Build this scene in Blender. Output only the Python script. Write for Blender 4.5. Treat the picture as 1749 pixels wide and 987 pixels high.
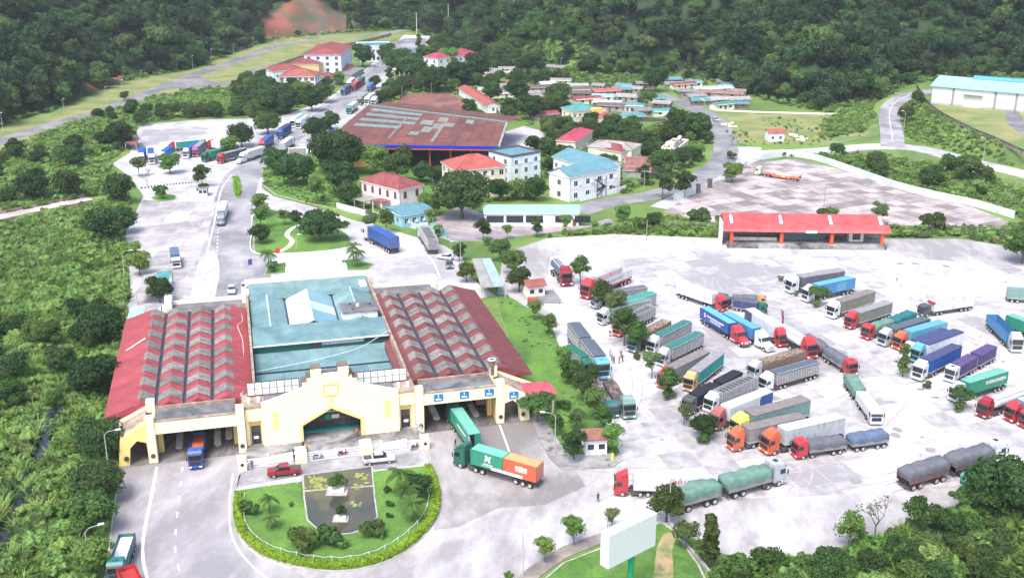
import bpy, bmesh, math, random
import numpy as np
from mathutils import Vector, Matrix
random.seed(7); rng = np.random.default_rng(7)
for o in list(bpy.data.objects): bpy.data.objects.remove(o)
SC = bpy.context.scene; COL = SC.collection
# ------------------------------------------------------------------ camera
FPX = 1850.0; PT = math.radians(19.0); CH = 84.0
cd = bpy.data.cameras.new("Camera"); cam = bpy.data.objects.new("Camera", cd); COL.objects.link(cam)
cd.sensor_width = 36; cd.lens = 36 * FPX / 1749; cd.clip_start = 1; cd.clip_end = 9000
cam.location = (0, 0, CH); cam.rotation_euler = (math.pi/2 - PT, 0, 0); SC.camera = cam
# ------------------------------------------------------------------ sky, sun, exposure
SUN_EL, SUN_AZ = 60, 206      # bright overcast: a soft sun behind the camera, to the left
w = bpy.data.worlds.new("World"); SC.world = w; w.use_nodes = True
nt = w.node_tree; bg = nt.nodes["Background"]
sky = nt.nodes.new("ShaderNodeTexSky"); sky.sky_type = 'NISHITA'; sky.sun_disc = False
sky.sun_elevation = math.radians(SUN_EL); sky.sun_rotation = math.radians(SUN_AZ)
sky.air_density = 1.0; sky.dust_density = 3.5; sky.ozone_density = 1.0
nt.links.new(sky.outputs[0], bg.inputs[0]); bg.inputs[1].default_value = 0.14
sl = bpy.data.lights.new("Sun", 'SUN'); sl.energy = 1.45; sl.angle = math.radians(24); sl.color = (1, .965, .91)
so = bpy.data.objects.new("Sun", sl); COL.objects.link(so)
so.rotation_euler = (math.radians(90 - SUN_EL), 0, math.radians(180 - SUN_AZ))
so.location = (0, 0, 200)
vs = SC.view_settings; vs.view_transform = 'Standard'; vs.look = 'None'; vs.gamma = 1; vs.use_curve_mapping = False
vs.exposure = 1.34
SC.cycles.max_bounces = 6; SC.cycles.transparent_max_bounces = 8
SC.cycles.use_denoising = True

# ------------------------------------------------------------------ pixel of the photograph -> place on the ground (height z)
CP, SP = math.cos(PT), math.sin(PT)
def W(px, py, z=0.0):
    u = (px - 874.5) / FPX; v = -(py - 493.5) / FPX
    dy = CP + v*SP; dz = -SP + v*CP
    t = (z - CH) / dz
    return Vector((u*t, dy*t, z))
def W2(px, py, z=0.0): p = W(px, py, z); return (p.x, p.y)

# ------------------------------------------------------------------ materials
MATS = {}
def nd(nt, t, **k):
    n = nt.nodes.new(t)
    for a, b in k.items(): setattr(n, a, b)
    return n
def mat(name, col, rough=.6, var=.12, scale=1.5, metal=0, bump=0, bscale=8, rnd=0, coords='Object', spec=.4, col2=None, emis=0, streak=None, det=4):
    if name in MATS: return MATS[name]
    m = bpy.data.materials.new(name); m.use_nodes = True; t = m.node_tree; L = t.links.new
    b = t.nodes['Principled BSDF']; b.inputs['Roughness'].default_value = rough; b.inputs['Metallic'].default_value = metal
    b.inputs['Specular IOR Level'].default_value = spec
    tc = nd(t, 'ShaderNodeTexCoord'); mp = nd(t, 'ShaderNodeMapping')
    L(tc.outputs[coords], mp.inputs[0])
    if streak: mp.inputs['Scale'].default_value = streak
    nz = nd(t, 'ShaderNodeTexNoise'); nz.inputs['Scale'].default_value = scale; nz.inputs['Detail'].default_value = det; nz.inputs['Roughness'].default_value = .62
    L(mp.outputs[0], nz.inputs['Vector'])
    mx = nd(t, 'ShaderNodeMix', data_type='RGBA')
    c = Vector(col[:3]); c2 = Vector(col2[:3]) if col2 else c
    a = c*(1-var); e = c2*(1+var) if col2 is None else c2
    mx.inputs[6].default_value = (*a, 1); mx.inputs[7].default_value = (*[min(1, x) for x in e], 1)
    mr = nd(t, 'ShaderNodeMapRange'); mr.inputs[1].default_value = .3 if streak is None else .28; mr.inputs[2].default_value = .7 if streak is None else .5
    L(nz.outputs[0], mr.inputs[0]); L(mr.outputs[0], mx.inputs[0])
    out = mx.outputs[2]
    if rnd:
        oi = nd(t, 'ShaderNodeObjectInfo'); hs = nd(t, 'ShaderNodeHueSaturation')
        r2 = nd(t, 'ShaderNodeMapRange'); r2.inputs[3].default_value = 1-rnd; r2.inputs[4].default_value = 1+rnd
        L(oi.outputs['Random'], r2.inputs[0]); L(r2.outputs[0], hs.inputs['Value']); L(out, hs.inputs['Color'])
        out = hs.outputs[0]
    L(out, b.inputs['Base Color'])
    if bump:
        n2 = nd(t, 'ShaderNodeTexNoise'); n2.inputs['Scale'].default_value = bscale; n2.inputs['Detail'].default_value = 3
        L(mp.outputs[0], n2.inputs['Vector'])
        bp = nd(t, 'ShaderNodeBump'); bp.inputs['Strength'].default_value = min(1, bump); bp.inputs['Distance'].default_value = .05*max(1, bump)
        L(n2.outputs[0], bp.inputs['Height']); L(bp.outputs[0], b.inputs['Normal'])
    if emis: b.inputs['Emission Color'].default_value = (*col[:3], 1); b.inputs['Emission Strength'].default_value = emis
    MATS[name] = m; return m
def sheet(name, col, col2, ribs=(1, 0), pitch=.35, rough=.5, scale=.5, rnd=.1):
    """ribbed metal roofing: fine relief across the direction 'ribs' plus weather stains"""
    if name in MATS: return MATS[name]
    m = mat(name, col, rough, .15, scale, col2=col2, rnd=rnd, det=6); t = m.node_tree; L = t.links.new
    b = t.nodes['Principled BSDF']; tc = nd(t, 'ShaderNodeTexCoord')
    sx = nd(t, 'ShaderNodeVectorMath', operation='DOT_PRODUCT'); sx.inputs[1].default_value = (ribs[0], ribs[1], 0)
    L(tc.outputs['Object'], sx.inputs[0])
    ml = nd(t, 'ShaderNodeMath', operation='MULTIPLY'); ml.inputs[1].default_value = 6.283/pitch; L(sx.outputs['Value'], ml.inputs[0])
    sn = nd(t, 'ShaderNodeMath', operation='SINE'); L(ml.outputs[0], sn.inputs[0])
    bp = nd(t, 'ShaderNodeBump'); bp.inputs['Strength'].default_value = .7; bp.inputs['Distance'].default_value = .04
    L(sn.outputs[0], bp.inputs['Height']); L(bp.outputs[0], b.inputs['Normal'])
    return m
def paint(name, col, rough=.4):
    """vehicle paint with road dirt run down in streaks"""
    c = Vector(col); d = c*.45+Vector((.12, .11, .10))*.55
    return mat(name, d, rough, 0, 1.6, spec=.45, det=9, col2=c, streak=(1, 1, .35), rnd=.10)
def leafmat(name, c1, c2, rnd=.25, hue=.02, scale=.35):
    if name in MATS: return MATS[name]
    m = mat(name, c1, .75, 0, scale, col2=c2, rnd=rnd, spec=.15); t = m.node_tree; L = t.links.new
    hs = [n for n in t.nodes if n.type == 'HUE_SAT'][0]; oi = [n for n in t.nodes if n.type == 'OBJECT_INFO'][0]
    mm = nd(t, 'ShaderNodeMath', operation='MULTIPLY'); mm.inputs[1].default_value = 7.31; L(oi.outputs['Random'], mm.inputs[0])
    fr = nd(t, 'ShaderNodeMath', operation='FRACT'); L(mm.outputs[0], fr.inputs[0])
    mr = nd(t, 'ShaderNodeMapRange'); mr.inputs[3].default_value = .5-hue; mr.inputs[4].default_value = .5+hue
    L(fr.outputs[0], mr.inputs[0]); L(mr.outputs[0], hs.inputs['Hue'])
    b = t.nodes['Principled BSDF']; tr = nd(t, 'ShaderNodeBsdfTranslucent'); ms = nd(t, 'ShaderNodeMixShader'); ms.inputs[0].default_value = .42
    out = [n for n in t.nodes if n.type == 'OUTPUT_MATERIAL'][0]
    L(hs.outputs[0], tr.inputs[0]); L(b.outputs[0], ms.inputs[1]); L(tr.outputs[0], ms.inputs[2]); L(ms.outputs[0], out.inputs[0])
    return m
def groundmat(name, light, dark, wet=.5, s1=.035, s2=.35, rnd=0, rough=.75, stretch=(1, 1, 1), rot=0, fine=.08):
    """worn concrete or asphalt: pale dry dust over darker damp patches, cracks and grain"""
    if name in MATS: return MATS[name]
    if max(light) < .7 and min(light)/max(light) > .85: light, dark = [tuple(c*.65+sum(v)/3*.35 for c in v) for v in (light, dark)]
    m = bpy.data.materials.new(name); m.use_nodes = True; t = m.node_tree; L = t.links.new; b = t.nodes['Principled BSDF']
    tc = nd(t, 'ShaderNodeTexCoord'); mp = nd(t, 'ShaderNodeMapping'); mp.inputs['Scale'].default_value = stretch; mp.inputs['Rotation'].default_value = (0, 0, rot)
    ge = nd(t, 'ShaderNodeNewGeometry'); L(ge.outputs['Position'], mp.inputs[0])
    n1 = nd(t, 'ShaderNodeTexNoise'); n1.inputs['Scale'].default_value = s1; n1.inputs['Detail'].default_value = 7; n1.inputs['Roughness'].default_value = .68; n1.inputs['Distortion'].default_value = .6
    n2 = nd(t, 'ShaderNodeTexNoise'); n2.inputs['Scale'].default_value = s2; n2.inputs['Detail'].default_value = 6; n2.inputs['Roughness'].default_value = .7
    n3 = nd(t, 'ShaderNodeTexNoise'); n3.inputs['Scale'].default_value = 9; n3.inputs['Detail'].default_value = 3
    for n in (n1, n2, n3): L(mp.outputs[0], n.inputs['Vector'])
    ad = nd(t, 'ShaderNodeMath', operation='MULTIPLY_ADD'); ad.inputs[1].default_value = .45; L(n2.outputs[0], ad.inputs[0]); L(n1.outputs[0], ad.inputs[2])
    src = ad.outputs[0]
    if rnd:
        oi = nd(t, 'ShaderNodeObjectInfo'); a2 = nd(t, 'ShaderNodeMath', operation='MULTIPLY_ADD'); a2.inputs[1].default_value = rnd
        pi = ge.outputs['Random Per Island']; sm = nd(t, 'ShaderNodeMath', operation='ADD'); L(oi.outputs['Random'], sm.inputs[0]); L(pi, sm.inputs[1])
        f = nd(t, 'ShaderNodeMath', operation='FRACT'); L(sm.outputs[0], f.inputs[0]); L(f.outputs[0], a2.inputs[0]); L(src, a2.inputs[2]); src = a2.outputs[0]
    mr = nd(t, 'ShaderNodeMapRange'); mid = .725 + rnd/2 + (wet-.5)*.3; mr.inputs[1].default_value = mid-.12; mr.inputs[2].default_value = mid+.12; L(src, mr.inputs[0])
    mx = nd(t, 'ShaderNodeMix', data_type='RGBA'); mx.inputs[6].default_value = (*dark, 1); mx.inputs[7].default_value = (*light, 1); L(mr.outputs[0], mx.inputs[0])
    fm = nd(t, 'ShaderNodeMapRange'); fm.inputs[3].default_value = 1-fine*2; fm.inputs[4].default_value = 1+fine*2; L(n3.outputs[0], fm.inputs[0])
    vm = nd(t, 'ShaderNodeVectorMath', operation='SCALE'); L(mx.outputs[2], vm.inputs[0]); L(fm.outputs[0], vm.inputs['Scale'])
    L(vm.outputs[0], b.inputs['Base Color'])
    rr = nd(t, 'ShaderNodeMapRange'); rr.inputs[3].default_value = rough-.2; rr.inputs[4].default_value = rough+.1; L(mr.outputs[0], rr.inputs[0]); L(rr.outputs[0], b.inputs['Roughness'])
    bp = nd(t, 'ShaderNodeBump'); bp.inputs['Strength'].default_value = .25; bp.inputs['Distance'].default_value = .03; L(n2.outputs[0], bp.inputs['Height']); L(bp.outputs[0], b.inputs['Normal'])
    b.inputs['Specular IOR Level'].default_value = .3
    MATS[name] = m; return m

# ------------------------------------------------------------------ mesh building
class MB:
    def __init__(s): s.v = []; s.f = []; s.m = []; s.smooth = False
    def add(s, vs, fs, mi=0):
        n = len(s.v); s.v += [tuple(v) for v in vs]; s.f += [[i+n for i in f] for f in fs]; s.m += [mi]*len(fs); return s
    def box(s, x0, x1, y0, y1, z0, z1, mi=0):
        if x0 > x1: x0, x1 = x1, x0
        if y0 > y1: y0, y1 = y1, y0
        v = [(x0,y0,z0),(x1,y0,z0),(x1,y1,z0),(x0,y1,z0),(x0,y0,z1),(x1,y0,z1),(x1,y1,z1),(x0,y1,z1)]
        return s.add(v, [(0,3,2,1),(4,5,6,7),(0,1,5,4),(1,2,6,5),(2,3,7,6),(3,0,4,7)], mi)
    def prism(s, poly, z0, z1, mi=0):           # polygon in x,y lifted z0..z1
        n = len(poly)
        if area(poly) < 0: poly = poly[::-1]
        v = [(p[0], p[1], z0) for p in poly] + [(p[0], p[1], z1) for p in poly]
        return s.add(v, [tuple(range(n-1, -1, -1)), tuple(range(n, 2*n))] + [(i, (i+1) % n, (i+1) % n+n, i+n) for i in range(n)], mi)
    def extx(s, prof, y0, y1, mi=0):            # profile in (x,z) swept along y
        n = len(prof)
        if area(prof) > 0: prof = prof[::-1]
        v = [(p[0], y0, p[1]) for p in prof] + [(p[0], y1, p[1]) for p in prof]
        return s.add(v, [tuple(range(n-1, -1, -1)), tuple(range(n, 2*n))] + [(i, (i+1) % n, (i+1) % n+n, i+n) for i in range(n)], mi)
    def exty(s, prof, x0, x1, mi=0):            # profile in (y,z) swept along x
        n = len(prof)
        if area(prof) < 0: prof = prof[::-1]
        v = [(x0, p[0], p[1]) for p in prof] + [(x1, p[0], p[1]) for p in prof]
        return s.add(v, [tuple(range(n-1, -1, -1)), tuple(range(n, 2*n))] + [(i, (i+1) % n, (i+1) % n+n, i+n) for i in range(n)], mi)
    def tube(s, a, b, r0, r1=None, n=8, mi=0):
        a = Vector(a); b = Vector(b); r1 = r0 if r1 is None else r1; d = (b-a).normalized()
        u = d.orthogonal().normalized(); w_ = d.cross(u)
        v = []
        for p, r in ((a, r0), (b, r1)):
            for i in range(n):
                t = 2*math.pi*i/n; v.append(p + (u*math.cos(t) + w_*math.sin(t))*r)
        return s.add(v, [tuple(range(n-1, -1, -1)), tuple(range(n, 2*n))] + [(i, (i+1) % n, (i+1) % n+n, i+n) for i in range(n)], mi)
    def bar(s, a, b, w_, h, mi=0):              # box beam between two points, top at the points' height
        a = Vector(a); b = Vector(b); d = (b-a); d.z = 0; d.normalize(); p = Vector((-d.y, d.x, 0))*w_/2; k = Vector((0, 0, h))
        v = [a-p-k, b-p-k, b+p-k, a+p-k, a-p, b-p, b+p, a+p]
        return s.add(v, [(0,3,2,1),(4,5,6,7),(0,1,5,4),(1,2,6,5),(2,3,7,6),(3,0,4,7)], mi)
    def mesh(s, name, mats, bevel=0):
        me = bpy.data.meshes.new(name); me.from_pydata(s.v, [], s.f)
        for m in (mats if isinstance(mats, (list, tuple)) else [mats]): me.materials.append(m)
        if len(set(s.m)) > 1: me.polygons.foreach_set('material_index', s.m)
        if s.smooth: me.polygons.foreach_set('use_smooth', [True]*len(s.f))
        if bevel:
            bm = bmesh.new(); bm.from_mesh(me)
            bmesh.ops.bevel(bm, geom=[e for e in bm.edges if e.is_manifold and e.calc_face_angle(0) > .5], offset=bevel, segments=2, affect='EDGES', clamp_overlap=True)
            bm.to_mesh(me); bm.free()
        me.update(); return me
def area(p): return sum(p[i-1][0]*p[i][1] - p[i][0]*p[i-1][1] for i in range(len(p)))/2
def tag(o, label=None, cat=None, group=None, kind=None):
    if label: o['label'] = label
    if cat: o['category'] = cat
    if group: o['group'] = group
    if kind: o['kind'] = kind
    return o
def link(name, me, parent=None, loc=(0, 0, 0), rz=0):
    o = bpy.data.objects.new(name, me); COL.objects.link(o); o.location = loc; o.rotation_euler = (0, 0, rz)
    if parent: o.parent = parent
    return o
def thing(name, label, cat, loc=(0, 0, 0), rz=0, group=None): return tag(link(name, None, None, loc, rz), label, cat, group)
def part(name, mb, mats, parent=None, loc=(0, 0, 0), rz=0, bevel=0, kind=None):
    o = link(name, mb.mesh(name, mats, bevel) if isinstance(mb, MB) else mb, parent, loc, rz)
    if kind: o['kind'] = kind
    return o
CACHE = {}
def cpart(key, name, fn, mats, parent, loc=(0, 0, 0), rz=0, bevel=0):
    """a part whose mesh data is shared between alike pieces"""
    k = (key, tuple(m.name for m in (mats if isinstance(mats, (list, tuple)) else [mats])))
    if k not in CACHE: CACHE[k] = fn().mesh(name, mats, bevel)
    return link(name, CACHE[k], parent, loc, rz)
def pin(poly, x, y):
    c = False; n = len(poly); j = n-1
    for i in range(n):
        xi, yi = poly[i]; xj, yj = poly[j]
        if (yi > y) != (yj > y) and x < (xj-xi)*(y-yi)/(yj-yi)+xi: c = not c
        j = i
    return c
def pxpoly(l, z=0): return [W2(*p, z) for p in l]
def smooth_line(pts, n=6):
    out = []; P = [Vector(p) for p in pts]; P = [P[0]*2-P[1]] + P + [P[-1]*2-P[-2]]
    for i in range(1, len(P)-2):
        for k in range(n):
            t = k/n; a, b, c, d = P[i-1:i+3]
            out.append(.5*((2*b) + (c-a)*t + (2*a-5*b+4*c-d)*t*t + (3*b-a-3*c+d)*t**3))
    out.append(P[-2]); return out
def ribbon(mb, pts, wd, z=None, dz=0, mi=0, thick=0):
    L = len(pts); V = []
    for i, p in enumerate(pts):
        d = pts[min(i+1, L-1)]-pts[max(i-1, 0)]; d.z = 0; d.normalize(); q = Vector((-d.y, d.x, 0))
        wi = wd[i]/2 if isinstance(wd, (list, tuple)) else wd/2
        zz = (p.z if z is None else z)+dz
        V += [Vector((p.x, p.y, zz))+q*wi, Vector((p.x, p.y, zz))-q*wi]
    if not thick: return mb.add(V, [(2*i+1, 2*i+3, 2*i+2, 2*i) for i in range(L-1)], mi)
    n = len(V); V2 = V+[v-Vector((0, 0, thick)) for v in V]
    F = []
    for i in range(L-1):
        a, b, c, d = 2*i, 2*i+1, 2*i+3, 2*i+2
        F += [(b, c, d, a), (a, d, d+n, a+n), (c, b, b+n, c+n)]
    F += [(1, 0, n, n+1), (2*L-2, 2*L-1, 2*L-1+n, 2*L-2+n)]
    return mb.add(V2, F, mi)

# ------------------------------------------------------------------ terrain
def polyd(P, X, Y):
    D = np.full(X.shape, 1e9)
    for (x0, y0), (x1, y1) in zip(P[:-1], P[1:]):
        dx, dy = x1-x0, y1-y0; t = np.clip(((X-x0)*dx+(Y-y0)*dy)/(dx*dx+dy*dy), 0, 1)
        D = np.minimum(D, np.hypot(X-x0-t*dx, Y-y0-t*dy))
    return D
def vnoise(X, Y, s, seed):
    r = np.random.default_rng(seed); T = r.random((64, 64)); x = X/s; y = Y/s
    i = np.floor(x).astype(int); j = np.floor(y).astype(int); fx = x-i; fy = y-j; fx = fx*fx*(3-2*fx); fy = fy*fy*(3-2*fy)
    g = lambda a, b: T[a % 64, b % 64]
    return (g(i, j)*(1-fx)+g(i+1, j)*fx)*(1-fy)+(g(i, j+1)*(1-fx)+g(i+1, j+1)*fx)*fy-.5
def sst(t): t = np.clip(t, 0, 1); return t*t*(3-2*t)
def inpoly_np(P, X, Y):
    c = np.zeros(X.shape, bool); n = len(P); j = n-1
    for i in range(n):
        xi, yi = P[i]; xj, yj = P[j]
        with np.errstate(divide='ignore', invalid='ignore'):
            c ^= ((yi > Y) != (yj > Y)) & (X < (xj-xi)*(Y-yi)/(yj-yi)+xi)
        j = i
    return c
E_PX = [(60, 1500), (150, 1050), (168, 987), (190, 880), (203, 800), (206, 740), (192, 690), (205, 600), (222, 530), (218, 460), (208, 400), (225, 345), (205, 305), (190, 275), (222, 250), (235, 212), (300, 203), (380, 198), (470, 196)]
EDGE = pxpoly(E_PX)
F_PX = [(-900, 330), (-400, 262), (0, 215), (100, 185), (210, 138), (330, 116), (420, 82), (480, 64), (600, 54), (700, 50), (770, 72), (830, 98), (900, 126), (1000, 133), (1100, 128), (1180, 124), (1260, 155), (1320, 172), (1400, 188), (1480, 172), (1530, 158), (1600, 149), (1749, 146), (2100, 142), (3200, 142)]
FOR = pxpoly(F_PX); FPOLY = [(-6000, 300)]+FOR+[(9000, 620), (9000, 9000), (-6000, 9000)]
T_PX = [(1556, 120), (1566, 150), (1588, 182), (1640, 214), (1700, 240), (1749, 262), (1850, 300), (2100, 400)]
TER = pxpoly(T_PX, 5)
UPROAD = [W(1525, 252, 0), W(1523, 226, .6), W(1519, 200, 1.6), W(1524, 181, 2.8), W(1545, 166, 4), W(1580, 157, 4.9), W(1640, 154, 5.0)]
UPR = smooth_line(UPROAD, 5); HRL = smooth_line([W(*p) for p in [(1990, 360), (1860, 326), (1749, 297), (1650, 274), (1570, 254), (1500, 250), (1400, 258)]], 2)
EX = np.array([p[0] for p in EDGE]); EY = np.array([p[1] for p in EDGE])
eo = np.argsort(EY[:15]); EYs, EXs = EY[:15][eo], EX[:15][eo]
BR_PX = pxpoly([(1240, 960), (1310, 965), (1410, 955), (1510, 925), (1575, 892), (1650, 880), (1749, 855), (2300, 800)])
def height(X, Y):
    X = np.asarray(X, float); Y = np.asarray(Y, float)
    h = np.full(X.shape, -.12)
    # valley west of the plateau
    ex = np.interp(Y, EYs, EXs); d = polyd(EDGE, X, Y)
    inside = (X < ex) & (Y < 520)
    fade = 1-sst((Y-342)/45)
    dep = -13*sst((d-1)/34)*fade - 3.5*sst((d-1)/16)*(1-fade)*(1-sst((Y-430)/40))*(1-sst((-X-168)/40))
    h = np.where(inside, h+dep, h)
    west = np.clip(ex-X-46, 0, 400)
    h = np.where(inside, h+np.minimum(west*.22, 14)*fade, h)
    h = h + np.where(inside & (d > 5), vnoise(X, Y, 14, 1)*3.0+vnoise(X, Y, 5, 2)*1.0, 0)*fade
    # hills behind the forest edge
    df = polyd(FPOLY[:-2], X, Y); behind = inpoly_np(FPOLY, X, Y)
    rise = np.minimum(df*.62, 60+df*.33); rise = np.minimum(rise, 330)
    rise = rise*(1+.35*vnoise(X, Y, 95, 3)*2*sst(df/60)) + vnoise(X, Y, 33, 4)*14*sst(df/40)+vnoise(X, Y, 12, 5)*3*sst(df/15)
    h = np.where(behind, h+rise*sst(df/10), h)
    # terrace with the warehouse
    dt = polyd(TER, X, Y); tx = np.interp(Y, [p[1] for p in TER][::-1], [p[0] for p in TER][::-1])
    on = (X > tx)
    h = np.where(~behind, np.where(on, 4.9, np.maximum(h, 4.9*(1-sst(dt/16)))), np.maximum(h, np.where(on, 4.9, -5)))
    # ground drops away under the trees at the lower right
    db = polyd(BR_PX, X, Y); by = np.interp(X, [p[0] for p in BR_PX], [p[1] for p in BR_PX])
    low = (Y < by) & (X > 33)
    h = np.where(low, h-5*sst((db-1)/25)+vnoise(X, Y, 9, 8)*1.2*sst(db/8), h)
    # the road up to the terrace cuts its own bed
    bd = np.full(X.shape, 1e9); bz = np.zeros(X.shape)
    for a, b in list(zip(UPR[:-1], UPR[1:]))+list(zip(HRL[:-1], HRL[1:])):
        dx, dy = b.x-a.x, b.y-a.y; t = np.clip(((X-a.x)*dx+(Y-a.y)*dy)/(dx*dx+dy*dy), 0, 1); q = np.hypot(X-a.x-t*dx, Y-a.y-t*dy)
        c = q < bd; bd = np.where(c, q, bd); bz = np.where(c, a.z+(b.z-a.z)*t, bz)
    k = 1-sst((bd-6.5)/7); h = h*(1-k)+(bz-.3)*k
    return h
def hz(x, y): return float(height(np.array([x]), np.array([y]))[0])
def hit(px, py):
    """where the line of sight through a pixel of the photograph meets the ground"""
    u = (px-874.5)/FPX; v = -(py-493.5)/FPX; d = np.array([u, CP+v*SP, -SP+v*CP])
    T = np.concatenate([np.arange(70, 700, 1.0), np.arange(700, 1900, 3.0)])
    X, Y, Z = d[0]*T, d[1]*T, CH+d[2]*T; H_ = height(X, Y); k = np.argmax(Z < H_)
    if k == 0: k = len(T)-1
    return Vector((X[k], Y[k], H_[k]))
def axis(a, b, st, lo, hi):
    c = list(np.arange(a, b+.1, st)); s = st; x = a; pre = []
    while x > lo: s *= 1.35; x -= s; pre.append(x)
    s = st; x = b; post = []
    while x < hi: s *= 1.35; x += s; post.append(x)
    return np.array(pre[::-1]+c+post)
gx = axis(-330, 420, 3.5, -4500, 4500); gy = axis(90, 1050, 3.5, -2500, 6000)
GX, GY = np.meshgrid(gx, gy); GZ = height(GX, GY)
nx, ny = len(gx), len(gy)
me = bpy.data.meshes.new('ground')
I = np.arange(nx*ny).reshape(ny, nx)
fc = np.stack([I[:-1, :-1], I[:-1, 1:], I[1:, 1:], I[1:, :-1]], -1).reshape(-1, 4)
me.from_pydata(np.stack([GX, GY, GZ], -1).reshape(-1, 3).tolist(), [], fc.tolist()); me.polygons.foreach_set('use_smooth', [True]*len(fc))
# ground colour: green cover with bare red earth cut into the hillside
gm = groundmat('ground_cover', (.16, .25, .055), (.08, .14, .035), .5, .03, .5, fine=.25, rough=.9)
t = gm.node_tree; b_ = t.nodes['Principled BSDF']; src = b_.inputs['Base Color'].links[0].from_socket
at = nd(t, 'ShaderNodeAttribute', attribute_name='earth'); mx = nd(t, 'ShaderNodeMix', data_type='RGBA')
mx.inputs[7].default_value = (.28, .10, .07, 1); t.links.new(at.outputs['Fac'], mx.inputs[0])
en = nd(t, 'ShaderNodeTexNoise'); en.inputs['Scale'].default_value = .06; en.inputs['Detail'].default_value = 8; en.inputs['Distortion'].default_value = 1.2; eg = nd(t, 'ShaderNodeNewGeometry'); t.links.new(eg.outputs['Position'], en.inputs['Vector']); em_ = nd(t, 'ShaderNodeMix', data_type='RGBA'); em_.inputs[6].default_value = (.12, .10, .075, 1); em_.inputs[7].default_value = (.27, .09, .06, 1); er_ = nd(t, 'ShaderNodeMapRange'); er_.inputs[1].default_value = .40; er_.inputs[2].default_value = .58; t.links.new(en.outputs[0], er_.inputs[0]); t.links.new(er_.outputs[0], em_.inputs[0]); t.links.new(em_.outputs[2], mx.inputs[7])
at3 = nd(t, 'ShaderNodeAttribute', attribute_name='wood'); mx3 = nd(t, 'ShaderNodeMix', data_type='RGBA'); mx3.inputs[7].default_value = (.03, .055, .02, 1); t.links.new(src, mx3.inputs[6]); t.links.new(at3.outputs['Fac'], mx3.inputs[0]); t.links.new(mx3.outputs[2], mx.inputs[6])
at2 = nd(t, 'ShaderNodeAttribute', attribute_name='meadow'); mx2 = nd(t, 'ShaderNodeMix', data_type='RGBA')
mn = nd(t, 'ShaderNodeTexNoise'); mn.inputs['Scale'].default_value = .09; mn.inputs['Detail'].default_value = 6
gp = nd(t, 'ShaderNodeNewGeometry'); t.links.new(gp.outputs['Position'], mn.inputs['Vector'])
mxm = nd(t, 'ShaderNodeMix', data_type='RGBA'); mxm.inputs[6].default_value = (.14, .20, .06, 1); mxm.inputs[7].default_value = (.27, .25, .11, 1)
mrr = nd(t, 'ShaderNodeMapRange'); mrr.inputs[1].default_value = .38; mrr.inputs[2].default_value = .64
t.links.new(mn.outputs[0], mrr.inputs[0]); t.links.new(mrr.outputs[0], mxm.inputs[0]); t.links.new(mxm.outputs[2], mx2.inputs[7])
t.links.new(mx.outputs[2], mx2.inputs[6]); t.links.new(at2.outputs['Fac'], mx2.inputs[0]); t.links.new(mx2.outputs[2], b_.inputs['Base Color'])
me.materials.append(gm)
EARTH_PX = [[(435, 58), (455, 28), (495, 2), (540, 0), (585, 30), (610, 45), (560, 58), (500, 64)], [(178, 143), (190, 122), (212, 128), (214, 143)], [(395, 72), (410, 60), (440, 60), (430, 70)], [(140, 150), (150, 138), (170, 140), (165, 150)]]
EARTH = [[(lambda p: (p.x, p.y))(hit(*q)) for q in poly] for poly in EARTH_PX]
MEADOW = [pxpoly(p) for p in ([(-300, 330), (-300, 262), (0, 222), (100, 190), (210, 142), (330, 120), (420, 86), (480, 68), (600, 58), (700, 56), (690, 66), (600, 72), (530, 84), (440, 122), (400, 136), (345, 152), (300, 165), (240, 172), (160, 196), (75, 230), (60, 262), (0, 290)],
    [(1232, 192), (1300, 195), (1420, 196), (1470, 190), (1490, 200), (1485, 232), (1400, 245), (1240, 247), (1225, 225)],)] + [pxpoly([(1590, 178), (1749, 186), (2000, 190), (2000, 350), (1749, 258), (1650, 210), (1600, 190)], 5)]
ea = np.zeros(GX.shape)
for P in EARTH: ea = np.maximum(ea, inpoly_np(P, GX, GY)*1.0)
# soften earth borders
ea = np.where(ea > 0, np.clip(.75+vnoise(GX, GY, 9, 12)*1.2, 0, 1), 0)
ma = np.zeros(GX.shape)
for P in MEADOW: ma = np.maximum(ma, inpoly_np(P, GX, GY)*1.0)
wa = inpoly_np(FPOLY, GX, GY)*1.0; LHp = [(lambda p: (p.x, p.y))(hit(*q)) for q in ((800, 92), (850, 40), (960, 50), (1010, 90), (1040, 128), (1000, 136), (900, 130), (840, 108))]
wa = np.where(inpoly_np(LHp, GX, GY), 0, wa)
for nm, a in (('earth', ea), ('meadow', ma), ('wood', wa)):
    A_ = me.attributes.new(nm, 'FLOAT', 'POINT'); A_.data.foreach_set('value', a.reshape(-1).astype('f'))
tag(link('ground', me), 'green valley floor and hills around the border yard', kind='structure')

# ------------------------------------------------------------------ paved areas
M_conc = groundmat('pale_concrete', (.58, .55, .56), (.29, .27, .29), .49, .03, .5, rnd=.16, fine=.12)
M_yard = groundmat('yard_concrete', (.56, .53, .54), (.28, .255, .265), .56, .04, .25, stretch=(1, .45, 1), rot=-.25)
M_base = groundmat('dark_joint', (.26, .25, .26), (.17, .16, .17), .5)
M_grid = groundmat('weathered_slab', (.45, .39, .38), (.20, .17, .168), .50, .05, .4, rnd=.3)
M_asph = groundmat('road_asphalt', (.36, .35, .385), (.19, .185, .21), .60, .05, .3)
M_asph2 = groundmat('dark_asphalt', (.26, .25, .26), (.13, .125, .135), .5, .05, .3)
M_road = groundmat('pale_road', (.56, .535, .55), (.31, .29, .31), .49, .03, .25)
M_white = mat('road_paint', (.72, .72, .72), .7, .18, 2, coords='Object', det=6)
M_kerb = mat('kerb_stone', (.36, .35, .34), .85, .25, .8)
M_lawn = groundmat('lawn', (.125, .245, .045), (.06, .135, .028), .5, .08, 1.2, fine=.3, rough=.95)
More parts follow.
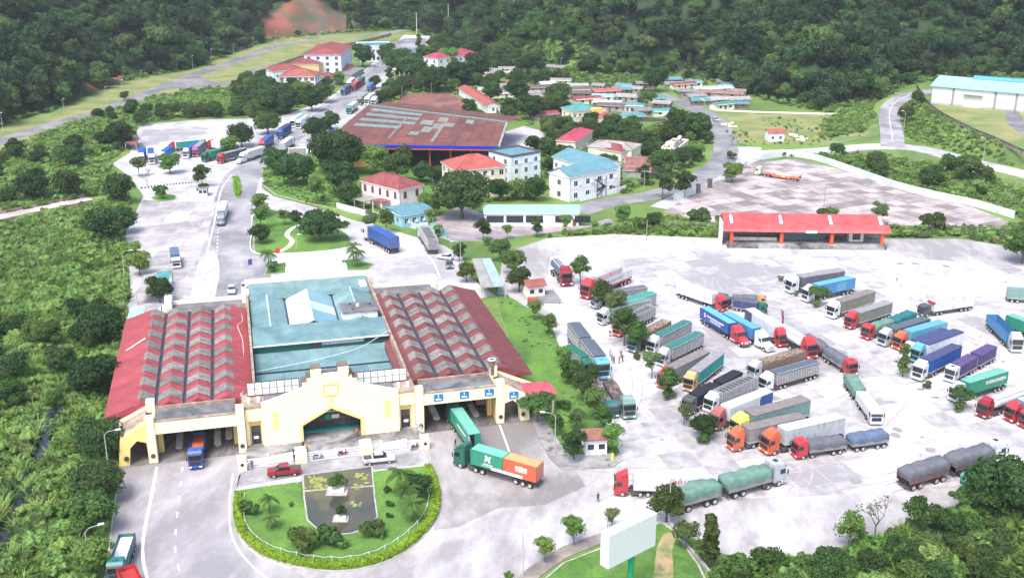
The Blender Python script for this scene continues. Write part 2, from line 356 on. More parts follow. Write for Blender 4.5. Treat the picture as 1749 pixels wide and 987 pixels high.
def sheet_poly(name, poly, z, m, label, dz=.25):
    z = max(z, .004) if z < .004 and z > -.01 else z
    if area(poly) < 0: poly = poly[::-1]
    return tag(part(name, MB().prism(poly, z-dz, z), m), label, kind='structure')
YARD = pxpoly([(120, 1180), (150, 1080), (178, 987), (203, 797), (330, 775), (560, 745), (860, 700), (908, 690), (890, 600), (850, 500), (860, 432), (935, 407), (1050, 400), (1120, 403), (1240, 408), (1500, 408), (1640, 408), (1749, 425), (2050, 490), (2400, 800), (1780, 815), (1700, 850), (1640, 872), (1560, 885), (1500, 915), (1400, 945), (1300, 955), (1235, 945), (1160, 905), (1125, 895), (1045, 905), (960, 935), (905, 970), (870, 1020), (850, 1180)])
sheet_poly('yard', YARD, 0, M_yard, 'pale worn concrete truck yard in front of the yellow gate')
REAR = pxpoly([(216, 395), (245, 335), (225, 305), (192, 280), (222, 262), (238, 213), (300, 208), (360, 204), (470, 202), (520, 185), (560, 168), (600, 140), (640, 105), (665, 85), (690, 60), (735, 62), (725, 90), (695, 108), (665, 128), (655, 160), (628, 188), (600, 208), (568, 242), (548, 258), (495, 266), (452, 285), (447, 320), (466, 335), (545, 356), (600, 375), (680, 396), (760, 420), (790, 440), (798, 470), (846, 505), (700, 530), (430, 560), (230, 575), (192, 560), (224, 510), (221, 460)])
sheet_poly('rear_yard', REAR, 0, M_road, 'pale road and truck lots behind the yellow gate')
UPLOT = pxpoly([(1133, 362), (1195, 325), (1230, 305), (1290, 276), (1360, 272), (1450, 293), (1560, 330), (1660, 354), (1722, 378), (1710, 388), (1500, 384), (1240, 384), (1180, 372)])
sheet_poly('upper_lot', UPLOT, 0, M_base, 'weathered slab lot behind the white sheet fence')
BACKLOT = pxpoly([(745, 372), (790, 350), (830, 368), (835, 382), (1000, 386), (1040, 372), (1050, 380), (985, 392), (900, 402), (830, 412), (770, 412), (735, 395)])
sheet_poly('back_court', BACKLOT, .004, groundmat('pink_paving', (.45, .37, .37), (.2, .19, .2), .5, .05, .5), 'pinkish paved court in front of the long teal roofed shed')
HALLLOT = pxpoly([(848, 262), (862, 225), (895, 216), (935, 226), (925, 248), (900, 262)])
sheet_poly('hall_court', HALLLOT, 0, M_road, 'small pale court beside the brown roofed market hall')
FARLOT = pxpoly([(668, 74), (690, 66), (726, 66), (730, 84), (705, 96), (672, 90)])
sheet_poly('far_court', FARLOT, .006, M_asph2, 'dark court at the far end of the main road')
def road(name, pts, wd, m, label, z=0, n=6):
    P = [W(*p) if len(p) == 2 else W(p[0], p[1], p[2]) for p in pts]
    S_ = smooth_line(P, n); mb = MB(); ribbon(mb, S_, wd, None, z, 0, .3); tag(part(name, mb, m), label, kind='structure'); return S_
R1 = road('main_road', [(412, 520), (418, 450), (395, 395), (400, 345), (416, 300), (455, 262), (510, 222), (560, 190), (607, 155), (645, 120), (680, 92), (708, 68)], 12.5, M_asph, 'main road running up through the border town', .008)
R2 = road('valley_road', [(-300, 330), (0, 241), (90, 213), (180, 189), (250, 160), (325, 131), (400, 106), (470, 80), (540, 66), (620, 62), (690, 52)], 9, M_asph2, 'narrow road past the foot of the wooded hill', .01)
R3 = road('hill_road', [(1990, 360), (1860, 326), (1749, 297), (1650, 274), (1570, 254), (1500, 250), (1400, 258), (1300, 262), (1225, 264)], 9.8, M_road, 'pale road passing above the fenced slab lot', .010)
mbu = MB(); ribbon(mbu, UPR, 9.0, None, .02, 0, .3); tag(part('terrace_road', mbu, M_asph), 'curving road climbing to the blue roofed warehouse', kind='structure')
M_asph3 = groundmat('lane_asphalt', (.30, .29, .315), (.165, .16, .18), .58, .05, .3)
R4 = road('town_road', [(985, 362), (1040, 345), (1110, 335), (1180, 312), (1228, 282), (1240, 255), (1234, 225), (1212, 200), (1180, 182), (1150, 171), (1120, 160)], 9.5, M_asph3, 'dark lane curving through the small town', .014)
R5 = road('side_lane', [(330, 131), (365, 142), (400, 140), (450, 118), (520, 96)], 6, M_asph2, 'side lane forking behind the office blocks', .012)
sheet_poly('junction_apron', pxpoly([(1226, 250), (1300, 252), (1300, 272), (1250, 296), (1190, 330), (1140, 358), (1110, 352), (1180, 318), (1226, 288)]), .006, M_road, 'pale apron where the town lane meets the hill road')
sheet_poly('terrace_drive', pxpoly([(1715, 185), (1735, 185), (1749, 205), (1790, 232), (1760, 240), (1722, 212)], 5), 4.95, M_asph2, 'dark drive in front of the blue roofed warehouse', .2)
sheet_poly('left_apron', pxpoly([(206, 799), (412, 771), (414, 800), (404, 835), (401, 880), (411, 925), (445, 955), (505, 975), (560, 1010), (620, 1130), (152, 1090), (180, 987)]), .009, groundmat('damp_asphalt', (.44, .41, .43), (.245, .22, .24), .66, .045, .3, stretch=(1, .4, 1), rot=-.1), 'damp grey asphalt in front of the left gate')
sheet_poly('entrance_forecourt', pxpoly([(421, 799), (560, 785), (716, 767), (722, 772), (737, 791), (640, 802), (514, 812), (404, 834), (408, 812)]), .009, groundmat('forecourt', (.40, .39, .41), (.20, .19, .205), .60, .12, .6), 'stained paved forecourt between the steps and the lawn')
sheet_poly('right_apron', pxpoly([(719, 742), (860, 714), (906, 702), (925, 752), (942, 782), (985, 806), (1000, 830), (930, 862), (850, 868), (780, 900), (740, 905), (754, 858), (749, 824), (737, 792), (722, 770)]), .009, groundmat('damp_asphalt_warm', (.42, .38, .39), (.215, .19, .19), .72, .05, .35, stretch=(1, .5, 1), rot=.3), 'damp brownish asphalt in front of the right gate')
tk = MB(); rk = random.Random(9); TZ = [.0405]
def track(cx, cy, ang, L_, cur, gauge=2.0, wd=.32):
    for s in (-1, 1):
        P_ = [Vector((cx, cy, 0))]; a = ang
        for i in range(9): P_.append(P_[-1]+Vector((math.cos(a), math.sin(a), 0))*L_/9); a += cur
        n_ = Vector((-math.sin(ang), math.cos(ang), 0))*gauge/2*s; TZ[0] += .00018; ribbon(tk, [p+n_ for p in P_], wd*rk.uniform(.6, 1.1), TZ[0])
for k in range(60):
    q = W(rk.uniform(950, 1749), rk.uniform(440, 860))
    if pin(YARD, q.x, q.y): track(q.x, q.y, rk.choice([.5, .9, 2.3, -.1, 1.2])+rk.gauss(0, .25), rk.uniform(9, 30), rk.gauss(0, .06))
for k in range(0):
    q = W(rk.uniform(230, 940), rk.uniform(830, 980))
    if pin(YARD, q.x, q.y) and not pin(pxpoly([(400, 820), (400, 990), (760, 990), (760, 780)]), q.x, q.y): track(q.x, q.y, 1.75+rk.gauss(0, .2) if q.x < -30 else rk.choice([.3, 1.9])+rk.gauss(0, .3), rk.uniform(8, 24), rk.gauss(0, .07))
for k in range(16):
    q = W(rk.uniform(230, 780), rk.uniform(240, 500))
    if pin(REAR, q.x, q.y): track(q.x, q.y, 1.6+rk.gauss(0, .3), rk.uniform(8, 30), rk.gauss(0, .05))
tag(part('tyre_marks', tk, mat('rubber_smear', (.30, .28, .29), .85, 0, .5, col2=(.42, .395, .40), det=8)), 'faint tyre marks crossing the paved yards', kind='structure')
ol = MB()
for k in range(60):
    q = W(rk.uniform(940, 1749), rk.uniform(440, 850)); r_ = rk.uniform(.3, 1.3)
    if pin(YARD, q.x, q.y): e_ = rk.uniform(0, 6); ol.add([(q.x+r_*rk.uniform(.6, 1.2)*math.cos(a*.7854+e_), q.y+r_*rk.uniform(.6, 1.2)*math.sin(a*.7854+e_), .0665+k*.0002) for a in range(8)], [tuple(range(8))])
tag(part('oil_stains', ol, mat('oil_stain', (.26, .25, .25), .6, .2, 1.5, det=6)), 'small oil stains on the lorry lot', kind='structure')
# kerbed concrete slabs, each a piece of its own
def clip(poly, a, b):
    out = []; n = len(poly)
    for i in range(n):
        p, q = poly[i], poly[(i+1) % n]
        sp = (b[0]-a[0])*(p[1]-a[1])-(b[1]-a[1])*(p[0]-a[0]); sq = (b[0]-a[0])*(q[1]-a[1])-(b[1]-a[1])*(q[0]-a[0])
        if sp >= 0: out.append(p)
        if (sp > 0) != (sq > 0) and abs(sp-sq) > 1e-9:
            t_ = sp/(sp-sq); out.append((p[0]+(q[0]-p[0])*t_, p[1]+(q[1]-p[1])*t_))
    return out
def slabs(name, poly, ang, sx, sy, z, m, parent, maxn=300, gap=.07, holes=(), skip=lambda x, y: False):
    ca, sa = math.cos(ang), math.sin(ang); R = lambda x, y: (x*ca-y*sa, x*sa+y*ca); Ri = lambda x, y: (x*ca+y*sa, -x*sa+y*ca)
    L_ = [Ri(*p) for p in poly]; x0 = min(p[0] for p in L_); x1 = max(p[0] for p in L_); y0 = min(p[1] for p in L_); y1 = max(p[1] for p in L_)
    cells = []
    for i in range(int((x1-x0)/sx)+1):
        for j in range(int((y1-y0)/sy)+1):
            a, b = x0+i*sx+gap, y0+j*sy+gap; c, d = a+sx-gap*2, b+sy-gap*2
            q = [R(a, b), R(c, b), R(c, d), R(a, d)]; cx, cy = R((a+c)/2, (b+d)/2)
            if skip(cx, cy) or any(any(pin(h_, *k) for k in q+[(cx, cy)]) for h_ in holes): continue
            k = sum(pin(poly, *e) for e in q)
            if k == 4: cells.append((cx*cx+cy*cy, q))
            elif k or pin(poly, cx, cy):
                s_ = poly
                for e in range(4): 
                    s_ = clip(s_, q[e], q[(e+1) % 4])
                    if len(s_) < 3: break
                if len(s_) > 2 and abs(area(s_)) > 1.5 and len(s_) < 9: cells.append((cx*cx+cy*cy, s_))
    cells.sort(key=lambda c: c[0]); rest = MB(); n = 0
    for k, (d_, q) in enumerate(cells):
        zz = z+random.uniform(-.006, .006)
        if k < maxn:
            cx = sum(p[0] for p in q)/len(q); cy = sum(p[1] for p in q)/len(q)
            o = part('slab', MB().prism([(p[0]-cx, p[1]-cy) for p in q], -.1, 0), m, parent, (cx, cy, zz))
        else: rest.prism(q, zz-.1, zz); n += 1
    if n: part('slab_field', rest, m, parent, kind='stuff')
yard = bpy.data.objects['yard']; rear = bpy.data.objects['rear_yard']; upl = bpy.data.objects['upper_lot']
LOT = pxpoly([(1085, 798), (1062, 778), (1050, 740), (1020, 680), (975, 600), (945, 535), (935, 480), (940, 440), (1030, 412), (1240, 436), (1500, 438), (1749, 455), (1990, 520), (2000, 700), (1780, 770), (1600, 830), (1340, 850), (1180, 850), (1110, 815)])
slabs('slab', LOT, .30, 5.6, 5.6, .028, M_conc, yard, 300)
slabs('slab', UPLOT, .47, 5.2, 5.2, .03, M_grid, upl, 220, gap=.14)
slabs('slab', pxpoly([(222, 460), (214, 400), (246, 342), (300, 345), (372, 345), (340, 440), (322, 520), (300, 518), (290, 470)]), .06, 6, 6, .03, groundmat('pink_slab', (.50, .46, .47), (.27, .24, .25), .50, .04, .3, rnd=.16), rear, 140)
slabs('slab', pxpoly([(240, 262), (244, 218), (360, 209), (465, 206), (430, 235), (395, 262), (330, 285), (275, 290)]), .1, 7, 7, .03, M_grid if False else M_conc, rear, 120)

# road paint
pt = MB()
def line_px(pts, wd=.28, z=.034, dash=None, n=6):
    S_ = smooth_line([W(*p) for p in pts], n)
    if not dash: ribbon(pt, S_, wd, z); return
    L_ = 0; acc = []; on, off = dash
    for a, b in zip(S_[:-1], S_[1:]):
        l = (b-a).length; k = 0.
        while k < l:
            ph = (L_+k) % (on+off)
            if ph < on: st = min(on-ph, l-k); ribbon(pt, [a+(b-a)*(k/l), a+(b-a)*((k+st)/l)], wd, z)
            else: st = min(on+off-ph, l-k)
            k += st+1e-4
        L_ += l
line_px([(268, 797), (258, 850), (246, 910), (244, 950), (252, 990), (262, 1040)], .42, .012)
line_px([(312, 797), (306, 850), (299, 930), (310, 985), (330, 1020)], .22, .012, (1.6, 3.2))
line_px([(398, 808), (392, 860), (398, 920), (440, 975), (500, 1010)], .25, .012)
line_px([(852, 722), (866, 760), (876, 790)], .30, .012)
line_px([(342, 500), (352, 440), (366, 380), (378, 325), (395, 300)], .35, .036)
line_px([(365, 505), (370, 450), (372, 400), (376, 380)], .28, .036, (1.2, 2.4))
line_px([(672, 400), (712, 422), (738, 445), (752, 475)], .3, .022)
line_px([(380, 300), (420, 272), (470, 238), (540, 192), (600, 148), (640, 112)], .3, .022)
line_px([(1305, 258), (1400, 254), (1500, 246), (1580, 262), (1680, 282), (1749, 296)], .2, .022, (3, 4))
ribbon(pt, UPR[2:-4], .22, None, .03)
tag(part('road_markings', pt, M_white), 'white lane lines painted on the yards and roads', kind='structure')

# ================================================================== the yellow border gate building
M_cream = mat('cream_render', (.82, .72, .50), .8, .0, .9, col2=(.90, .80, .54), det=9, streak=(1, 1, .16))
M_yel = mat('yellow_render', (.72, .52, .20), .8, .0, .9, col2=(.86, .66, .24), det=9, streak=(1, 1, .16))
M_pale = mat('pale_render', (.50, .46, .40), .8, 0, .8, col2=(.80, .76, .66), det=9, streak=(1, 1, .2))
M_dirty = mat('weathered_coping', (.30, .24, .19), .9, .5, .6, det=8)
M_brown = mat('brown_weathered_render', (.17, .13, .11), .9, .3, .8, det=8)
M_slabtop = groundmat('roof_slab', (.20, .19, .21), (.085, .085, .10), .5, .2, .8)
M_dark = mat('dark_glass', (.03, .035, .04), .2, .2, 1, spec=.6)
M_frame = mat('dark_metal', (.06, .065, .07), .5, .2, 2)
M_red = sheet('red_roof_sheet', (.28, .05, .055), (.41, .08, .09), (0, 1), .32)
M_maroon = sheet('maroon_roof_sheet', (.15, .04, .04), (.22, .065, .062), (0, 1), .32)
M_sky1 = sheet('grey_skylight_sheet', (.12, .105, .095), (.30, .275, .25), (0, 1), .32, scale=.9, rnd=.24)
M_gut = mat('gutter', (.05, .055, .075), .5, .3, 1)
M_teal = sheet('teal_roof_sheet', (.10, .20, .215), (.19, .31, .32), (1, 0), .4, scale=.25)
M_teal2 = sheet('pale_teal_sheet', (.38, .52, .55), (.60, .72, .74), (0, 1), .4, scale=.3)
M_teal3 = sheet('blue_teal_sheet', (.17, .34, .42), (.22, .40, .47), (0, 1), .4, scale=.3)
M_greenwall = mat('green_wall', (.025, .16, .13), .6, .2, .5)
M_pink = mat('pink_paint', (.62, .10, .14), .6, .15, 1)
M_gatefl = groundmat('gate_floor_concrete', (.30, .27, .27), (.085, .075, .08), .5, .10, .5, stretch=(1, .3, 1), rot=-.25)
M_wh = mat('white_paint', (.80, .80, .80), .6, .06, .8, det=7)
M_sign = mat('blue_sign', (.01, .20, .50), .5, .08, 2)
GA = math.radians(14.5)
GO = W(207, 795)
gate = thing('border_gate_building', 'long yellow border gate building with stepped gable front and ribbed red and teal roofs', 'gate building', GO, GA)
def gl(x, y, z=0): c, s = math.cos(GA), math.sin(GA); return Vector((GO.x+x*c-y*s, GO.y+x*s+y*c, z))
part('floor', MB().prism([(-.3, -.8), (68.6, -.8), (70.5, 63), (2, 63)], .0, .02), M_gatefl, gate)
def side(R):
    X = (lambda x: 68.2-x) if R else (lambda x: x)
    def bx(mb, a, b, *r): return mb.box(X(a), X(b), *r)
    m = MB(); m.extx([(X(a), z) for a, z in [(-.3, 0), (1.4, 0), (1.7, 3.0), (2.9, 4.2), (4.3, 3.7), (4.4, 0), (5.7, 0), (5.6, 7.9), (4.3, 7.9), (4.2, 6.9), (.3, 4.5)]], -.3, 1.2)
    part('side_arch', m, M_yel if not R else M_cream, gate)
    m = MB(); m.extx([(X(a), z) for a, z in [(.2, 4.4), (4.3, 6.7), (4.3, 6.9), (.2, 4.6)]], 1.2, 6); part('side_arch_roof', m, M_dirty, gate)
    m = MB(); m.extx([(X(a), z) for a, z in [(-3.4, 2.9), (4.6, 6.9), (4.6, 7.5), (-3.6, 3.5)]], 6, 6.5); part('sloping_parapet', m, M_cream, gate)
    m = MB(); bx(m, -.3, .1, 1.2, 6, 0, 3.4); part('arch_wall', m, M_yel, gate); m = MB(); bx(m, 5.2, 5.7, 1.2, 6, 0, 6.6); part('arch_wall', m, M_yel, gate)
    m = MB(); bx(m, 5.6, 18.7, -.3, .25, 5.0, 7.15); part('gate_beam', m, M_cream, gate)
    m = MB(); bx(m, 5.6, 18.7, -.38, .32, 7.15, 7.28); part('beam_coping', m, M_dirty, gate)
    m = MB(); bx(m, 5.7, 18.6, .25, 5.3, 6.5, 6.8); part('canopy_slab', m, M_slabtop, gate)
    m = MB(); bx(m, 5.7, 18.6, 5.3, 5.65, 6.4, 7.35); part('rear_parapet', m, M_dirty, gate)
    m = MB(); bx(m, 4.5, 5.8, -.5, .9, 0, 8.1); part('gate_pillar', m, M_cream, gate, bevel=.06)
    m = MB(); bx(m, 18.6, 19.9, -.5, 1.0, 0, 8.3); part('gate_pillar', m, M_cream, gate, bevel=.06)
    m = MB(); bx(m, 5.8, 6.6, 3.2, 4.6, 0, 6.5); part('inner_pillar', m, M_yel, gate)
    m = MB(); bx(m, 17.9, 18.6, 3.2, 4.6, 0, 6.5); part('inner_pillar', m, M_yel, gate)
    m = MB(); bx(m, 4.3, 5.7, 5.1, 6.5, 6.4, 8.5); part('corner_block', m, M_cream, gate, bevel=.08)
    m = MB(); bx(m, 19.9, 23.2, 1.3, 6.5, 0, 7.2); part('door_block', m, M_yel, gate)
    m = MB(); bx(m, 20.0, 23.0, .5, 1.3, 5.1, 6.9); bx(m, 20.0, 20.5, .7, 1.3, .6, 5.1); bx(m, 22.5, 23.0, .7, 1.3, .6, 5.1); part('door_surround', m, M_cream, gate)
    m = MB(); bx(m, 20.8, 22.3, 1.16, 1.28, .6, 3.9); d = part('door', m, M_frame, gate)
    for k in (20.92, 21.62): m = MB(); bx(m, k, k+.56, 1.10, 1.158, .8, 2.9); part('pane', m, M_dark, d)
    m = MB(); bx(m, 21.1, 21.9, 1.05, 1.095, 1.6, 2.1); part('notice', m, M_wh, d)
    m = MB(); bx(m, 19.6, 23.2, 1.0, 6.5, 7.2, 7.5); part('block_coping', m, M_dirty, gate)
    for q in (20.0, 21.6): m = MB(); bx(m, q+.5, q+1.0, 2.5, 3.1, 7.5, 8.3); part('roof_stub', m, M_pale, gate)
    # lane islands and ticket booths
    for q, yy, ln in ((8.9, 3.5, 9), (11.6, 2.2, 8), (15.1, 3, 7), (17.0, 5, 8)) if not R else ((8.6, 3, 8), (12.2, 2.5, 8), (15.6, 3.5, 8)):
        m = MB(); m.prism([(X(q-.55), yy+.5), (X(q), yy), (X(q+.55), yy+.5), (X(q+.55), yy+ln), (X(q-.55), yy+ln)], 0, .28)
        part('lane_island', m, M_pale, gate)
    m = MB(); bx(m, 11.2, 12.2, 6, 8.2, .28, 2.6); b = part('booth', m, M_frame, gate); m = MB(); bx(m, 11.35, 12.05, 5.94, 5.998, 1.3, 2.3); part('pane', m, M_dark, b)
    # drum shaped lamp housings
    m = MB()
    if R: m.tube((X(5.2), 5.6, 6.9), (X(5.2), 5.6, 9.6), .62, n=16); part('drum', m, M_brown, gate); m = MB(); m.tube((X(5.2), 5.6, 9.6), (X(5.2), 5.6, 9.75), .72, n=16); m.tube((X(5.2), 5.6, 9.75), (X(5.2), 5.6, 9.76), .45, n=16, mi=1); part('drum_rim', m, [M_wh, M_frame], gate)
    else: m.tube((-.5, 4.2, 2), (-.5, 4.2, 5.2), .7, n=16); part('drum', m, M_gut, gate); m = MB(); m.tube((-.5, 4.2, 5.2), (-.5, 4.2, 5.32), .8, n=16); m.tube((-.5, 4.2, 5.32), (-.5, 4.2, 5.33), .5, n=16, mi=1); part('drum_rim', m, [M_wh, M_frame], gate)
    for q in (1.0, 5.1, 19.2):   # round niches on the pillar feet
        m = MB(); m.tube((X(q), -.62, 1.35), (X(q), -.3, 1.35), .38, n=14); part('round_niche', m, M_frame, gate)
    m = MB(); bx(m, 5.7, 18.6, 6.2, 6.5, 0, .01); 
    # ribbed ridge roofs: chevron sheets of painted steel with grey skylight sheets between
    rm = M_maroon if R else M_red
    roof = part('ridged_roof', MB().box(X(-2.4), X(21.6), 6.2, 53.6, 5.72, 5.8), M_gut, gate)
    ridges = [3.35, 7.95, 12.55, 17.15]; y0, y1 = 6.3, 53.6; n = 8; p = (y1-y0)/n
    for i, xr in enumerate(ridges):
        for k in range(n):
            ya = y0+k*p
            a, za, b, zb = (xr-2.02, 6.72, xr+2.02, 6.72)
            if i == 0: a, za = -2.55, 5.82
            if i == 3: b, zb = 21.45, 5.95
            def chev(a=a, za=za, b=b, zb=zb, L_=p-.03, xr=xr): return MB().extx([(X(a), za), (X(xr), 7.75), (X(b), zb), (X(b), zb-.08), (X(xr), 7.67), (X(a), za-.08)], 0, L_)
            cpart(('chev', R, i), 'roof_sheet', chev, rm, roof, (0, ya, 0))
            def sky_(xr=xr, R=R): return MB().extx([(X(xr-1.95), 6.88), (X(xr), 7.86), (X(xr+1.95), 6.88), (X(xr+1.95), 6.84), (X(xr), 7.82), (X(xr-1.95), 6.84)], 0, 3.35)
            cpart(('sky', R, i), 'skylight_sheet', sky_, M_sky1, roof, (0, ya+2.1, 0))
        for yy in (y0-.1, y1):
            m = MB(); a = -2.5 if i == 0 else xr-2.0; b = 21.4 if i == 3 else xr+2.0
            m.extx([(X(a), 5.8), (X(a), 6.66 if i else 5.85), (X(xr), 7.7), (X(b), 6.66 if i < 3 else 6), (X(b), 5.8)], yy, yy+.08); part('gable_end', m, rm, roof)
        if i < 3:
            m = MB(); bx(m, xr+2.05, xr+2.55, y0, y1, 6.3, 6.5); bx(m, xr+2.03, xr+2.1, y0, y1, 6.5, 6.72); bx(m, xr+2.5, xr+2.57, y0, y1, 6.5, 6.72); part('gutter', m, M_gut, roof)
            for k in range(1, n, 1):
                def st(): return MB().box(-.3, .3, -.06, .06, 0, .08)
                cpart('guttertie', 'gutter_tie', st, M_frame, roof, (X(xr+2.3), y0+k*p, 6.7))
    for k in range(7):
        def co(): return MB().box(-.35, .35, -.35, .35, 0, 5.75)
        cpart('pinkcol', 'column', co, M_pink, gate, (X(-.4), 7.5+k*7.3, 0)); 
        if k < 2: cpart('pinkcol', 'column', co, M_pink, gate, (X(1.2), 7.5+k*2.2, 0))
    for xx in (5.6, 10.2, 14.8):
        for k in range(5):
            def co2(): return MB().box(-.25, .25, -.25, .25, 0, 6.3)
            cpart('midcol', 'column', co2, M_pale, gate, (X(xx), 11+k*9.5, 0))
    # rear canopy of the same gate
    m = MB(); bx(m, 6, 21.6, 54.4, 60.2, 5.7, 6.0); part('canopy_slab', m, M_slabtop, gate)
    m = MB(); bx(m, 5.6, 21.6, 60.2, 60.7, 4.2, 6.7); part('rear_beam', m, M_pale, gate)
    m = MB(); bx(m, 5.6, 21.6, 53.9, 54.4, 5.6, 6.5); part('rear_parapet', m, M_dirty, gate)
    for q in (5, 20.8): m = MB(); bx(m, q, q+1.5, 57.5, 61.0, 0, 8.0); part('rear_pillar', m, M_pale, gate, bevel=.08)
side(False); side(True)
m = MB(); m.extx([(66.6, 4.3), (73.8, 3.9), (73.8, 4.05), (66.6, 4.5)], .6, 6.0); part('side_roof', m, sheet('pink_red_sheet', (.50, .06, .10), (.58, .12, .15), (1, 0), .4), gate)
part('side_wall', MB().box(72.9, 73.3, 1.2, 5.6, 0, 3.9), M_cream, gate)
# central front
prof = [(22.7, 0), (29.2, 0), (29.2, 3.6), (34.05, 6.2), (38.9, 3.6), (38.9, 0), (45.4, 0), (45.4, 8.0), (43.9, 8.3), (38.6, 10.0), (38.6, 10.7), (37.8, 10.7), (37.8, 11.4), (37.1, 11.4), (37.1, 12.1), (31.1, 12.1), (31.1, 11.4), (30.4, 11.4), (30.4, 10.7), (29.6, 10.7), (29.6, 10.0), (24.2, 8.3), (22.7, 8.0)]
part('front_wall', MB().extx(prof, 0, 1.4), M_cream, gate)
tr = [(28.8, 0), (29.2, 0), (29.2, 3.6), (34.05, 6.2), (38.9, 3.6), (38.9, 0), (39.3, 0), (39.3, 3.85), (34.05, 6.65), (28.8, 3.85)]
part('arch_trim', MB().extx(tr, -.16, -.002), M_yel, gate)
m = MB()
for a, b, c, d in ((32.8, 35.4, 8.5, 8.75), (32.8, 35.4, 10.45, 10.7), (32.8, 33.05, 8.75, 10.45), (35.15, 35.4, 8.75, 10.45)): m.box(a, b, -.14, -.002, c, d)
part('square_moulding', m, M_yel, gate)
m = MB(); m.box(33.8, 34.3, -.1, -.002, 6.75, 8.45); part('keystone_rib', m, M_yel, gate)
for x_ in (43.0, 24.4): m = MB(); m.box(x_, x_+.9, -.08, -.002, 3.4, 6.6); part('wall_recess_trim', m, M_yel, gate)
for a in (31.0, 35.5):
    part('top_tower', MB().box(a, a+1.75, .4, 2.6, 12.1, 13.4), M_brown, gate); part('tower_face', MB().box(a, a+1.75, .02, .397, 12.101, 13.3), M_cream, gate)
for a, zt in ((30.3, 12.1), (29.5, 11.3), (37.3, 12.1), (38.1, 11.3)): part('step_block', MB().box(a, a+.72, 1.45, 2.6, zt-1.2, zt), M_brown, gate)
part('front_block', MB().extx([(31.1, 7.75), (37.1, 7.75), (37.1, 11.7), (31.1, 11.7)], 2.7, 3.9), M_slabtop, gate)
part('hall_front_roof', MB().box(23.2, 45, 1.402, 9, 7.5, 7.7), M_slabtop, gate)
# glazed entrance
ent = part('entrance_wall', MB().box(28.8, 39.4, 4.2, 4.4, .6, 6.4), M_frame, gate)
for i in range(5):
    for z0, z1 in ((.95, 1.7), (1.9, 3.7), (3.9, 5.6)):
        if z0 > 3 and i in (0, 4): continue
        part('pane', MB().box(29.25+i*1.95, 31.0+i*1.95, 4.12, 4.198, z0, z1), mat('grey_glass', (.07, .075, .085), .3, .5, .6), ent)
part('notice_board', MB().box(33.2, 34.1, 4.02, 4.1, 2.3, 3.2), mat('green_notice', (.02, .3, .14), .5), ent); part('notice_board', MB().box(34.3, 35.6, 4.02, 4.1, 2.4, 3.1), M_wh, ent)
part('transom', MB().box(29.2, 38.9, 3.9, 4.1, 3.72, 3.88), M_pale, ent)
part('teal_threshold', MB().box(29.3, 38.8, 3.0, 4.0, .6, .9), mat('teal_tiles', (.03, .30, .26), .5, .2, 3), gate)
# plinth and steps
m = MB(); m.box(19.6, 48.7, -3.9, 4.2, .02, .6); part('plinth', m, groundmat('plinth_paving', (.34, .33, .34), (.10, .095, .10), .52, .2, .6), gate)
M_step = mat('step_stone', (.44, .44, .47), .8, .2, .5)
for i in range(4): part('step', MB().box(19.8, 48.5, -6.3+i*.6, -3.905, .02+i*.145, .155+i*.145), M_step, gate)
for x_ in (28.3, 39.0): part('step_pier', MB().box(x_-.95, x_+.95, -6.7, -3.4, .02, 1.5), M_cream, gate, bevel=.05)
for x_ in (19.0, 48.6): part('end_pier', MB().box(x_-.7, x_+.7, -7.0, -5.6, .02, 2.3), M_cream, gate, bevel=.05); part('round_niche', MB().tube((x_, -7.05, 1.2), (x_, -6.9, 1.2), .3, n=12), M_frame, gate)
for x_ in (23.0, 41.5):
    m = MB(); m.box(x_, x_+4.2, -5.9, -5.75, .3, 1.2); m.box(x_, x_+.15, -5.9, -3.9, .3, 1.3); m.extx([(x_+.3, .5), (x_+4.4, .9), (x_+4.4, 1.05), (x_+.3, .7)], -5.2, -4.1); part('ramp_rail', m, M_wh, gate)
# lattice light boxes behind the front wall
for x0 in (20.6, 38.9):
    fr = part('lattice_screen', MB().box(x0, x0+8.7, 4.9, 5.1, 7.7, 10.1), M_frame, gate)
    for i in range(7):
        for j in range(2):
            def pn(): return MB().box(0, 1.1, -.08, 0, 0, 1.0)
            cpart('lpane', 'pane', pn, M_wh, fr, (x0+.12+i*1.23, 4.895, 7.85+j*1.13))
# teal roofs of the centre
part('side_wall', MB().box(21.6, 22.1, 6, 63.3, 0, 7.9), M_dirty, gate); part('side_wall', MB().box(47.9, 48.4, 6, 63.3, 0, 7.9), M_dirty, gate)
def slope(name, x0, x1, ya, za, yb, zb, m, par=gate, th=.12): return part(name, MB().exty([(ya, za), (yb, zb), (yb, zb-th), (ya, za-th)], x0, x1), m, par)
croof = part('centre_roof', MB().box(22.2, 47.8, 9.2, 63, 3.3, 3.6), M_slabtop, gate)
for a in range(5):
    x0 = 22.3+a*5.1
    slope('roof_sheet', x0, x0+5.08, 10.5, 3.75, 20.2, 4.9, M_teal, croof); slope('roof_sheet', x0, x0+5.08, 20.9, 5.0, 27.5, 6.1, M_teal, croof); slope('roof_sheet', x0, x0+5.08, 27.7, 7.6, 35.4, 8.5, M_teal, croof)
    slope('roof_sheet', x0, x0+5.08, 55.2, 7.2, 63.0, 8.3, M_teal, croof)
part('white_eave', MB().box(22.2, 47.8, 27.55, 27.69, 7.35, 7.6), M_wh, gate)
part('clerestory', MB().box(22.4, 47.6, 28.2, 28.4, 5.9, 7.4), M_greenwall, gate)
part('clerestory_glass', MB().box(35, 43, 28.05, 28.19, 6.5, 7.3), mat('pale_glazing', (.5, .52, .58), .4, .3, 2), gate); part('clerestory_glass', MB().box(32.9, 34.8, 28.05, 28.19, 6.2, 7.3), M_frame, gate); part('clerestory_glass', MB().box(43.2, 47.3, 28.05, 28.19, 6.5, 7.3), M_dark, gate)
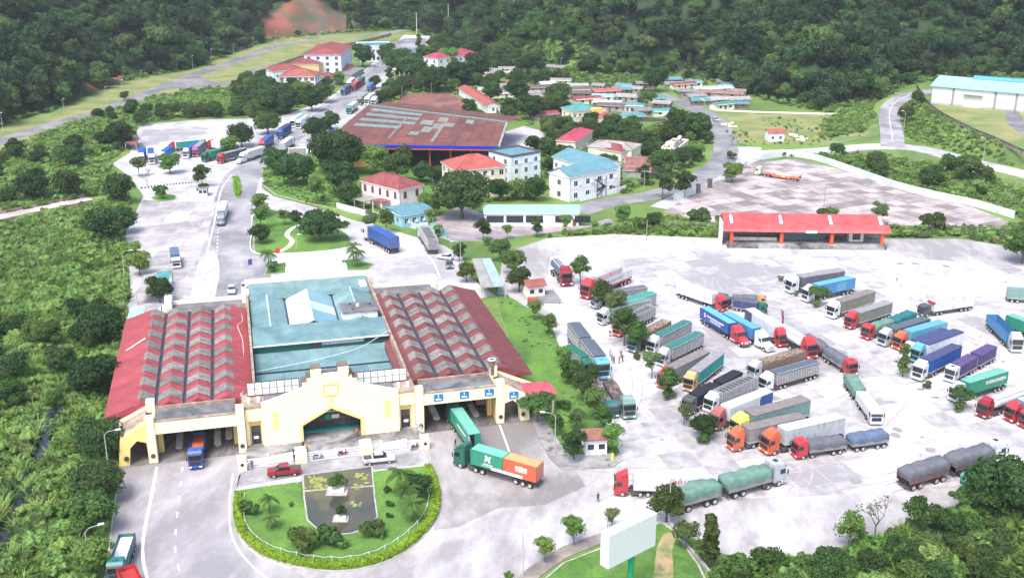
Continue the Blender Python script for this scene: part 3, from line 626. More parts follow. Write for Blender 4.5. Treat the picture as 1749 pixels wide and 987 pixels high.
part('eave_gutter', MB().box(22.3, 47.8, 20.4, 20.75, 4.4, 4.8), M_gut, gate)
for x0, xr, x1, zr, ms in ((22.3, 25.9, 29.3, 8.3, (M_teal, M_teal)), (29.7, 34.2, 39.2, 8.9, (M_teal2, M_teal3)), (39.6, 43.4, 47.7, 8.6, (M_teal, M_teal))):
    part('roof_sheet', MB().extx([(x0, 6.9), (xr, zr), (xr, zr-.1), (x0, 6.8)], 35.6, 55.1), ms[0], croof); part('roof_sheet', MB().extx([(xr, zr), (x1, 6.9), (x1, 6.8), (xr, zr-.1)], 35.6, 55.1), ms[1], croof)
    part('ridge_cap', MB().box(xr-.15, xr+.15, 35.6, 55.1, zr, zr+.08), M_teal2, croof)
for x_ in (29.5, 39.4): part('valley_gutter', MB().box(x_-.22, x_+.22, 35.6, 55.1, 6.6, 6.72), M_gut, croof)
part('roof_sheet', MB().extx([(34.25, 8.97), (39.2, 6.97), (39.2, 6.93), (34.25, 8.93)], 42.5, 47.5), M_teal2, croof)
part('tank_room', MB().box(40.2, 47.0, 37.2, 42.6, 6.6, 9.2), M_wh, gate); part('tank_room_roof', MB().box(39.9, 47.3, 36.9, 42.9, 9.2, 9.4), M_slabtop, gate)
for dx_, dy_ in ((42, 41.5), (45.9, 40.6), (42.2, 38.3)): part('vent', MB().tube((dx_, dy_, 9.4), (dx_, dy_, 9.6), .25), M_dark, gate)
part('vent', MB().tube((43.4, 40.2, 9.4), (43.4, 40.2, 9.9), .35), M_pale, gate)
part('back_parapet', MB().box(21.6, 50.3, 63.2, 64.0, 0, 9.1), M_pale, gate)
for a, b, z0, z1, yb in ((30.6, 44.0, 0, 10.2, 67.5), (31.6, 42.9, 10.2, 11.7, 67.2), (32.8, 41.6, 11.7, 13.2, 67.0)): part('back_tower', MB().box(a, b, 64.0, yb, z0, z1), mat('bright_render', (.84, .80, .74), .8, .08, .4), gate, bevel=.1)
for k, (x_, z_) in enumerate(((52.2, 5.55), (56.7, 5.55), (61.1, 5.55), (65.5, 4.55))):
    s_ = part('lane_sign', MB().box(x_-.8, x_+.8, -.42 if k < 3 else -.42, -.32, z_, z_+1.25), M_sign, gate)
    part('sign_numeral', MB().box(-.06, .06, -.02, 0, 0, .45).box(-.16, -.06, -.02, 0, .28, .36), M_wh, s_, (x_, -.42, z_+.7))
    part('sign_pictogram', MB().box(-.5, .18, -.02, 0, .1, .42).box(.24, .5, -.02, 0, .1, .3), M_wh, s_, (x_, -.42, z_+.1))
def cable(pts, r=.05, m=None): 
    S_ = smooth_line([Vector(p) for p in pts], 5); mb = MB()
    for a, b in zip(S_[:-1], S_[1:]): mb.tube(a, b, r, n=4)
    part('cable', mb, m or M_wh, gate)
cable([(20.2, 53, 6.4), (20.6, 46, 6.3), (19.6, 42, 6.7), (20.4, 34, 6.4), (20.2, 20, 6.4), (19.5, 8, 6.8), (20, 6, 8.2)]); cable([(22.4, 21, 5.3), (34, 22, 6.2), (42, 25, 6.6), (47.6, 28, 8.2)]); cable([(48.8, 56, 6.6), (49.9, 47, 6.7), (48.9, 44, 6.6), (50.4, 36, 6.7), (49.5, 29, 6.6)])
cable([(-1.2, 35, 6.2), (2.5, 36.5, 7.9)], .12)

# ================================================================== vehicles
COLS = dict(red=(.46, .04, .05), dred=(.26, .015, .03), orange=(.60, .12, .05), white=(.62, .645, .68), silver=(.42, .45, .48), cream=(.60, .56, .47), tan=(.52, .33, .14), yellow=(.75, .72, .12), dgreen=(.02, .13, .09), ggrey=(.16, .27, .25),
    green=(.03, .26, .16), teal=(.03, .26, .22), blue=(.025, .09, .32), lblue=(.06, .22, .44), sky=(.11, .36, .50), navy=(.055, .065, .15), slate=(.085, .105, .135), grey=(.24, .24, .25), dgrey=(.07, .075, .08), olive=(.20, .20, .17), brown=(.20, .10, .07), purple=(.085, .06, .16),
    magenta=(.38, .05, .19), black=(.02, .022, .03), tteal=(.04, .15, .14), tgreen=(.12, .22, .18), tgrey=(.12, .125, .15), tblue=(.10, .14, .22), mgreen=(.14, .42, .33), rust=(.33, .10, .09), pgreen=(.40, .62, .52), dteal=(.02, .14, .15), umber=(.19, .17, .165))
def P(c): return paint('paint_'+c, COLS[c])
def TP(c): return mat('tarp_'+c, COLS[c], .75, .22, .9, bump=.5, bscale=2.5, det=5, spec=.25)
M_tyre = mat('tyre_rubber', (.025, .025, .027), .85, .2, 4); M_rim = mat('wheel_rim', (.42, .40, .38), .6, .2, 4)
M_chas = mat('truck_chassis', (.07, .065, .065), .7, .35, 2); M_glass = mat('windscreen_glass', (.02, .025, .03), .08, .1, 1, spec=.8); M_lamp = mat('headlamp', (.85, .85, .82), .15, 0, 1)
M_gal = mat('galvanised_frame', (.42, .42, .42), .5, .25, 2); M_plas = mat('dark_plastic', (.035, .035, .04), .6, .2, 2)
def wheel_mb(r=.5, w_=.3):
    m = MB(); n = 14
    def ring(R, y): return [(R*math.cos(2*math.pi*i/n), y, R*math.sin(2*math.pi*i/n)) for i in range(n)]
    rs = [ring(r*.62, -w_/2), ring(r*.94, -w_/2), ring(r, -w_/2+.05), ring(r, w_/2-.05), ring(r*.94, w_/2), ring(r*.62, w_/2)]
    v = sum(rs, []); f = []; k = 0
    for a in range(5): f += [(a*n+i, a*n+(i+1) % n, (a+1)*n+(i+1) % n, (a+1)*n+i) for i in range(n)]
    m.add(v, f)
    for s in (-1, 1):
        v = ring(r*.62, s*w_/2)+ring(r*.42, s*(w_/2-.06))+ring(r*.2, s*(w_/2+.02)); m.add(v, [(i, (i+1) % n, n+(i+1) % n, n+i) for i in range(n)]+[(n+i, n+(i+1) % n, 2*n+(i+1) % n, 2*n+i) for i in range(n)]+[tuple(range(2*n, 3*n))], 1)
    return m
def wheels(t, xs, r=.5, wd=.34, track=1.08):
    for x in xs:
        for s in (-1, 1): cpart(('wheel', r, wd), 'wheel', lambda: wheel_mb(r, wd), [M_tyre, M_rim], t, (x, s*track, r))
def cabover(t, c, x=0, hi=True, deflect=True, low=False):
    """forward-control cab, front face at x"""
    m = P(c); top = 3.55 if hi else 2.95
    def body():
        b = MB(); b.extx([(-2.25, .75), (-.12, .75), (0, 1.0), (0, 1.95), (-.28, top-.35), (-.65, top), (-2.25, top+.06)], -1.24, 1.24); return b
    cab = cpart(('cabover', hi), 'cab', body, m, t, (x, 0, 0), bevel=.09)
    cpart(('ws', hi), 'windscreen', lambda: MB().extx([(.012, 1.98), (.03, 1.98), (-.2, top-.62), (-.22, top-.62)], -1.12, 1.12), M_glass, t, (x, 0, 0))
    cpart(('visor', hi), 'sun_visor', lambda: MB().extx([(-.10, top-.60), (.10, top-.66), (.10, top-.60), (-.16, top-.44)], -1.14, 1.14), M_plas, t, (x, 0, 0))
    cpart('grille', 'grille', lambda: MB().box(0, .03, -.95, .95, 1.0, 1.78).box(.03, .05, -.9, .9, 1.1, 1.16).box(.03, .05, -.9, .9, 1.35, 1.41), M_plas, t, (x+.005, 0, 0))
    cpart('bump', 'bumper', lambda: MB().extx([(-1.0, .4), (.1, .4), (.14, .62), (.08, .96), (-.3, .96), (-1, .9)], -1.26, 1.26), m, t, (x, 0, 0), bevel=.05)
    for s in (-1, 1):
        cpart(('sw', s, hi), 'side_window', lambda: MB().box(-1.25, -.34, 1.235*s, 1.265*s, 2.0, 2.75), M_glass, t, (x, 0, 0))
        cpart('hl', 'headlight', lambda: MB().box(.06, .15, -.26, .26, -.12, .12), M_lamp, t, (x, s*.92, .72))
        cpart(('mir', s), 'mirror', lambda: MB().box(-.06, .06, 0, .16*s, -.38, .34).box(-.02, .02, -.2*s, 0, .28, .32), M_plas, t, (x-.02, s*1.36, 2.3))
        cpart(('step', s), 'cab_step', lambda: MB().box(-2.1, -1.5, 1.0*s, 1.24*s, .42, .75), M_chas, t, (x, 0, 0))
    if hi: cpart('hatch', 'roof_hatch', lambda: MB().box(-1.5, -.95, -.32, .32, 0, .10), M_plas if c in ('white', 'silver') else P(c), t, (x, 0, top+.05))
    if deflect and hi:
        cpart('defl', 'roof_deflector', lambda: MB().extx([(-.75, 0), (-2.2, .02), (-2.2, .55), (-2.05, .62), (-1.5, .48)], -1.05, 1.05), m, t, (x, 0, top+.04), bevel=.06)
    return cab
def bonnet(t, c):
    m = P(c)
    cpart('hood', 'bonnet', lambda: MB().extx([(-2.2, .75), (-.2, .8), (0, 1.1), (-.05, 1.45), (-.35, 1.75), (-2.2, 2.15)], -.92, .92), m, t, bevel=.14)
    cpart('bfend', 'fender', lambda: MB().extx([(-2.2, .7), (-2.1, 1.2), (-1.6, 1.42), (-.9, 1.36), (-.2, 1.0), (-.12, .6), (-.5, .6), (-.75, 1.0), (-1.2, 1.15), (-1.7, .95), (-1.9, .6)], -1.22, 1.22), m, t, bevel=.04)
    cpart('bcab', 'cab', lambda: MB().extx([(-5.0, .75), (-2.0, .75), (-2.0, 2.1), (-2.65, 2.95), (-3.4, 3.65), (-4.1, 3.95), (-5.0, 4.0)], -1.22, 1.22), m, t, bevel=.14)
    cpart('bws', 'windscreen', lambda: MB().extx([(-2.0, 2.14), (-1.96, 2.14), (-2.52, 2.88), (-2.58, 2.86)], -1.06, 1.06), M_glass, t)
    cpart('bgr', 'grille', lambda: MB().box(-.06, .02, -.6, .6, .85, 1.5), M_gal, t); cpart('bbp', 'bumper', lambda: MB().box(-.5, .12, -1.2, 1.2, .38, .82), P('dgrey') if c != 'white' else P('silver'), t, bevel=.08)
    for s in (-1, 1):
        cpart(('bsw', s), 'side_window', lambda: MB().box(-3.3, -2.6, 1.215*s, 1.245*s, 2.1, 2.75), M_glass, t)
        cpart('bhl', 'headlight', lambda: MB().box(-.4, -.1, -.14, .14, 0, .22), M_lamp, t, (0, s*1.06, 1.12))
        cpart(('mir', s), 'mirror', lambda: MB().box(-.06, .06, 0, .16*s, -.38, .34), M_plas, t, (-2.3, s*1.34, 2.4))
        cpart(('btk', s), 'fuel_tank', lambda: MB().tube((-4.9, s*1.02, .72), (-3.0, s*1.02, .72), .3, n=10), M_gal, t)
def chassis(t, a, b, z=.95, tanks=True):
    def f():
        m = MB()
        for s in (-1, 1):
            m.box(b, a, s*.42-.06, s*.42+.06, z-.28, z); 
            if tanks: m.box(a-2.6, a-1.2, s*1.0-.24, s*1.0+.24, .45, .95)
        for k in range(int((a-b)/1.6)): m.box(b+.3+k*1.6, b+.4+k*1.6, -.42, .42, z-.22, z-.06)
        m.box(b, b+.12, -1.15, 1.15, .5, .78); return m
    cpart(('chas', round(a-b, 1), z, tanks, round(a, 1)), 'chassis', f, M_chas, t)
def sideguards(t, a, b, c=None):
    def f():
        m = MB()
        for s in (-1, 1):
            for z in (.55, .85): m.box(b, a, s*1.14-.03, s*1.14+.03, z, z+.1)
            for k in range(4): m.box(b+(a-b)*k/3-.04, b+(a-b)*k/3+.04, s*1.08-.04, s*1.08+.04, .5, 1.25)
        return m
    cpart(('sg', round(a, 1), round(b, 1)), 'side_guard', f, c or M_chas, t)
def container(t, c, x1, L=12.19, z=1.3, h=2.75, roofc=None, door='closed'):
    x0 = x1-L; n = int(L/.30)
    def body():
        m = MB(); st = (L-.3)/n
        for s in (-1, 1):
            v = []; f = []
            for i in range(n+1):
                y = s*(1.2 if i % 2 else 1.165); x = x0+.15+i*st; v += [(x-x1, y, z+.12), (x-x1, y, z+h-.12)]
            f = [(2*i, 2*i+2, 2*i+3, 2*i+1) for i in range(n)]; m.add(v, f)
            m.box(-L, 0, s*1.13, s*1.22, z, z+.12); m.box(-L, 0, s*1.13, s*1.22, z+h-.12, z+h)
            for e in (-L, -.15): m.box(e, e+.15, s*1.05, s*1.225, z+.12, z+h-.12)
        m.box(-.14, -.06, -1.1, 1.1, z+.1, z+h-.1); m.box(-L, 0, -1.13, 1.13, z, z+.1)
        if door == 'closed': m.box(-L+.02, -L+.1, -1.1, 1.1, z+.1, z+h-.1)
        return m
    o = cpart(('cont', L, z, h, door), 'container', body, P(c), t, (x1, 0, 0))
    cpart(('croof', L, z, h), 'container_roof', lambda: MB().box(-L+.05, -.05, -1.14, 1.14, z+h-.06, z+h-.02), P(roofc or c), o)
    if door == 'closed':
        def lk():
            m = MB()
            for y in (-.85, -.35, .35, .85): m.tube((-L-.03, y, z+.1), (-L-.03, y, z+h-.1), .03, n=5)
            m.box(-L-.01, -L+.02, -.02, .02, z+.1, z+h-.1); return m
        cpart(('lock', L, z, h), 'lock_rods', lk, M_gal, o)
    return o
def boxbody(t, c, x1, L, z=1.2, h=2.7, roofc=None, name='box_body', rail=True):
    o = cpart(('bb', L, z, h), name, lambda: MB().box(-L, 0, -1.24, 1.24, z, z+h), P(c), t, (x1, 0, 0), bevel=.05)
    cpart(('bbr', L, z, h), 'roof_panel', lambda: MB().box(-L+.06, -.06, -1.18, 1.18, z+h+.002, z+h+.03), P(roofc or c), o)
    if rail: cpart(('bbl', L, z, h), 'corner_rails', lambda: MB().box(-L-.02, .02, 1.2, 1.27, z-.05, z+.12).box(-L-.02, .02, -1.27, -1.2, z-.05, z+.12).box(-L-.03, -L, -1.25, 1.25, z+h-.12, z+h+.01), M_gal, o)
    return o
def tarpbody(t, c, x1, L, z=1.15, h=2.3, side=.9, sag=.42, sidec='grey', seed=1, lumpy=1):
    """drop-side body heaped with a load under a roped tarpaulin"""
    o = cpart(('tb', L, z, side), 'side_boards', lambda: MB().box(-L, 0, -1.22, 1.22, z, z+side).box(-L-.04, .04, -1.25, 1.25, z+side-.1, z+side), P(sidec), t, (x1, 0, 0))
    def ribs():
        m = MB()
        for k in range(int(L/.9)+1): m.box(-L+k*.9, -L+k*.9+.08, -1.27, 1.27, z, z+side-.1)
        return m
    cpart(('tbr', L, z, side), 'side_ribs', ribs, P(sidec), o)
    def tarp():
        m = MB(); nx_ = max(12, int(L*2)); prof = [(-1.3, z+side-.35), (-1.29, z+side+.1), (-1.26, z+h-.22), (-1.02, z+h-.04), (-.35, z+h), (.35, z+h), (1.02, z+h-.04), (1.26, z+h-.22), (1.29, z+side+.1), (1.3, z+side-.35)]
        r = random.Random(seed*13+int(L*10)); ph = [r.uniform(0, 6) for _ in range(6)]
        v = []
        for i in range(nx_+1):
            u = i/nx_; x = .04-(L+.08)*u; en = min(1, min(u, 1-u)*nx_/1.6)
            for j, (y, zz) in enumerate(prof):
                k = max(0, (zz-z-side)/(h-side)); w_ = (math.sin(u*11*L/8+ph[0])*.5+math.sin(u*23*L/8+ph[1]+y)*.3+math.sin(u*5+ph[2])*.5+.3*math.sin(y*4+ph[3]+u*9)+.35*math.sin(u*L*3.1+ph[4]+y*.8))*sag*.45*k*lumpy
                fold = .05*math.sin(u*40+ph[4])*math.sin(j*1.7+ph[5])
                v.append((x, y*(1+fold*.6)-(0 if en > .99 else 0), zz-k*(1-en)*.2+w_+(.18*math.sin(u*math.pi*L/1.5)*(1-k) if j in (0, 9) else 0)))
        n = len(prof); f = [(i*n+j, (i+1)*n+j, (i+1)*n+j+1, i*n+j+1) for i in range(nx_) for j in range(n-1)]+[tuple(range(n)), tuple(range(nx_*n+n-1, nx_*n-1, -1))]
        m.add(v, f); m.smooth = True; return m
    cpart(('tarp', L, z, h, side, sag, seed), 'tarpaulin', tarp, TP(c), o)
    return o
def curtain(t, c, x1, L, z=1.2, h=2.75, roofc='grey', low=.0, sidec=None):
    """tilt-covered body: taut sheet over hoops, darker flat roof"""
    o = cpart(('cu', L, z, h), 'curtain_side', lambda: curtmb(L, z, h), TP(c), t, (x1, 0, 0))
    cpart(('cur', L, z, h), 'roof_sheet', lambda: MB().exty([(-1.27, z+h-.22), (-1.25, z+h), (0, z+h+.09), (1.25, z+h), (1.27, z+h-.22)], -L-.03, .03), TP(roofc), o)
    cpart(('cuf', L, z, h), 'body_frame', lambda: MB().box(-L-.04, .04, -1.26, 1.26, z-.12, z+.08).box(-L-.04, -L, -1.25, -1.1, z, z+h).box(-L-.04, -L, 1.1, 1.25, z, z+h), M_gal, o)
    return o
def curtmb(L, z, h):
    m = MB(); n = int(L/.35)
    for s in (-1, 1):
        v = []
        for i in range(n+1): y = s*(1.235 if i % 2 else 1.195); v += [(-L+i*L/n, y, z+.08), (-L+i*L/n, y, z+h-.2)]
        m.add(v, [(2*i, 2*i+2, 2*i+3, 2*i+1) for i in range(n)])
    m.box(-L, -L+.05, -1.2, 1.2, z+.08, z+h-.1); m.box(-.05, 0, -1.2, 1.2, z+.08, z+h-.1); return m
def stake(t, c, x1, L, z=1.15, h=2.75, roofc='tteal', load=None, framec=None, cover=1.0):
    """high slatted body, posts and rails, with or without a sheet over the top"""
    fm = framec or M_gal
    o = cpart(('sf', L, z), 'body_floor', lambda: MB().box(-L, 0, -1.22, 1.22, z-.1, z+.1).box(-L, 0, -1.18, 1.18, z+.1, z+.7), P(c), t, (x1, 0, 0))
    def fr():
        m = MB(); n = int(L/.75)
        for s in (-1, 1):
            for i in range(n+1): x = -L+i*L/n; m.box(x-.05, x+.05, s*1.19-.05, s*1.19+.05, z+.1, z+h)
            for k in range(7): zz = z+.7+k*(h-.75)/6; m.box(-L, 0, s*1.23-.03, s*1.23+.03, zz, zz+.13)
        for x in (-L, 0):
            for k in range(7): zz = z+.7+k*(h-.75)/6; m.box(x-.03, x+.03, -1.2, 1.2, zz, zz+.13)
        for i in range(int(L/1.2)+1): m.box(-L+i*1.2, -L+i*1.2+.07, -1.2, 1.2, z+h-.03, z+h+.04)
        return m
    cpart(('sfr', L, z, h), 'slatted_frame', fr, fm, o)
    if load: cpart(('sld', L, z, h), 'load', lambda: loadmb(L, z, h), load, o)
    else: cpart(('sld2', L, z, h), 'inner_sheet', lambda: MB().box(-L+.15, -.15, -1.1, 1.1, z+.7, z+h-.5), TP('dgrey'), o)
    if roofc: cpart(('srf', L, z, h, cover), 'roof_sheet', lambda: MB().exty([(-1.28, z+h-.25), (-1.24, z+h+.05), (0, z+h+.14), (1.24, z+h+.05), (1.28, z+h-.25)], -L*cover-.04, .04), TP(roofc), o)
    return o
def loadmb(L, z, h):
    m = MB(); r = random.Random(5)
    for i in range(int(L/.8)):
        for j in range(3):
            x = -L+.5+i*.8; y = -.75+j*.75; m.box(x-.35, x+.35, y-.33, y+.33, z+.3, z+h-.5+r.uniform(0, .45))
    return m
def openbox(t, c, x1, L, z=1.15, h=1.6, load=None):
    def f():
        m = MB(); m.box(-L, 0, -1.22, 1.22, z-.1, z+.05)
        for s in (-1, 1): m.box(-L, 0, s*1.16, s*1.22, z, z+h); m.box(-L, 0, s*1.14, s*1.27, z+h-.12, z+h)
        for e in (-L, -.08): m.box(e, e+.08, -1.16, 1.16, z, z+h)
        for k in range(int(L/1.1)+1): 
            for s in (-1, 1): m.box(-L+k*1.1, -L+k*1.1+.1, s*1.22, s*1.27, z, z+h-.12)
        return m
    o = cpart(('ob', L, z, h), 'open_body', f, P(c), t, (x1, 0, 0))
    if load: cpart(('obl', L, z, h, load.name), 'load', lambda: MB().box(-L+.12, -.12, -1.1, 1.1, z+.05, z+h*.62), load, o)
    return o
def tank(t, c, x1, L, r=1.15, z=2.5, mt=None):
    def f():
        m = MB(); m.smooth = False; n = 18; xs = [0, -.25, -L+.25, -L]; rs = [.75, 1, 1, .75]; v = []
        for x, k in zip(xs, rs): v += [(x, r*k*math.cos(2*math.pi*i/n), z+r*k*.92*math.sin(2*math.pi*i/n)) for i in range(n)]
        m.add(v, [(a*n+i, a*n+(i+1) % n, (a+1)*n+(i+1) % n, (a+1)*n+i) for a in range(3) for i in range(n)]+[tuple(range(n)), tuple(range(4*n-1, 3*n-1, -1))]); return m
    o = cpart(('tank', L, r, z), 'tank', f, mt or P(c), t, (x1, 0, 0), bevel=0)
    for k in range(5): cpart('manh', 'manhole', lambda: MB().tube((0, 0, 0), (0, 0, .2), .28, n=10), M_gal, o, (-L*(k+.5)/5, 0, z+r*.92-.04))
    cpart(('cw', L, r), 'catwalk', lambda: MB().box(-L+.3, -.3, .55, .85, z+r*.82, z+r*.82+.05).box(-L+.3, -.3, -.85, -.55, z+r*.82, z+r*.82+.05), M_gal, o)
    return o
def lettering(txt, sz, m, parent, loc, side=-1, sx=1):
    """flat painted lettering on the side wall of a body, reading along the body"""
    cu = bpy.data.curves.new('lettering', 'FONT'); cu.body = txt; cu.size = sz; cu.align_x = 'CENTER'; cu.align_y = 'CENTER'; cu.extrude = .004; cu.offset = .02*sz
    tmp = bpy.data.objects.new('tmp', cu); COL.objects.link(tmp); dg = bpy.context.evaluated_depsgraph_get()
    me_ = bpy.data.meshes.new_from_object(tmp.evaluated_get(dg)); bpy.data.objects.remove(tmp); me_.materials.clear(); me_.materials.append(m)
    o = link('lettering', me_, parent, loc); o.rotation_euler = (math.pi/2, 0, 0 if side < 0 else math.pi); o.scale = (sx, 1, 1); return o
VEH = {}
def place(t, nose, tail, zt, L, kmin=.88):
    """nose: pixel of the bumper's foot; tail: pixel of the roof's rear end at height zt"""
    a = W(*nose); b = W(tail[0], tail[1], zt); d = Vector((a.x-b.x, a.y-b.y, 0)); k = max(kmin, min(1.10, d.length/L)); d.normalize()
    mid = (a+b)/2; mid.z = 0
    a2 = a if not (.85 < (Vector((a.x-b.x, a.y-b.y)).length/L) < 1.15) else mid+d*L*k/2
    t.location = (a2.x, a2.y, .03); t.rotation_euler = (0, 0, math.atan2(d.y, d.x)); t.scale = (k, k, k)
Z5 = lambda x, y: (900+x/3.084, 420+y/3.084)
Z6 = lambda x, y: (1300+x/3.085, 420+y/3.085)
ZC = lambda x, y: (1180+x/7.05, 490+y/7.05)
ZB = lambda x, y: (1180+x/4.858, 640+y/4.858)
ZE = lambda x, y: (1320+x/7.05, 450+y/7.05)
Z8 = lambda x, y: (1300+x/3.216, 680+y/3.216)
ZR = lambda x, y: (200+x/3.289, 180+y/3.289)
ZM = lambda x, y: (440+x/5.83, 40+y/5.83)
ZF = lambda x, y: (1020+x/5.144, 770+y/5.144)
def semi(label, nose, tail, cab, body, zt=4.0, cabtype='c', hi=True, group=None):
    """articulated lorry; body = (kind, colour, roof colour)"""
    t = thing('semi_truck', label, 'truck', group=group)
    if cabtype == 'c':
        cabover(t, cab, 0, hi); x1 = -3.15; L = 15.75; wheels(t, (-1.35, -4.3, -5.6)); chassis(t, -1.5, -6.6, .95)
    else:
        bonnet(t, cab); x1 = -5.75; L = 18.3; wheels(t, (-1.15, -6.1, -7.4)); chassis(t, -3, -8.4, .95, False)
    bl = 12.4; chassis(t, x1-.3, x1-bl, 1.2, False); wheels(t, (x1-8.7, x1-10.0, x1-11.3)); sideguards(t, x1-3.4, x1-7.9)
    k, c, rc = (list(body)+[None, None])[:3]
    VEH['x1'] = x1; o = None
    if k == 'cont': o = container(t, c, x1-.2, 12.19, 1.35, 2.7, rc)
    elif k == 'contopen': o = container(t, c, x1-.2, 12.19, 1.35, 2.7, rc, 'open')
    elif k == 'box': o = boxbody(t, c, x1, bl, 1.3, 2.7, rc)
    elif k == 'curtain': o = curtain(t, c, x1, bl, 1.25, 2.7, rc or 'grey')
    elif k == 'stake': o = stake(t, 'grey', x1, bl, 1.3, 2.55, rc)
    elif k == 'cattle': o = stake(t, 'brown', x1, bl, 1.3, 2.3, None, mat('sacked_load', (.30, .22, .17), .9, .4, 3), mat('brown_frame', (.24, .18, .15), .7, .3, 2))
    elif k == 'tarp': o = tarpbody(t, c, x1, bl, 1.25, 2.5, 1.0, .3, rc or 'grey', seed=len(label))
    elif k == 'open': o = openbox(t, c, x1, bl, 1.25, 1.9)
    elif k == 'flat':
        o = cpart('flatbed', 'flatbed', lambda: MB().box(-bl, 0, -1.22, 1.22, 1.15, 1.3), P(c), t, (x1, 0, 0)); cpart('flatload', 'load', lambda: flatload(bl), mat('scrap_load', (.19, .14, .13), .9, .5, 2), t, (x1, 0, 1.3))
    elif k == 'tank': o = tank(t, c, x1, bl-.3)
    place(t, nose, tail, zt, L); return t, o
def flatload(L):
    m = MB(); r = random.Random(3)
    for i in range(26): x = -r.uniform(.4, L-.5); y = r.uniform(-.9, .9); a, b, c = r.uniform(.3, .9), r.uniform(.1, .3), r.uniform(.15, .8); m.box(x-a, x+a, y-b, y+b, 0, c)
    return m
def rigid(label, nose, tail, cab, body, zt=3.5, trailer=None, L=None, hi=True, cat='truck', group=None, defl=False, kmin=.88):
    t = thing('lorry', label, cat, group=group); cabover(t, cab, 0, hi, defl); bl = 7.6
    def bod(k, c, rc, x1, bl):
        if k == 'tarp': return tarpbody(t, c, x1, bl, 1.15, 2.0, .95, .40, rc or 'grey', seed=len(label)+int(-x1))
        if k == 'curtain': return curtain(t, c, x1, bl, 1.15, 2.5, rc or 'grey')
        if k == 'stake': return stake(t, 'grey', x1, bl, 1.15, 2.6, rc)
        if k == 'slat': return stake(t, 'grey', x1, bl, 1.15, 2.4, None)
        if k == 'box': return boxbody(t, c, x1, bl, 1.15, 2.5, rc)
        if k == 'lowbox': return boxbody(t, c, x1, bl, 1.15, 1.75, rc)
        if k == 'dump': return openbox(t, c, x1, bl, 1.2, 1.5, LOADS.get(rc) if rc else None)
        if k == 'tank': return tank(t, c, x1, bl)
    o = bod(*body, -2.6, bl) if len(body) == 3 else bod(body[0], body[1], None, -2.6, bl)
    wheels(t, (-1.35, -3.2, -7.6, -8.95)) if bl > 7 else None; chassis(t, -1.5, -2.6-bl, .95)
    tot = 2.6+bl
    if trailer:
        x1 = -tot-1.3; b2 = 7.6; k = list(trailer)+[None]
        bod(k[0], k[1], k[2], x1, b2); wheels(t, (x1-1.0, x1-2.3, x1-b2+2.2, x1-b2+.9)); chassis(t, x1-.1, x1-b2, 1.0, False)
        cpart('drawbar', 'drawbar', lambda: MB().box(-1.5, 0, -.1, .1, .6, .75).box(-1.4, -.6, -.5, -.4, .6, .7).box(-1.4, -.6, .4, .5, .6, .7), M_chas, t, (-tot, 0, 0)); tot = -x1+b2
    place(t, nose, tail, zt, tot, kmin); return t, o
LOADS = {'whiteload': mat('pale_load', (.72, .70, .72), .9, .1, 1), 'orangeload': mat('orange_tray', (.55, .13, .05), .8, .35, 1), 'redload': mat('red_tray', (.35, .03, .03), .8, .25, 1)}

# ------------------------------------------------------------------ the lorries, one by one
M_wtxt = mat('white_lettering', (.85, .85, .85), .5, 0); M_rtxt = mat('red_lettering', (.5, .03, .03), .5, 0); M_gtxt = mat('grey_lettering', (.30, .30, .34), .5, 0)
def body_sign(o, txt, sz, m, xc, z, side, sx=1, y=1.235): lettering(txt, sz, m, o, (xc, side*y, z), side, sx)
def strokes(o, m, x0, x1, z, h, side, n, fill=.7, y=1.228):
    """lettering too small in the photograph to read: a row of painted strokes"""
    r = random.Random(int(z*100)+n); mb = MB(); st = (x1-x0)/n
    for k in range(n):
        a = x0+k*st; hh = h*r.uniform(.75, 1); mb.box(a, a+st*fill, side*y, side*(y+.012), z, z+hh)
    part('lettering', mb, m, o)
# front yard
t, o = semi('dark green tractor with a half green, half orange container turning in front of the gate', (781.5, 791), (924, 793), ('dgreen'), ('none', 'orange'), 4.05)
g1 = container(t, 'green', -3.35, 6.06, 1.35, 2.7, 'mgreen'); g2 = container(t, 'orange', -9.5, 6.06, 1.35, 2.7, 'tan')
strokes(g1, M_wtxt, -4.2, -2.3, 2.0, .2, 1, 11); strokes(g1, M_wtxt, -4.4, -2.1, 1.72, .13, 1, 15); strokes(g2, M_wtxt, -4.4, -2.2, 2.7, .75, 1, 3, .85); strokes(g2, M_wtxt, -4.4, -2.2, 2.42, .16, 1, 9)
part('white_strip', MB().box(-6.05, -3.9, 1.222, 1.235, 1.35, 1.85), M_wtxt, g1); part('white_strip', MB().box(-3.6, -.02, 1.222, 1.235, 1.35, 1.85), M_wtxt, g2)
# prancing animal emblem on the green half
m = MB(); em = [(-.5, 0), (-.15, .0), (-.1, .35), (.25, .3), (.35, 0), (.6, .1), (.5, .55), (.35, .75), (.55, 1.1), (.25, 1.25), (.1, 1.0), (-.25, .9), (-.5, 1.2), (-.62, .95), (-.35, .55)]
m.add([(p[0], 0, p[1]) for p in em]+[(p[0], .012, p[1]) for p in em], [tuple(range(15)), tuple(range(29, 14, -1))]+[(i, (i+1) % 15, (i+1) % 15+15, i+15) for i in range(15)]); part('emblem', m, M_wtxt, g1, (-3.3, 1.236, 2.5))
t, o = semi('all green container lorry driving into the gate with its rear door open', (772, 716), (811, 737), 'dgreen', ('contopen', 'green', 'mgreen'), 4.05)
m = MB(); m.box(-12.25, -12.19, -1.2, .05, 1.45, 3.95); part('door_leaf', m, P('green'), o); part('door_leaf', MB().box(-13.3, -12.2, 1.2, 1.25, 1.45, 3.95), P('silver'), o); part('inner_wall', MB().box(-12.1, -12.0, 0.05, 1.1, 1.45, 3.9), mat('dark_inside', (.01, .01, .01), .9), o)  # inner_wall here is a near-black panel painting the shade inside the container
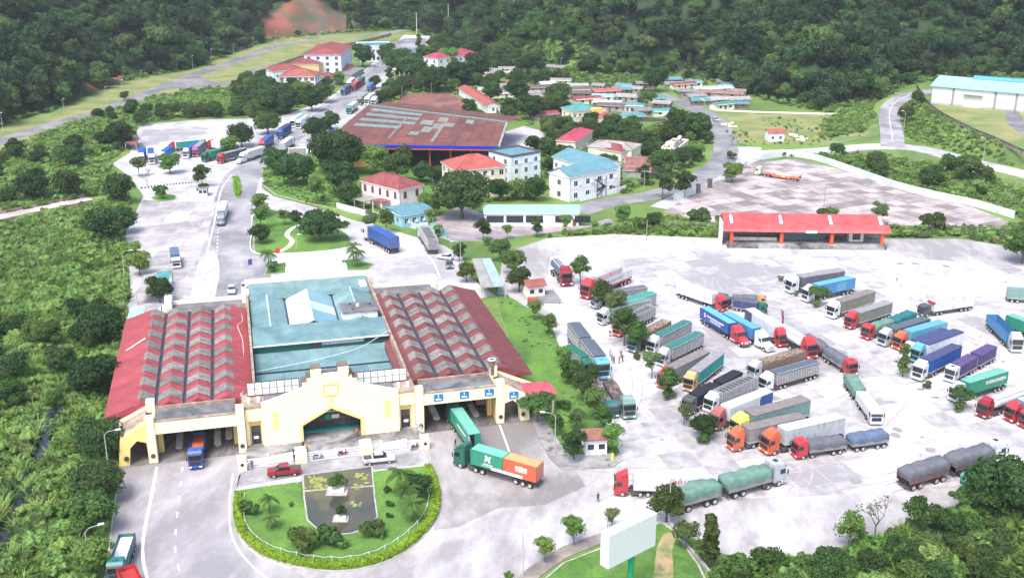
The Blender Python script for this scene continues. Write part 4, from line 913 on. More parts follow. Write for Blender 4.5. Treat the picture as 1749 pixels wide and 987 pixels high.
strokes(o, M_wtxt, -10.2, -4.6, 2.6, .5, 1, 12)
t, o = semi('rust red container lorry seen from behind inside the right hand gate', (803, 640), (832, 684), 'dred', ('cont', 'rust'), 4.05)
rigid('blue tipper lorry with an empty orange tray coming out of the left gate', (334.8, 803), (338, 741), 'blue', ('dump', 'blue', 'orangeload'), 2.8, L=1)
semi('lorry with a dark green box close behind the blue tipper under the left gate', (336, 740), (338, 668), 'dgreen', ('curtain', 'dgreen', 'dteal'), 4)
rigid('small white lorry waiting deep under the right end of the left gate', (388, 728), (380, 684), 'white', ('box', 'white', 'white'), 3.5, hi=False)
rigid('green sided tipper with red tray walls and a pale load at the lower left corner', (199, 999), (212, 920), 'dteal', ('dump', 'dteal', 'whiteload'), 2.7)
rigid('red tray of a second tipper just entering the bottom edge of the photo', (250, 1060), (214, 965), 'red', ('dump', 'red', 'redload'), 2.7)
t, o = semi('red tractor with a long white box trailer lettered CAO LOC crossing the front yard', (1049, 842), (1211, 806), 'red', ('box', 'white', 'white'), 4.0)
body_sign(o, 'CAO LOC', 1.0, M_rtxt, -8.2, 3.0, 1, 1, 1.25); 
rigid('green tarpaulin lorry and trailer driving right across the front of the lot', Z8(105, 455), (1146, 842), 'silver', ('tarp', 'tgreen', 'grey'), 3.2, ('tarp', 'tgreen', 'grey'))
rigid('dark tarpaulin lorry and trailer heading away behind the lower right trees', (1708, 785), Z8(775, 400), 'white', ('tarp', 'tgrey', 'brown'), 3.2, ('tarp', 'tgrey', 'brown'))
rigid('green lorry mostly hidden by the trees at the lower right', (1746, 822), Z8(1130, 430), 'white', ('tarp', 'mgreen', 'green'), 3.2)
rigid('red cabbed lorry and trailer under slate blue tarpaulins, nearest of the parked row', ZB(850, 688), ZB(1620, 440), 'red', ('tarp', 'tgrey', 'grey'), 3.2, ('tarp', 'tblue', 'grey'))
# near right block
semi('orange tractor with a white streaked reefer container beside the slate tarpaulin lorry', ZB(600, 657), ZB(1255, 330), 'orange', ('cont', 'silver', 'white'), 4.1)
semi('orange tractor with grey sheeted trailer, second from the nearest in its row', ZB(320, 628), ZB(925, 315), 'orange', ('curtain', 'grey', 'umber'), 4.0)
semi('yellow tractor with a greenish trailer under a brown grey roof sheet', ZB(350, 530), ZB(960, 190), 'yellow', ('curtain', 'ggrey', 'umber'), 4.0)
t, o = semi('brown tractor with a white trailer whose rear third is royal blue', ZB(180, 460), ZB(650, 105), 'rust', ('box', 'white', 'white'), 4.05)
m = MB()
for s in (-1, 1): m.add([(-12.38, s*1.245, 1.35), (-9.4, s*1.245, 1.35), (-8.6, s*1.245, 2.3), (-8.5, s*1.245, 3.2), (-8.9, s*1.245, 3.95), (-12.38, s*1.245, 3.95)], [tuple(range(6))])
m.box(-12.43, -12.41, -1.2, 1.2, 1.4, 3.9); part('blue_panel', m, P('blue'), o); strokes(o, M_gtxt, -7.6, -3.2, 2.1, .75, 1, 12, .35, 1.245)
semi('open topped white slatted lorry wedged behind the blue and white trailer', (1208, 706), ZB(470, 5), 'white', ('stake', 'grey'), 3.9, hi=True)
rigid('black sheeted lorry and trailer next to the white slatted lorry', Z5(835, 890), Z5(1045, 682), 'dgrey', ('curtain', 'black', 'black'), 3.7, ('curtain', 'black', 'black'))
semi('tan orange tractor with a teal curtain trailer under a grey roof sheet', Z5(845, 772), Z5(1015, 545), 'tan', ('curtain', 'teal', 'grey'), 4.0)
semi('red tractor with a brown grey sheeted trailer left of the teal curtain one', Z5(705, 755), Z5(940, 540), 'red', ('curtain', 'grey', 'umber'), 4.0)
semi('silver tractor with slatted trailer and dark teal roof, nearest of the teal roofed ones', Z5(700, 638), Z5(870, 462), 'silver', ('stake', 'grey', 'tteal'), 3.95)
semi('white tractor with slatted trailer and bright teal roof in the middle of the row', Z5(648, 572), Z5(835, 388), 'white', ('stake', 'grey', 'tteal'), 3.95)
semi('greenish tractor with a brown slatted trailer full of sacks', Z5(548, 565), Z5(720, 388), 'ggrey', ('cattle', 'brown'), 3.7)
semi('orange red tractor with an open topped slatted trailer', Z5(468, 480), Z5(645, 306), 'orange', ('stake', 'grey'), 3.9)
semi('silver tractor with pale slatted trailer and narrow grey roof sheet', Z5(382, 418), Z5(600, 277), 'silver', ('stake', 'grey', 'tgreen'), 3.9)
semi('slatted trailer with the brightest teal roof behind two grey tractors', Z5(420, 385), Z5(670, 232), 'dgrey', ('stake', 'grey', 'teal'), 3.95)
semi('grey tractor with a slate green roof sheet at the upper end of the slatted row', Z5(345, 330), Z5(590, 207), 'silver', ('stake', 'grey', 'tgrey'), 3.9)
t, o = semi('red tractor with a white open topped container with red base, by the lone lot tree', Z5(300, 283), Z5(532, 122), 'red', ('open', 'white'), 3.2)
part('red_sill', MB().box(-12.45, .02, -1.29, 1.29, 1.15, 1.5), P('red'), o); strokes(o, M_gtxt, -8.6, -2.6, 2.1, .6, 1, 9, .6, 1.28)
rigid('dark red tank lorry with a slim silver blue tank, standing apart at upper left', Z5(212, 217), Z5(145, 72), 'dred', ('tank', 'tblue'), 3.3, defl=True)
# left column
rigid('sky blue lorry and trailer with dark slate roofs along the grass strip', Z5(402, 712), Z5(222, 382), 'sky', ('stake', 'grey', 'slate'), 3.8, ('stake', 'grey', 'slate'))
rigid('green lorry half hidden by the trees beside the sky blue one', Z5(330, 690), Z5(235, 525), 'dgreen', ('stake', 'green', 'dgreen'), 3.6)
semi('dark green tractor pulling a long flat trailer strewn with scrap', Z5(540, 918), Z5(425, 690), 'ggrey', ('flat', 'dgrey'), 1.8)
semi('second dark green tractor under the trees beside the scrap trailer', Z5(450, 912), Z5(348, 690), 'dteal', ('flat', 'dgrey'), 1.8, hi=False)
# middle group
semi('long white container on a red tractor at the head of the middle group', ZC(395, 300), Z5(805, 178), 'red', ('cont', 'white', 'white'), 4.1)
rigid('lorry and trailer under slate grey and green tarpaulins with a tan cab', ZC(890, 228), ZC(225, 25), 'tan', ('tarp', 'tgrey', 'grey'), 3.3, ('tarp', 'tteal', 'tgreen'), kmin=.72)
rigid('dark blue flat topped lorry and trailer with a green cab', ZC(905, 338), ZC(355, 80), 'dgreen', ('curtain', 'navy', 'slate'), 3.3, ('curtain', 'dgrey', 'slate'), kmin=.72)
t, o = semi('red bonneted tractor with a royal blue container lettered in white', ZC(668, 735), ZC(160, 210), 'red', ('cont', 'blue', 'sky'), 4.1, cabtype='b')
body_sign(o, 'S', 1.5, M_wtxt, -9.9, 2.8, -1); strokes(o, M_wtxt, -9.0, -1.8, 2.8, .32, -1, 22, .85); strokes(o, M_wtxt, -7.6, -3.0, 2.3, .25, -1, 16, .6); strokes(o, M_wtxt, -7.6, -3.0, 1.95, .25, -1, 16, .6)
semi('white bonneted tractor with a mid blue container', ZC(965, 795), ZC(455, 290), 'white', ('cont', 'lblue', 'sky'), 4.1, cabtype='b')
t, o = semi('red cabover tractor with a white container showing a navy rear end', ZC(1110, 735), ZC(705, 232), 'red', ('cont', 'white', 'white'), 4.1)
part('navy_panel', MB().box(-12.2, -9.0, -1.228, -1.223, 1.5, 3.95), P('navy'), o)
semi('red tractor with a low white tank trailer beside two slate tarpaulin lorries', Z6(268, 602), (1312, 540), 'red', ('tank', 'white'), 3.6)
rigid('red cabbed lorry and trailer under slate grey tarpaulins in the open centre', Z6(482, 690), Z6(278, 475), 'red', ('tarp', 'tgrey', 'grey'), 3.2, ('tarp', 'tgrey', 'dgrey'))
semi('silver tractor with a slatted brown trailer of sacks in the middle group', Z5(1175, 705), Z6(140, 555), 'silver', ('cattle', 'brown'), 3.7)
semi('white tractor with a brown slatted trailer under a slate roof', Z5(1235, 770), Z6(210, 610), 'white', ('stake', 'brown', 'slate'), 4.0)
# right group
semi('white tractor with a grey flat sheeted trailer, first of the upper right row', ZE(175, 362), ZE(835, 105), 'white', ('curtain', 'tgrey', 'grey'), 3.2)
t, o = semi('white tractor with a bright blue container behind the leaning lot tree', ZE(375, 468), ZE(965, 145), 'white', ('cont', 'lblue', 'sky'), 4.1)
part('pale_panel', MB().box(-9.2, -6.0, 1.223, 1.23, 1.5, 3.7), P('sky'), o)
semi('white tractor with an olive grey sheeted trailer', ZE(680, 668), ZE(1195, 312), 'white', ('curtain', 'olive', 'umber'), 3.9)
semi('red tractor with a long greenish grey sheeted trailer next to the olive grey one', ZE(895, 790), Z6(675, 283), 'red', ('curtain', 'olive', 'grey'), 3.9)
rigid('lorry and trailer under teal and dark green tarpaulins with a red cab', Z6(542, 495), Z6(770, 340), 'red', ('tarp', 'tgreen', 'grey'), 3.3, ('tarp', 'dteal', 'dgreen'))
semi('silver tractor with a dark slate sheeted trailer', Z6(630, 530), Z6(875, 366), 'silver', ('curtain', 'tgrey', 'slate'), 4.0)
semi('orange tractor with a light sky blue container', Z6(708, 550), Z6(965, 384), 'orange', ('cont', 'sky', 'sky'), 4.1)
semi('white bonneted tractor with a navy roofed trailer', Z6(725, 618), Z6(965, 428), 'white', ('curtain', 'blue', 'navy'), 4.0, cabtype='b')
semi('sky blue tractor with a navy roofed trailer and white side', Z6(800, 620), Z6(1045, 437), 'sky', ('curtain', 'white', 'navy'), 4.0)
t, o = semi('white tractor with a deep navy curtain trailer, foremost of the blue ones', Z6(815, 712), Z6(1035, 512), 'white', ('curtain', 'blue', 'navy'), 4.0)
rigid('white cabbed lorry and trailer with purple sheets', Z6(985, 722), Z6(1185, 543), 'white', ('curtain', 'purple', 'purple'), 3.1, ('curtain', 'purple', 'purple'))
t, o = semi('silver tractor with a green container lettered EVERGREEN behind a lot tree', Z6(1005, 825), Z6(1285, 637), 'silver', ('cont', 'green', 'mgreen'), 4.1)
body_sign(o, 'EVERGREEN', 1.05, M_wtxt, -8.3, 2.9, 1, 1.15)
semi('dark red tractor with a white tank trailer at the right edge of the lot', Z6(1155, 907), Z6(1420, 715), 'dred', ('tank', 'white'), 3.8)
semi('red tractor with a pale blue container at the right edge of the lot', Z6(1298, 928), Z6(1540, 760), 'red', ('cont', 'sky', 'white'), 4.0)
semi('bright red tractor cut off by the right edge of the photo', Z6(1372, 962), Z6(1620, 800), 'red', ('cont', 'grey', 'grey'), 4.0)
semi('silver tractor with an open topped steel blue trailer facing the camera at far right', Z6(1345, 568), Z6(1218, 352), 'silver', ('open', 'lblue'), 3.3)
semi('green container trailer leaving the photo at the right edge', (1815, 600), Z6(1372, 372), 'white', ('cont', 'green', 'mgreen'), 4.0)
rigid('grey green lorry body just visible at the right edge above the others', (1790, 520), (1752, 492), 'ggrey', ('box', 'ggrey', 'ggrey'), 3.5)
t, o = semi('white open topped trailer standing alone at the top of the right row', Z6(835, 372), Z6(1110, 258), 'dgrey', ('open', 'white'), 3.3, hi=False)
part('red_front_rack', MB().box(-.3, .2, -1.2, 1.2, 3.0, 3.5), P('red'), o)
rigid('white box lorry with a green tarpaulin trailer facing the camera in the open yard', ZB(1535, 425), ZB(1385, 65), 'white', ('lowbox', 'white', 'white'), 3.0, ('tarp', 'tgreen', 'tgreen'), hi=False)
# rear yard and upper lot
semi('dark blue bonneted tractor with a white trailer coming down the rear road', (377, 387), (382, 342), 'tblue', ('box', 'white', 'white'), 4.0, cabtype='b')
rigid('small white lorry with a slate blue sheeted body parked in the left slab lot', (302, 460), (297, 423), 'white', ('curtain', 'tblue', 'tblue'), 3.6, hi=False)
t, o = semi('white tractor with a blue container driving away past the round garden', (626, 407), (676, 409), 'white', ('cont', 'blue', 'blue'), 4.1)
semi('white slatted lorry parked behind the two cars on the right of the rear road', (722, 405), (747, 424), 'white', ('stake', 'white'), 3.8)
for lb, a, b, cb, bd, zt, kw in (
    ('white lorry with blue roof sheet, leftmost of the upper lot row', ZR(138, 330), ZR(135, 258), 'white', ('curtain', 'lblue', 'blue'), 3.8, {}),
    ('white lorry with blue roof sheet, second from left in the upper lot row', ZR(197, 335), ZR(188, 252), 'white', ('curtain', 'lblue', 'blue'), 3.8, {}),
    ('white lorry with blue roof sheet, third from left behind the round tree', ZR(250, 325), ZR(278, 240), 'white', ('curtain', 'lblue', 'blue'), 3.8, {}),
    ('red lorry with a mint green roofed box angled behind the blue roofed three', ZR(296, 262), ZR(350, 200), 'red', ('box', 'teal', 'pgreen'), 3.8, {}),
    ('white lorry with a royal blue roof next to the magenta one', ZR(385, 302), ZR(415, 222), 'white', ('curtain', 'blue', 'blue'), 3.8, {}),
    ('magenta cabbed lorry with a dark roofed trailer', ZR(438, 293), ZR(470, 202), 'magenta', ('curtain', 'tblue', 'grey'), 3.8, {}),
    ('dark green tractor with a green container in the upper lot', ZR(485, 322), ZR(572, 238), 'dgreen', ('cont', 'green', 'green'), 4.0, {}),
    ('red tractor nosing out from under a tree in the upper lot', ZR(572, 330), ZR(650, 250), 'red', ('curtain', 'slate', 'grey'), 3.8, {}),
    ('white roofed trailer with a red deflector behind the green container', ZR(515, 245), ZR(600, 205), 'red', ('box', 'white', 'white'), 3.8, {}),
    ('white bonneted tractor with a white trailer standing at the kerb of the rear road', ZR(678, 332), ZR(765, 240), 'white', ('box', 'white', 'white'), 4.0, dict(cabtype='b')),
    ('magenta red tractor with a blue container on the main road', ZR(812, 258), ZR(890, 168), 'red', ('cont', 'blue', 'blue'), 4.0, {}),
    ('blue sheeted lorry on the main road ahead of the trees', ZR(912, 190), ZR(995, 130), 'blue', ('curtain', 'blue', 'navy'), 3.6, {}),
    ('pale green topped lorry first of a pair on the main road', ZR(985, 128), ZR(1020, 55), 'white', ('box', 'white', 'pgreen'), 3.8, {}),
    ('pale green topped lorry second of a pair on the main road', ZR(1018, 137), ZR(1075, 60), 'white', ('box', 'white', 'pgreen'), 3.8, {}),
    ('white container trailer seen from behind heading up the main road', ZR(985, 225), ZR(868, 235), 'white', ('cont', 'silver', 'white'), 4.0, {}),
    ('dark rust sheeted lorry half hidden beyond the dark signboard', ZR(1105, 190), ZR(1030, 225), 'grey', ('curtain', 'brown', 'brown'), 3.6, {}),
    ('green and white lorry coming down the main road beside the palm median', ZM(905, 910), ZM(955, 800), 'green', ('box', 'white', 'white'), 3.8, {}),
    ('grey lorry behind the green and white one on the main road', ZM(1010, 818), ZM(1040, 715), 'grey', ('stake', 'grey', 'grey'), 3.8, {}),
    ('white box trailer nearest the brown roofed market hall', ZM(1150, 830), ZM(1215, 745), 'white', ('box', 'white', 'white'), 3.8, {}),
    ('white box trailer parked left of the one by the market hall', ZM(1085, 820), ZM(1140, 740), 'white', ('box', 'white', 'white'), 3.8, {}),
    ('blue box lorry under the trees at the upper main road', ZM(1110, 690), ZM(1120, 590), 'blue', ('box', 'blue', 'lblue'), 3.8, {}),
    ('red lorry in front of a pair on the upper main road', ZM(950, 680), ZM(985, 610), 'dred', ('curtain', 'dred', 'rust'), 3.6, {}),
    ('dark lorry behind the red one on the upper main road', ZM(1005, 640), ZM(985, 560), 'dred', ('curtain', 'dgrey', 'dteal'), 3.6, {}),
    ('blue grey lorry parked by the pink court on the upper main road', ZM(848, 722), ZM(870, 650), 'tblue', ('curtain', 'tblue', 'slate'), 3.4, {}),
    ('white lorry parked under trees beside the office entrance', ZM(908, 650), ZM(930, 590), 'white', ('box', 'silver', 'white'), 3.4, {})):
    t_, _ = semi(lb, a, b, cb, bd, zt, group=None, **kw)
    if a[0] > 440 and ('main road' in lb or 'market hall' in lb or 'office entrance' in lb or 'signboard' in lb):
        n_ = W(*a); i_ = min(range(1, len(R1)-1), key=lambda i: (R1[i]-n_).length); dr = (R1[i_-1]-R1[i_+1]).normalized()
        if 'from behind' in lb: dr = -dr
        t_.rotation_euler.z = math.atan2(dr.y, dr.x); t_.location = (n_.x, n_.y, .03); t_.scale = (.92, .92, .92)
rigid('small blue lorry beside the round crowned tree on the main road', ZR(1215, 158), ZR(1190, 118), 'blue', ('box', 'white', 'grey'), 3.0, hi=False)
# orange low loader on the upper slab lot
t = thing('low_loader', 'white tractor with an orange low loader on the upper slab lot', 'truck'); cabover(t, 'cream', 0, True, False); wheels(t, (-1.35, -4.3, -5.6, -14.2, -15.4, -16.6)); chassis(t, -1.5, -6.5)
part('loader_deck', MB().extx([(-3.6, 1.35), (-7.2, 1.35), (-7.9, .85), (-13.2, .85), (-13.8, 1.2), (-18, 1.2), (-18, 1.0), (-13.6, 1.0), (-13, .6), (-7.9, .6), (-7.3, 1.1), (-3.6, 1.1)], -1.25, 1.25), P('orange'), t)
part('loader_ramp', MB().extx([(-17.2, 1.2), (-17.9, 1.2), (-18.2, 2.2), (-17.9, 2.2)], -1.1, 1.1), P('orange'), t); part('loader_winch', MB().box(-12, -10.6, -.5, .5, .86, 1.5), P('yellow'), t)
place(t, (1291, 299), (1361, 303), 1.2, 18.2)
# red tall rack standing between two tractors
t = thing('banner_stand', 'tall red panel on a mast between two tractors in the middle group', 'banner', W(*ZC(1088, 640)) + Vector((0, 0, .03)), -.5)
part('mast', MB().box(-.12, .12, -.3, .3, 0, 5.4), P('dred'), t); part('banner_panel', MB().add([(-.25, -.1, 5.0), (-.25, .9, 4.2), (-.25, .9, 6.0), (-.25, -.9, 7.2), (-.25, -.9, 6.2)], [(0, 1, 2, 3, 4)]).add([(-.18, -.1, 5.0), (-.18, .9, 4.2), (-.18, .9, 6.0), (-.18, -.9, 7.2), (-.18, -.9, 6.2)], [(4, 3, 2, 1, 0)]), P('red'), t)
# cars, pickups, motorbikes
def car(label, px, head, c, kind='car', L=4.5):
    p = W(*px); h = W(*head); d = h-p; t = thing('parked_car' if kind == 'car' else 'pickup', label, 'car' if kind == 'car' else 'pickup truck', (p.x, p.y, .03), math.atan2(d.y, d.x)); m = P(c)
    if kind == 'car':
        part('body', MB().extx([(2.2, .35), (2.25, .7), (1.9, .85), (1.0, .98), (-1.9, 1.02), (-2.2, .9), (-2.25, .4)], -.88, .88), m, t, bevel=.1)
        part('cabin_glass', MB().extx([(1.0, .96), (.25, 1.42), (-1.2, 1.46), (-1.85, 1.0)], -.78, .78), M_glass, t, bevel=.05); part('roof', MB().extx([(.22, 1.44), (-1.15, 1.48), (-1.15, 1.52), (.15, 1.49)], -.7, .7), m, t)
    else:
        part('body', MB().extx([(2.6, .5), (2.65, .95), (2.4, 1.12), (1.4, 1.18), (-2.5, 1.2), (-2.6, .6)], -.9, .9), m, t, bevel=.08)
        part('cabin_glass', MB().extx([(1.4, 1.16), (.7, 1.72), (-.7, 1.76), (-.95, 1.18)], -.8, .8), M_glass, t, bevel=.05); part('roof', MB().extx([(.68, 1.73), (-.68, 1.77), (-.68, 1.83), (.55, 1.8)], -.74, .74), m, t); part('load_bed', MB().box(-2.45, -1.1, -.72, .72, 1.201, 1.23), M_chas, t)
    for x in (1.4, -1.4) if kind == 'car' else (1.65, -1.6): 
        for s in (-1, 1): cpart('cwheel', 'wheel', lambda: wheel_mb(.34, .22), [M_tyre, M_rim], t, (x, s*.8, .34))
    fx = 2.22 if kind == 'car' else 2.6
    for s in (-1, 1): part('headlight', MB().box(fx-.15, fx+.03, s*.62-.18, s*.62+.18, .66, .82), M_lamp, t); part('tail_light', MB().box(-fx-.03, -fx+.1, s*.7-.12, s*.7+.12, .7, .9), mat('tail_lamp', (.4, .01, .01), .3), t)
car('white hatchback parked behind the slatted lorry on the rear road', (760, 443), (746, 441), 'white'); car('dark blue saloon parked next to the white hatchback', (768, 456), (771, 470), 'slate')
car('white saloon with dark windows, left of two behind the left gate', (396, 499), (396, 512), 'white'); car('white saloon close to the cream block, right of two behind the left gate', (419, 494), (419, 507), 'white')
car('white pickup truck with open bed in front of the entrance steps', (647, 790), (680, 786), 'white', 'p'); car('dark red pickup truck on the left of the entrance steps', (486, 811), (455, 814), 'dred', 'p')
car('white van like car at the office entrance up the main road', (609, 125), (600, 126), 'white'); car('silver car by the gravel heap beside the town lane', (1222, 207), (1232, 211), 'silver'); car('white car on the dark court among the shacks', (924, 180), (932, 179), 'white'); car('black jeep in front of the blue roofed warehouse, left one', (1663, 182), (1674, 182), 'black', 'p'); car('black jeep in front of the blue roofed warehouse, right one', (1712, 184), (1723, 185), 'black', 'p')
for p in bpy.data.objects:
    if p.get('label', '').startswith('black jeep'): q = hit(1663 if 'left' in p['label'] else 1712, 183); p.location = q + Vector((0, 0, .1))
def motorbike(label, px, c, rz):
    p = W(*px); t = thing('motorbike', label, 'motorbike', (p.x, p.y, .16), rz)
    for x in (-.62, .62): part('wheel', wheel_mb(.3, .12), [M_tyre, M_rim], t, (x, 0, .3))
    part('body', MB().extx([(-.75, .75), (-.1, .62), (.15, .4), (.35, .45), (.5, .95), (.6, 1.0), (.5, .6), (.2, .28), (-.35, .3)], -.14, .14), P(c), t, bevel=.03)
    part('seat', MB().extx([(-.75, .76), (.05, .68), (.05, .78), (-.7, .86)], -.13, .13), M_plas, t); part('handlebar', MB().box(.42, .48, -.34, .34, 1.02, 1.07), M_plas, t); part('front_fork', MB().tube((.48, 0, 1.0), (.62, 0, .3), .05), M_gal, t)
motorbike('red motorbike parked on the pale steps before the glazed entrance', (586, 779), 'dred', .4); motorbike('silver motorbike parked left of the red one on the steps', (544, 785), 'silver', .3); motorbike('dark motorbike beside the right end pier of the steps', (709, 768), 'dgrey', .8)

# ------------------------------------------------------------------ people
def person(label, px, shirt, trousers, rz=0, z=.03, stride=.12, arm=.15, h=1.7):
    p = W(px[0], px[1], z); t = thing('person', label, 'person', (p.x, p.y, z), rz); k = h/1.7
    J = {'pel': (0, 0, .93), 'wa': (0, 0, 1.08), 'ch': (.01, 0, 1.3), 'nk': (.02, 0, 1.45), 'hd': (.04, 0, 1.56), 'ht': (.03, 0, 1.66)}
    E_ = [('pel', 'wa', .13, .12), ('wa', 'ch', .12, .15), ('ch', 'nk', .15, .055), ('nk', 'hd', .055, .095), ('hd', 'ht', .095, .07)]
    for s, n in ((-1, 'l'), (1, 'r')):
        J['hp'+n] = (0, s*.09, .88); J['kn'+n] = (s*stride*.6+.03, s*.10, .48); J['an'+n] = (s*stride, s*.10, .09); J['to'+n] = (s*stride+.16, s*.11, .04)
        J['sh'+n] = (0, s*.18, 1.40); J['el'+n] = (-.02-s*arm*.3, s*.24, 1.13); J['wr'+n] = (.08-s*arm, s*.25, .9); J['ha'+n] = (.11-s*arm, s*.25, .81)
        E_ += [('pel', 'hp'+n, .13, .095), ('hp'+n, 'kn'+n, .095, .06), ('kn'+n, 'an'+n, .06, .042), ('an'+n, 'to'+n, .045, .04), ('ch', 'sh'+n, .13, .06), ('sh'+n, 'el'+n, .06, .042), ('el'+n, 'wr'+n, .04, .03), ('wr'+n, 'ha'+n, .035, .03)]
    names = list(J); R_ = {}
    for a, b, ra, rb in E_: R_[a] = ra; R_[b] = rb
    me_ = bpy.data.meshes.new('body'); me_.from_pydata([tuple(c*k for c in J[n_]) for n_ in names], [(names.index(a), names.index(b)) for a, b, _, _ in E_], [])
    o = link('body', me_, t); sk = o.modifiers.new('skin', 'SKIN'); 
    for i, n_ in enumerate(names): me_.skin_vertices[0].data[i].radius = (R_[n_]*k, R_[n_]*k)
    me_.skin_vertices[0].data[0].use_root = True; o.modifiers.new('sub', 'SUBSURF').levels = 1; o.modifiers['sub'].render_levels = 1
    dg = bpy.context.evaluated_depsgraph_get(); m2 = bpy.data.meshes.new_from_object(o.evaluated_get(dg)); o.modifiers.clear(); o.data = m2
    for mm in (mat('skin', (.42, .25, .17), .6), mat('cloth_'+shirt, COLS[shirt], .85), mat('cloth_'+trousers, COLS[trousers], .85), mat('hair', (.015, .012, .01), .7)): m2.materials.append(mm)
    for f in m2.polygons:
        c = f.center/k; f.use_smooth = True
        f.material_index = 3 if c.z > 1.60 or (c.z > 1.53 and c.x < .01) else 0 if c.z > 1.43 else 2 if c.z < .96 and abs(c.y) < .19 else 1 if c.z > 1.1 else (0 if abs(c.y) > .19 else 1)
    return t
person('person in dark clothes walking across the yard below the red and white lorry', (1021.5, 857), 'dgrey', 'black', 1.9); person('person in black standing by the cab of the turning green lorry', (778, 764), 'black', 'dgrey', 2.5)
person('person in a tan top at the left side of the glazed entrance', (524, 771), 'tan', 'black', -1.2, .6); person('person in black beside the one with the tan top', (518, 767), 'black', 'black', -.6, .6); person('person in dark clothes at the top of the steps near the left pier', (502, 779), 'dgrey', 'black', -2, .5); person('person in black lower on the steps near the left pier', (503, 789), 'black', 'slate', -2, .3)
person('person in dark blue at the foot of the steps by the left end pier', (431, 800), 'slate', 'black', -1.6, .03); person('person in orange inside the right side of the glazed entrance', (610, 745), 'orange', 'brown', -1.6, .6)
person('person in black standing alone among the slatted lorries', Z5(437, 478), 'black', 'dgrey', .4)
for i, (q, c) in enumerate((((437, 583), 'slate'), ((447, 606), 'grey'), ((458, 618), 'dgrey'), ((485, 618), 'slate'), ((495, 590), 'dgrey'), ((503, 610), 'black'))):
    person(['person at the upper left of the group talking in the lane', 'person in grey in the group talking in the lane', 'person in dark grey lowest left of the group in the lane', 'person in blue grey lowest of the group in the lane', 'person in dark grey at the upper right of the group in the lane', 'person in black at the right end of the group in the lane'][i], Z5(*q), c, 'black', i*1.1, .05, .05)
person('person in a white top alone on the open lot at upper right', Z6(714, 188), 'white', 'dgrey', 2); person('person in pale blue and white at the right doorway of the gate', (712, 738), 'white', 'sky', -1, .6, .05); person('person in pale clothes beside the one at the right doorway', (719, 740), 'silver', 'white', -2.2, .6, .05); person('person on the verge behind the gatehouse by the rear kerb', (413, 331), 'tan', 'black', 1)

# ================================================================== houses, sheds and town
WIN = {}
def window(par, x, z, w_, h, y, m=None, side='f', arch=False, nm='window'):
    def fr():
        b = MB()
        if arch: n = 8; pts = [(-w_/2, 0), (w_/2, 0)]+[(w_/2*math.cos(math.pi*i/n), h*.7+w_/2*math.sin(math.pi*i/n)) for i in range(n+1)]; b.extx(pts, -.05, 0)
        else: b.box(-w_/2-.08, w_/2+.08, -.07, 0, -.08, 0).box(-w_/2-.08, w_/2+.08, -.07, 0, h, h+.08).box(-w_/2-.08, -w_/2, -.07, 0, 0, h).box(w_/2, w_/2+.08, -.07, 0, 0, h).box(-.03, .03, -.06, -.01, 0, h)
        return b
    return fr
def add_windows(root, Ln, y, rz, origin, xs, zs, w_, h, arch=False, fm=None, gm_=None):
    fm = fm or M_wh; gm_ = gm_ or M_dark
    for z in zs:
        for x in xs:
            f = cpart(('wf', w_, h, arch), 'window', window(None, 0, 0, w_, h, 0, arch=arch), fm if not arch else (gm_), root, origin(x, z), rz)
            if not arch: cpart(('wp', w_, h), 'pane', lambda: MB().box(-w_/2, w_/2, -.03, -.004, 0, h), gm_, f)
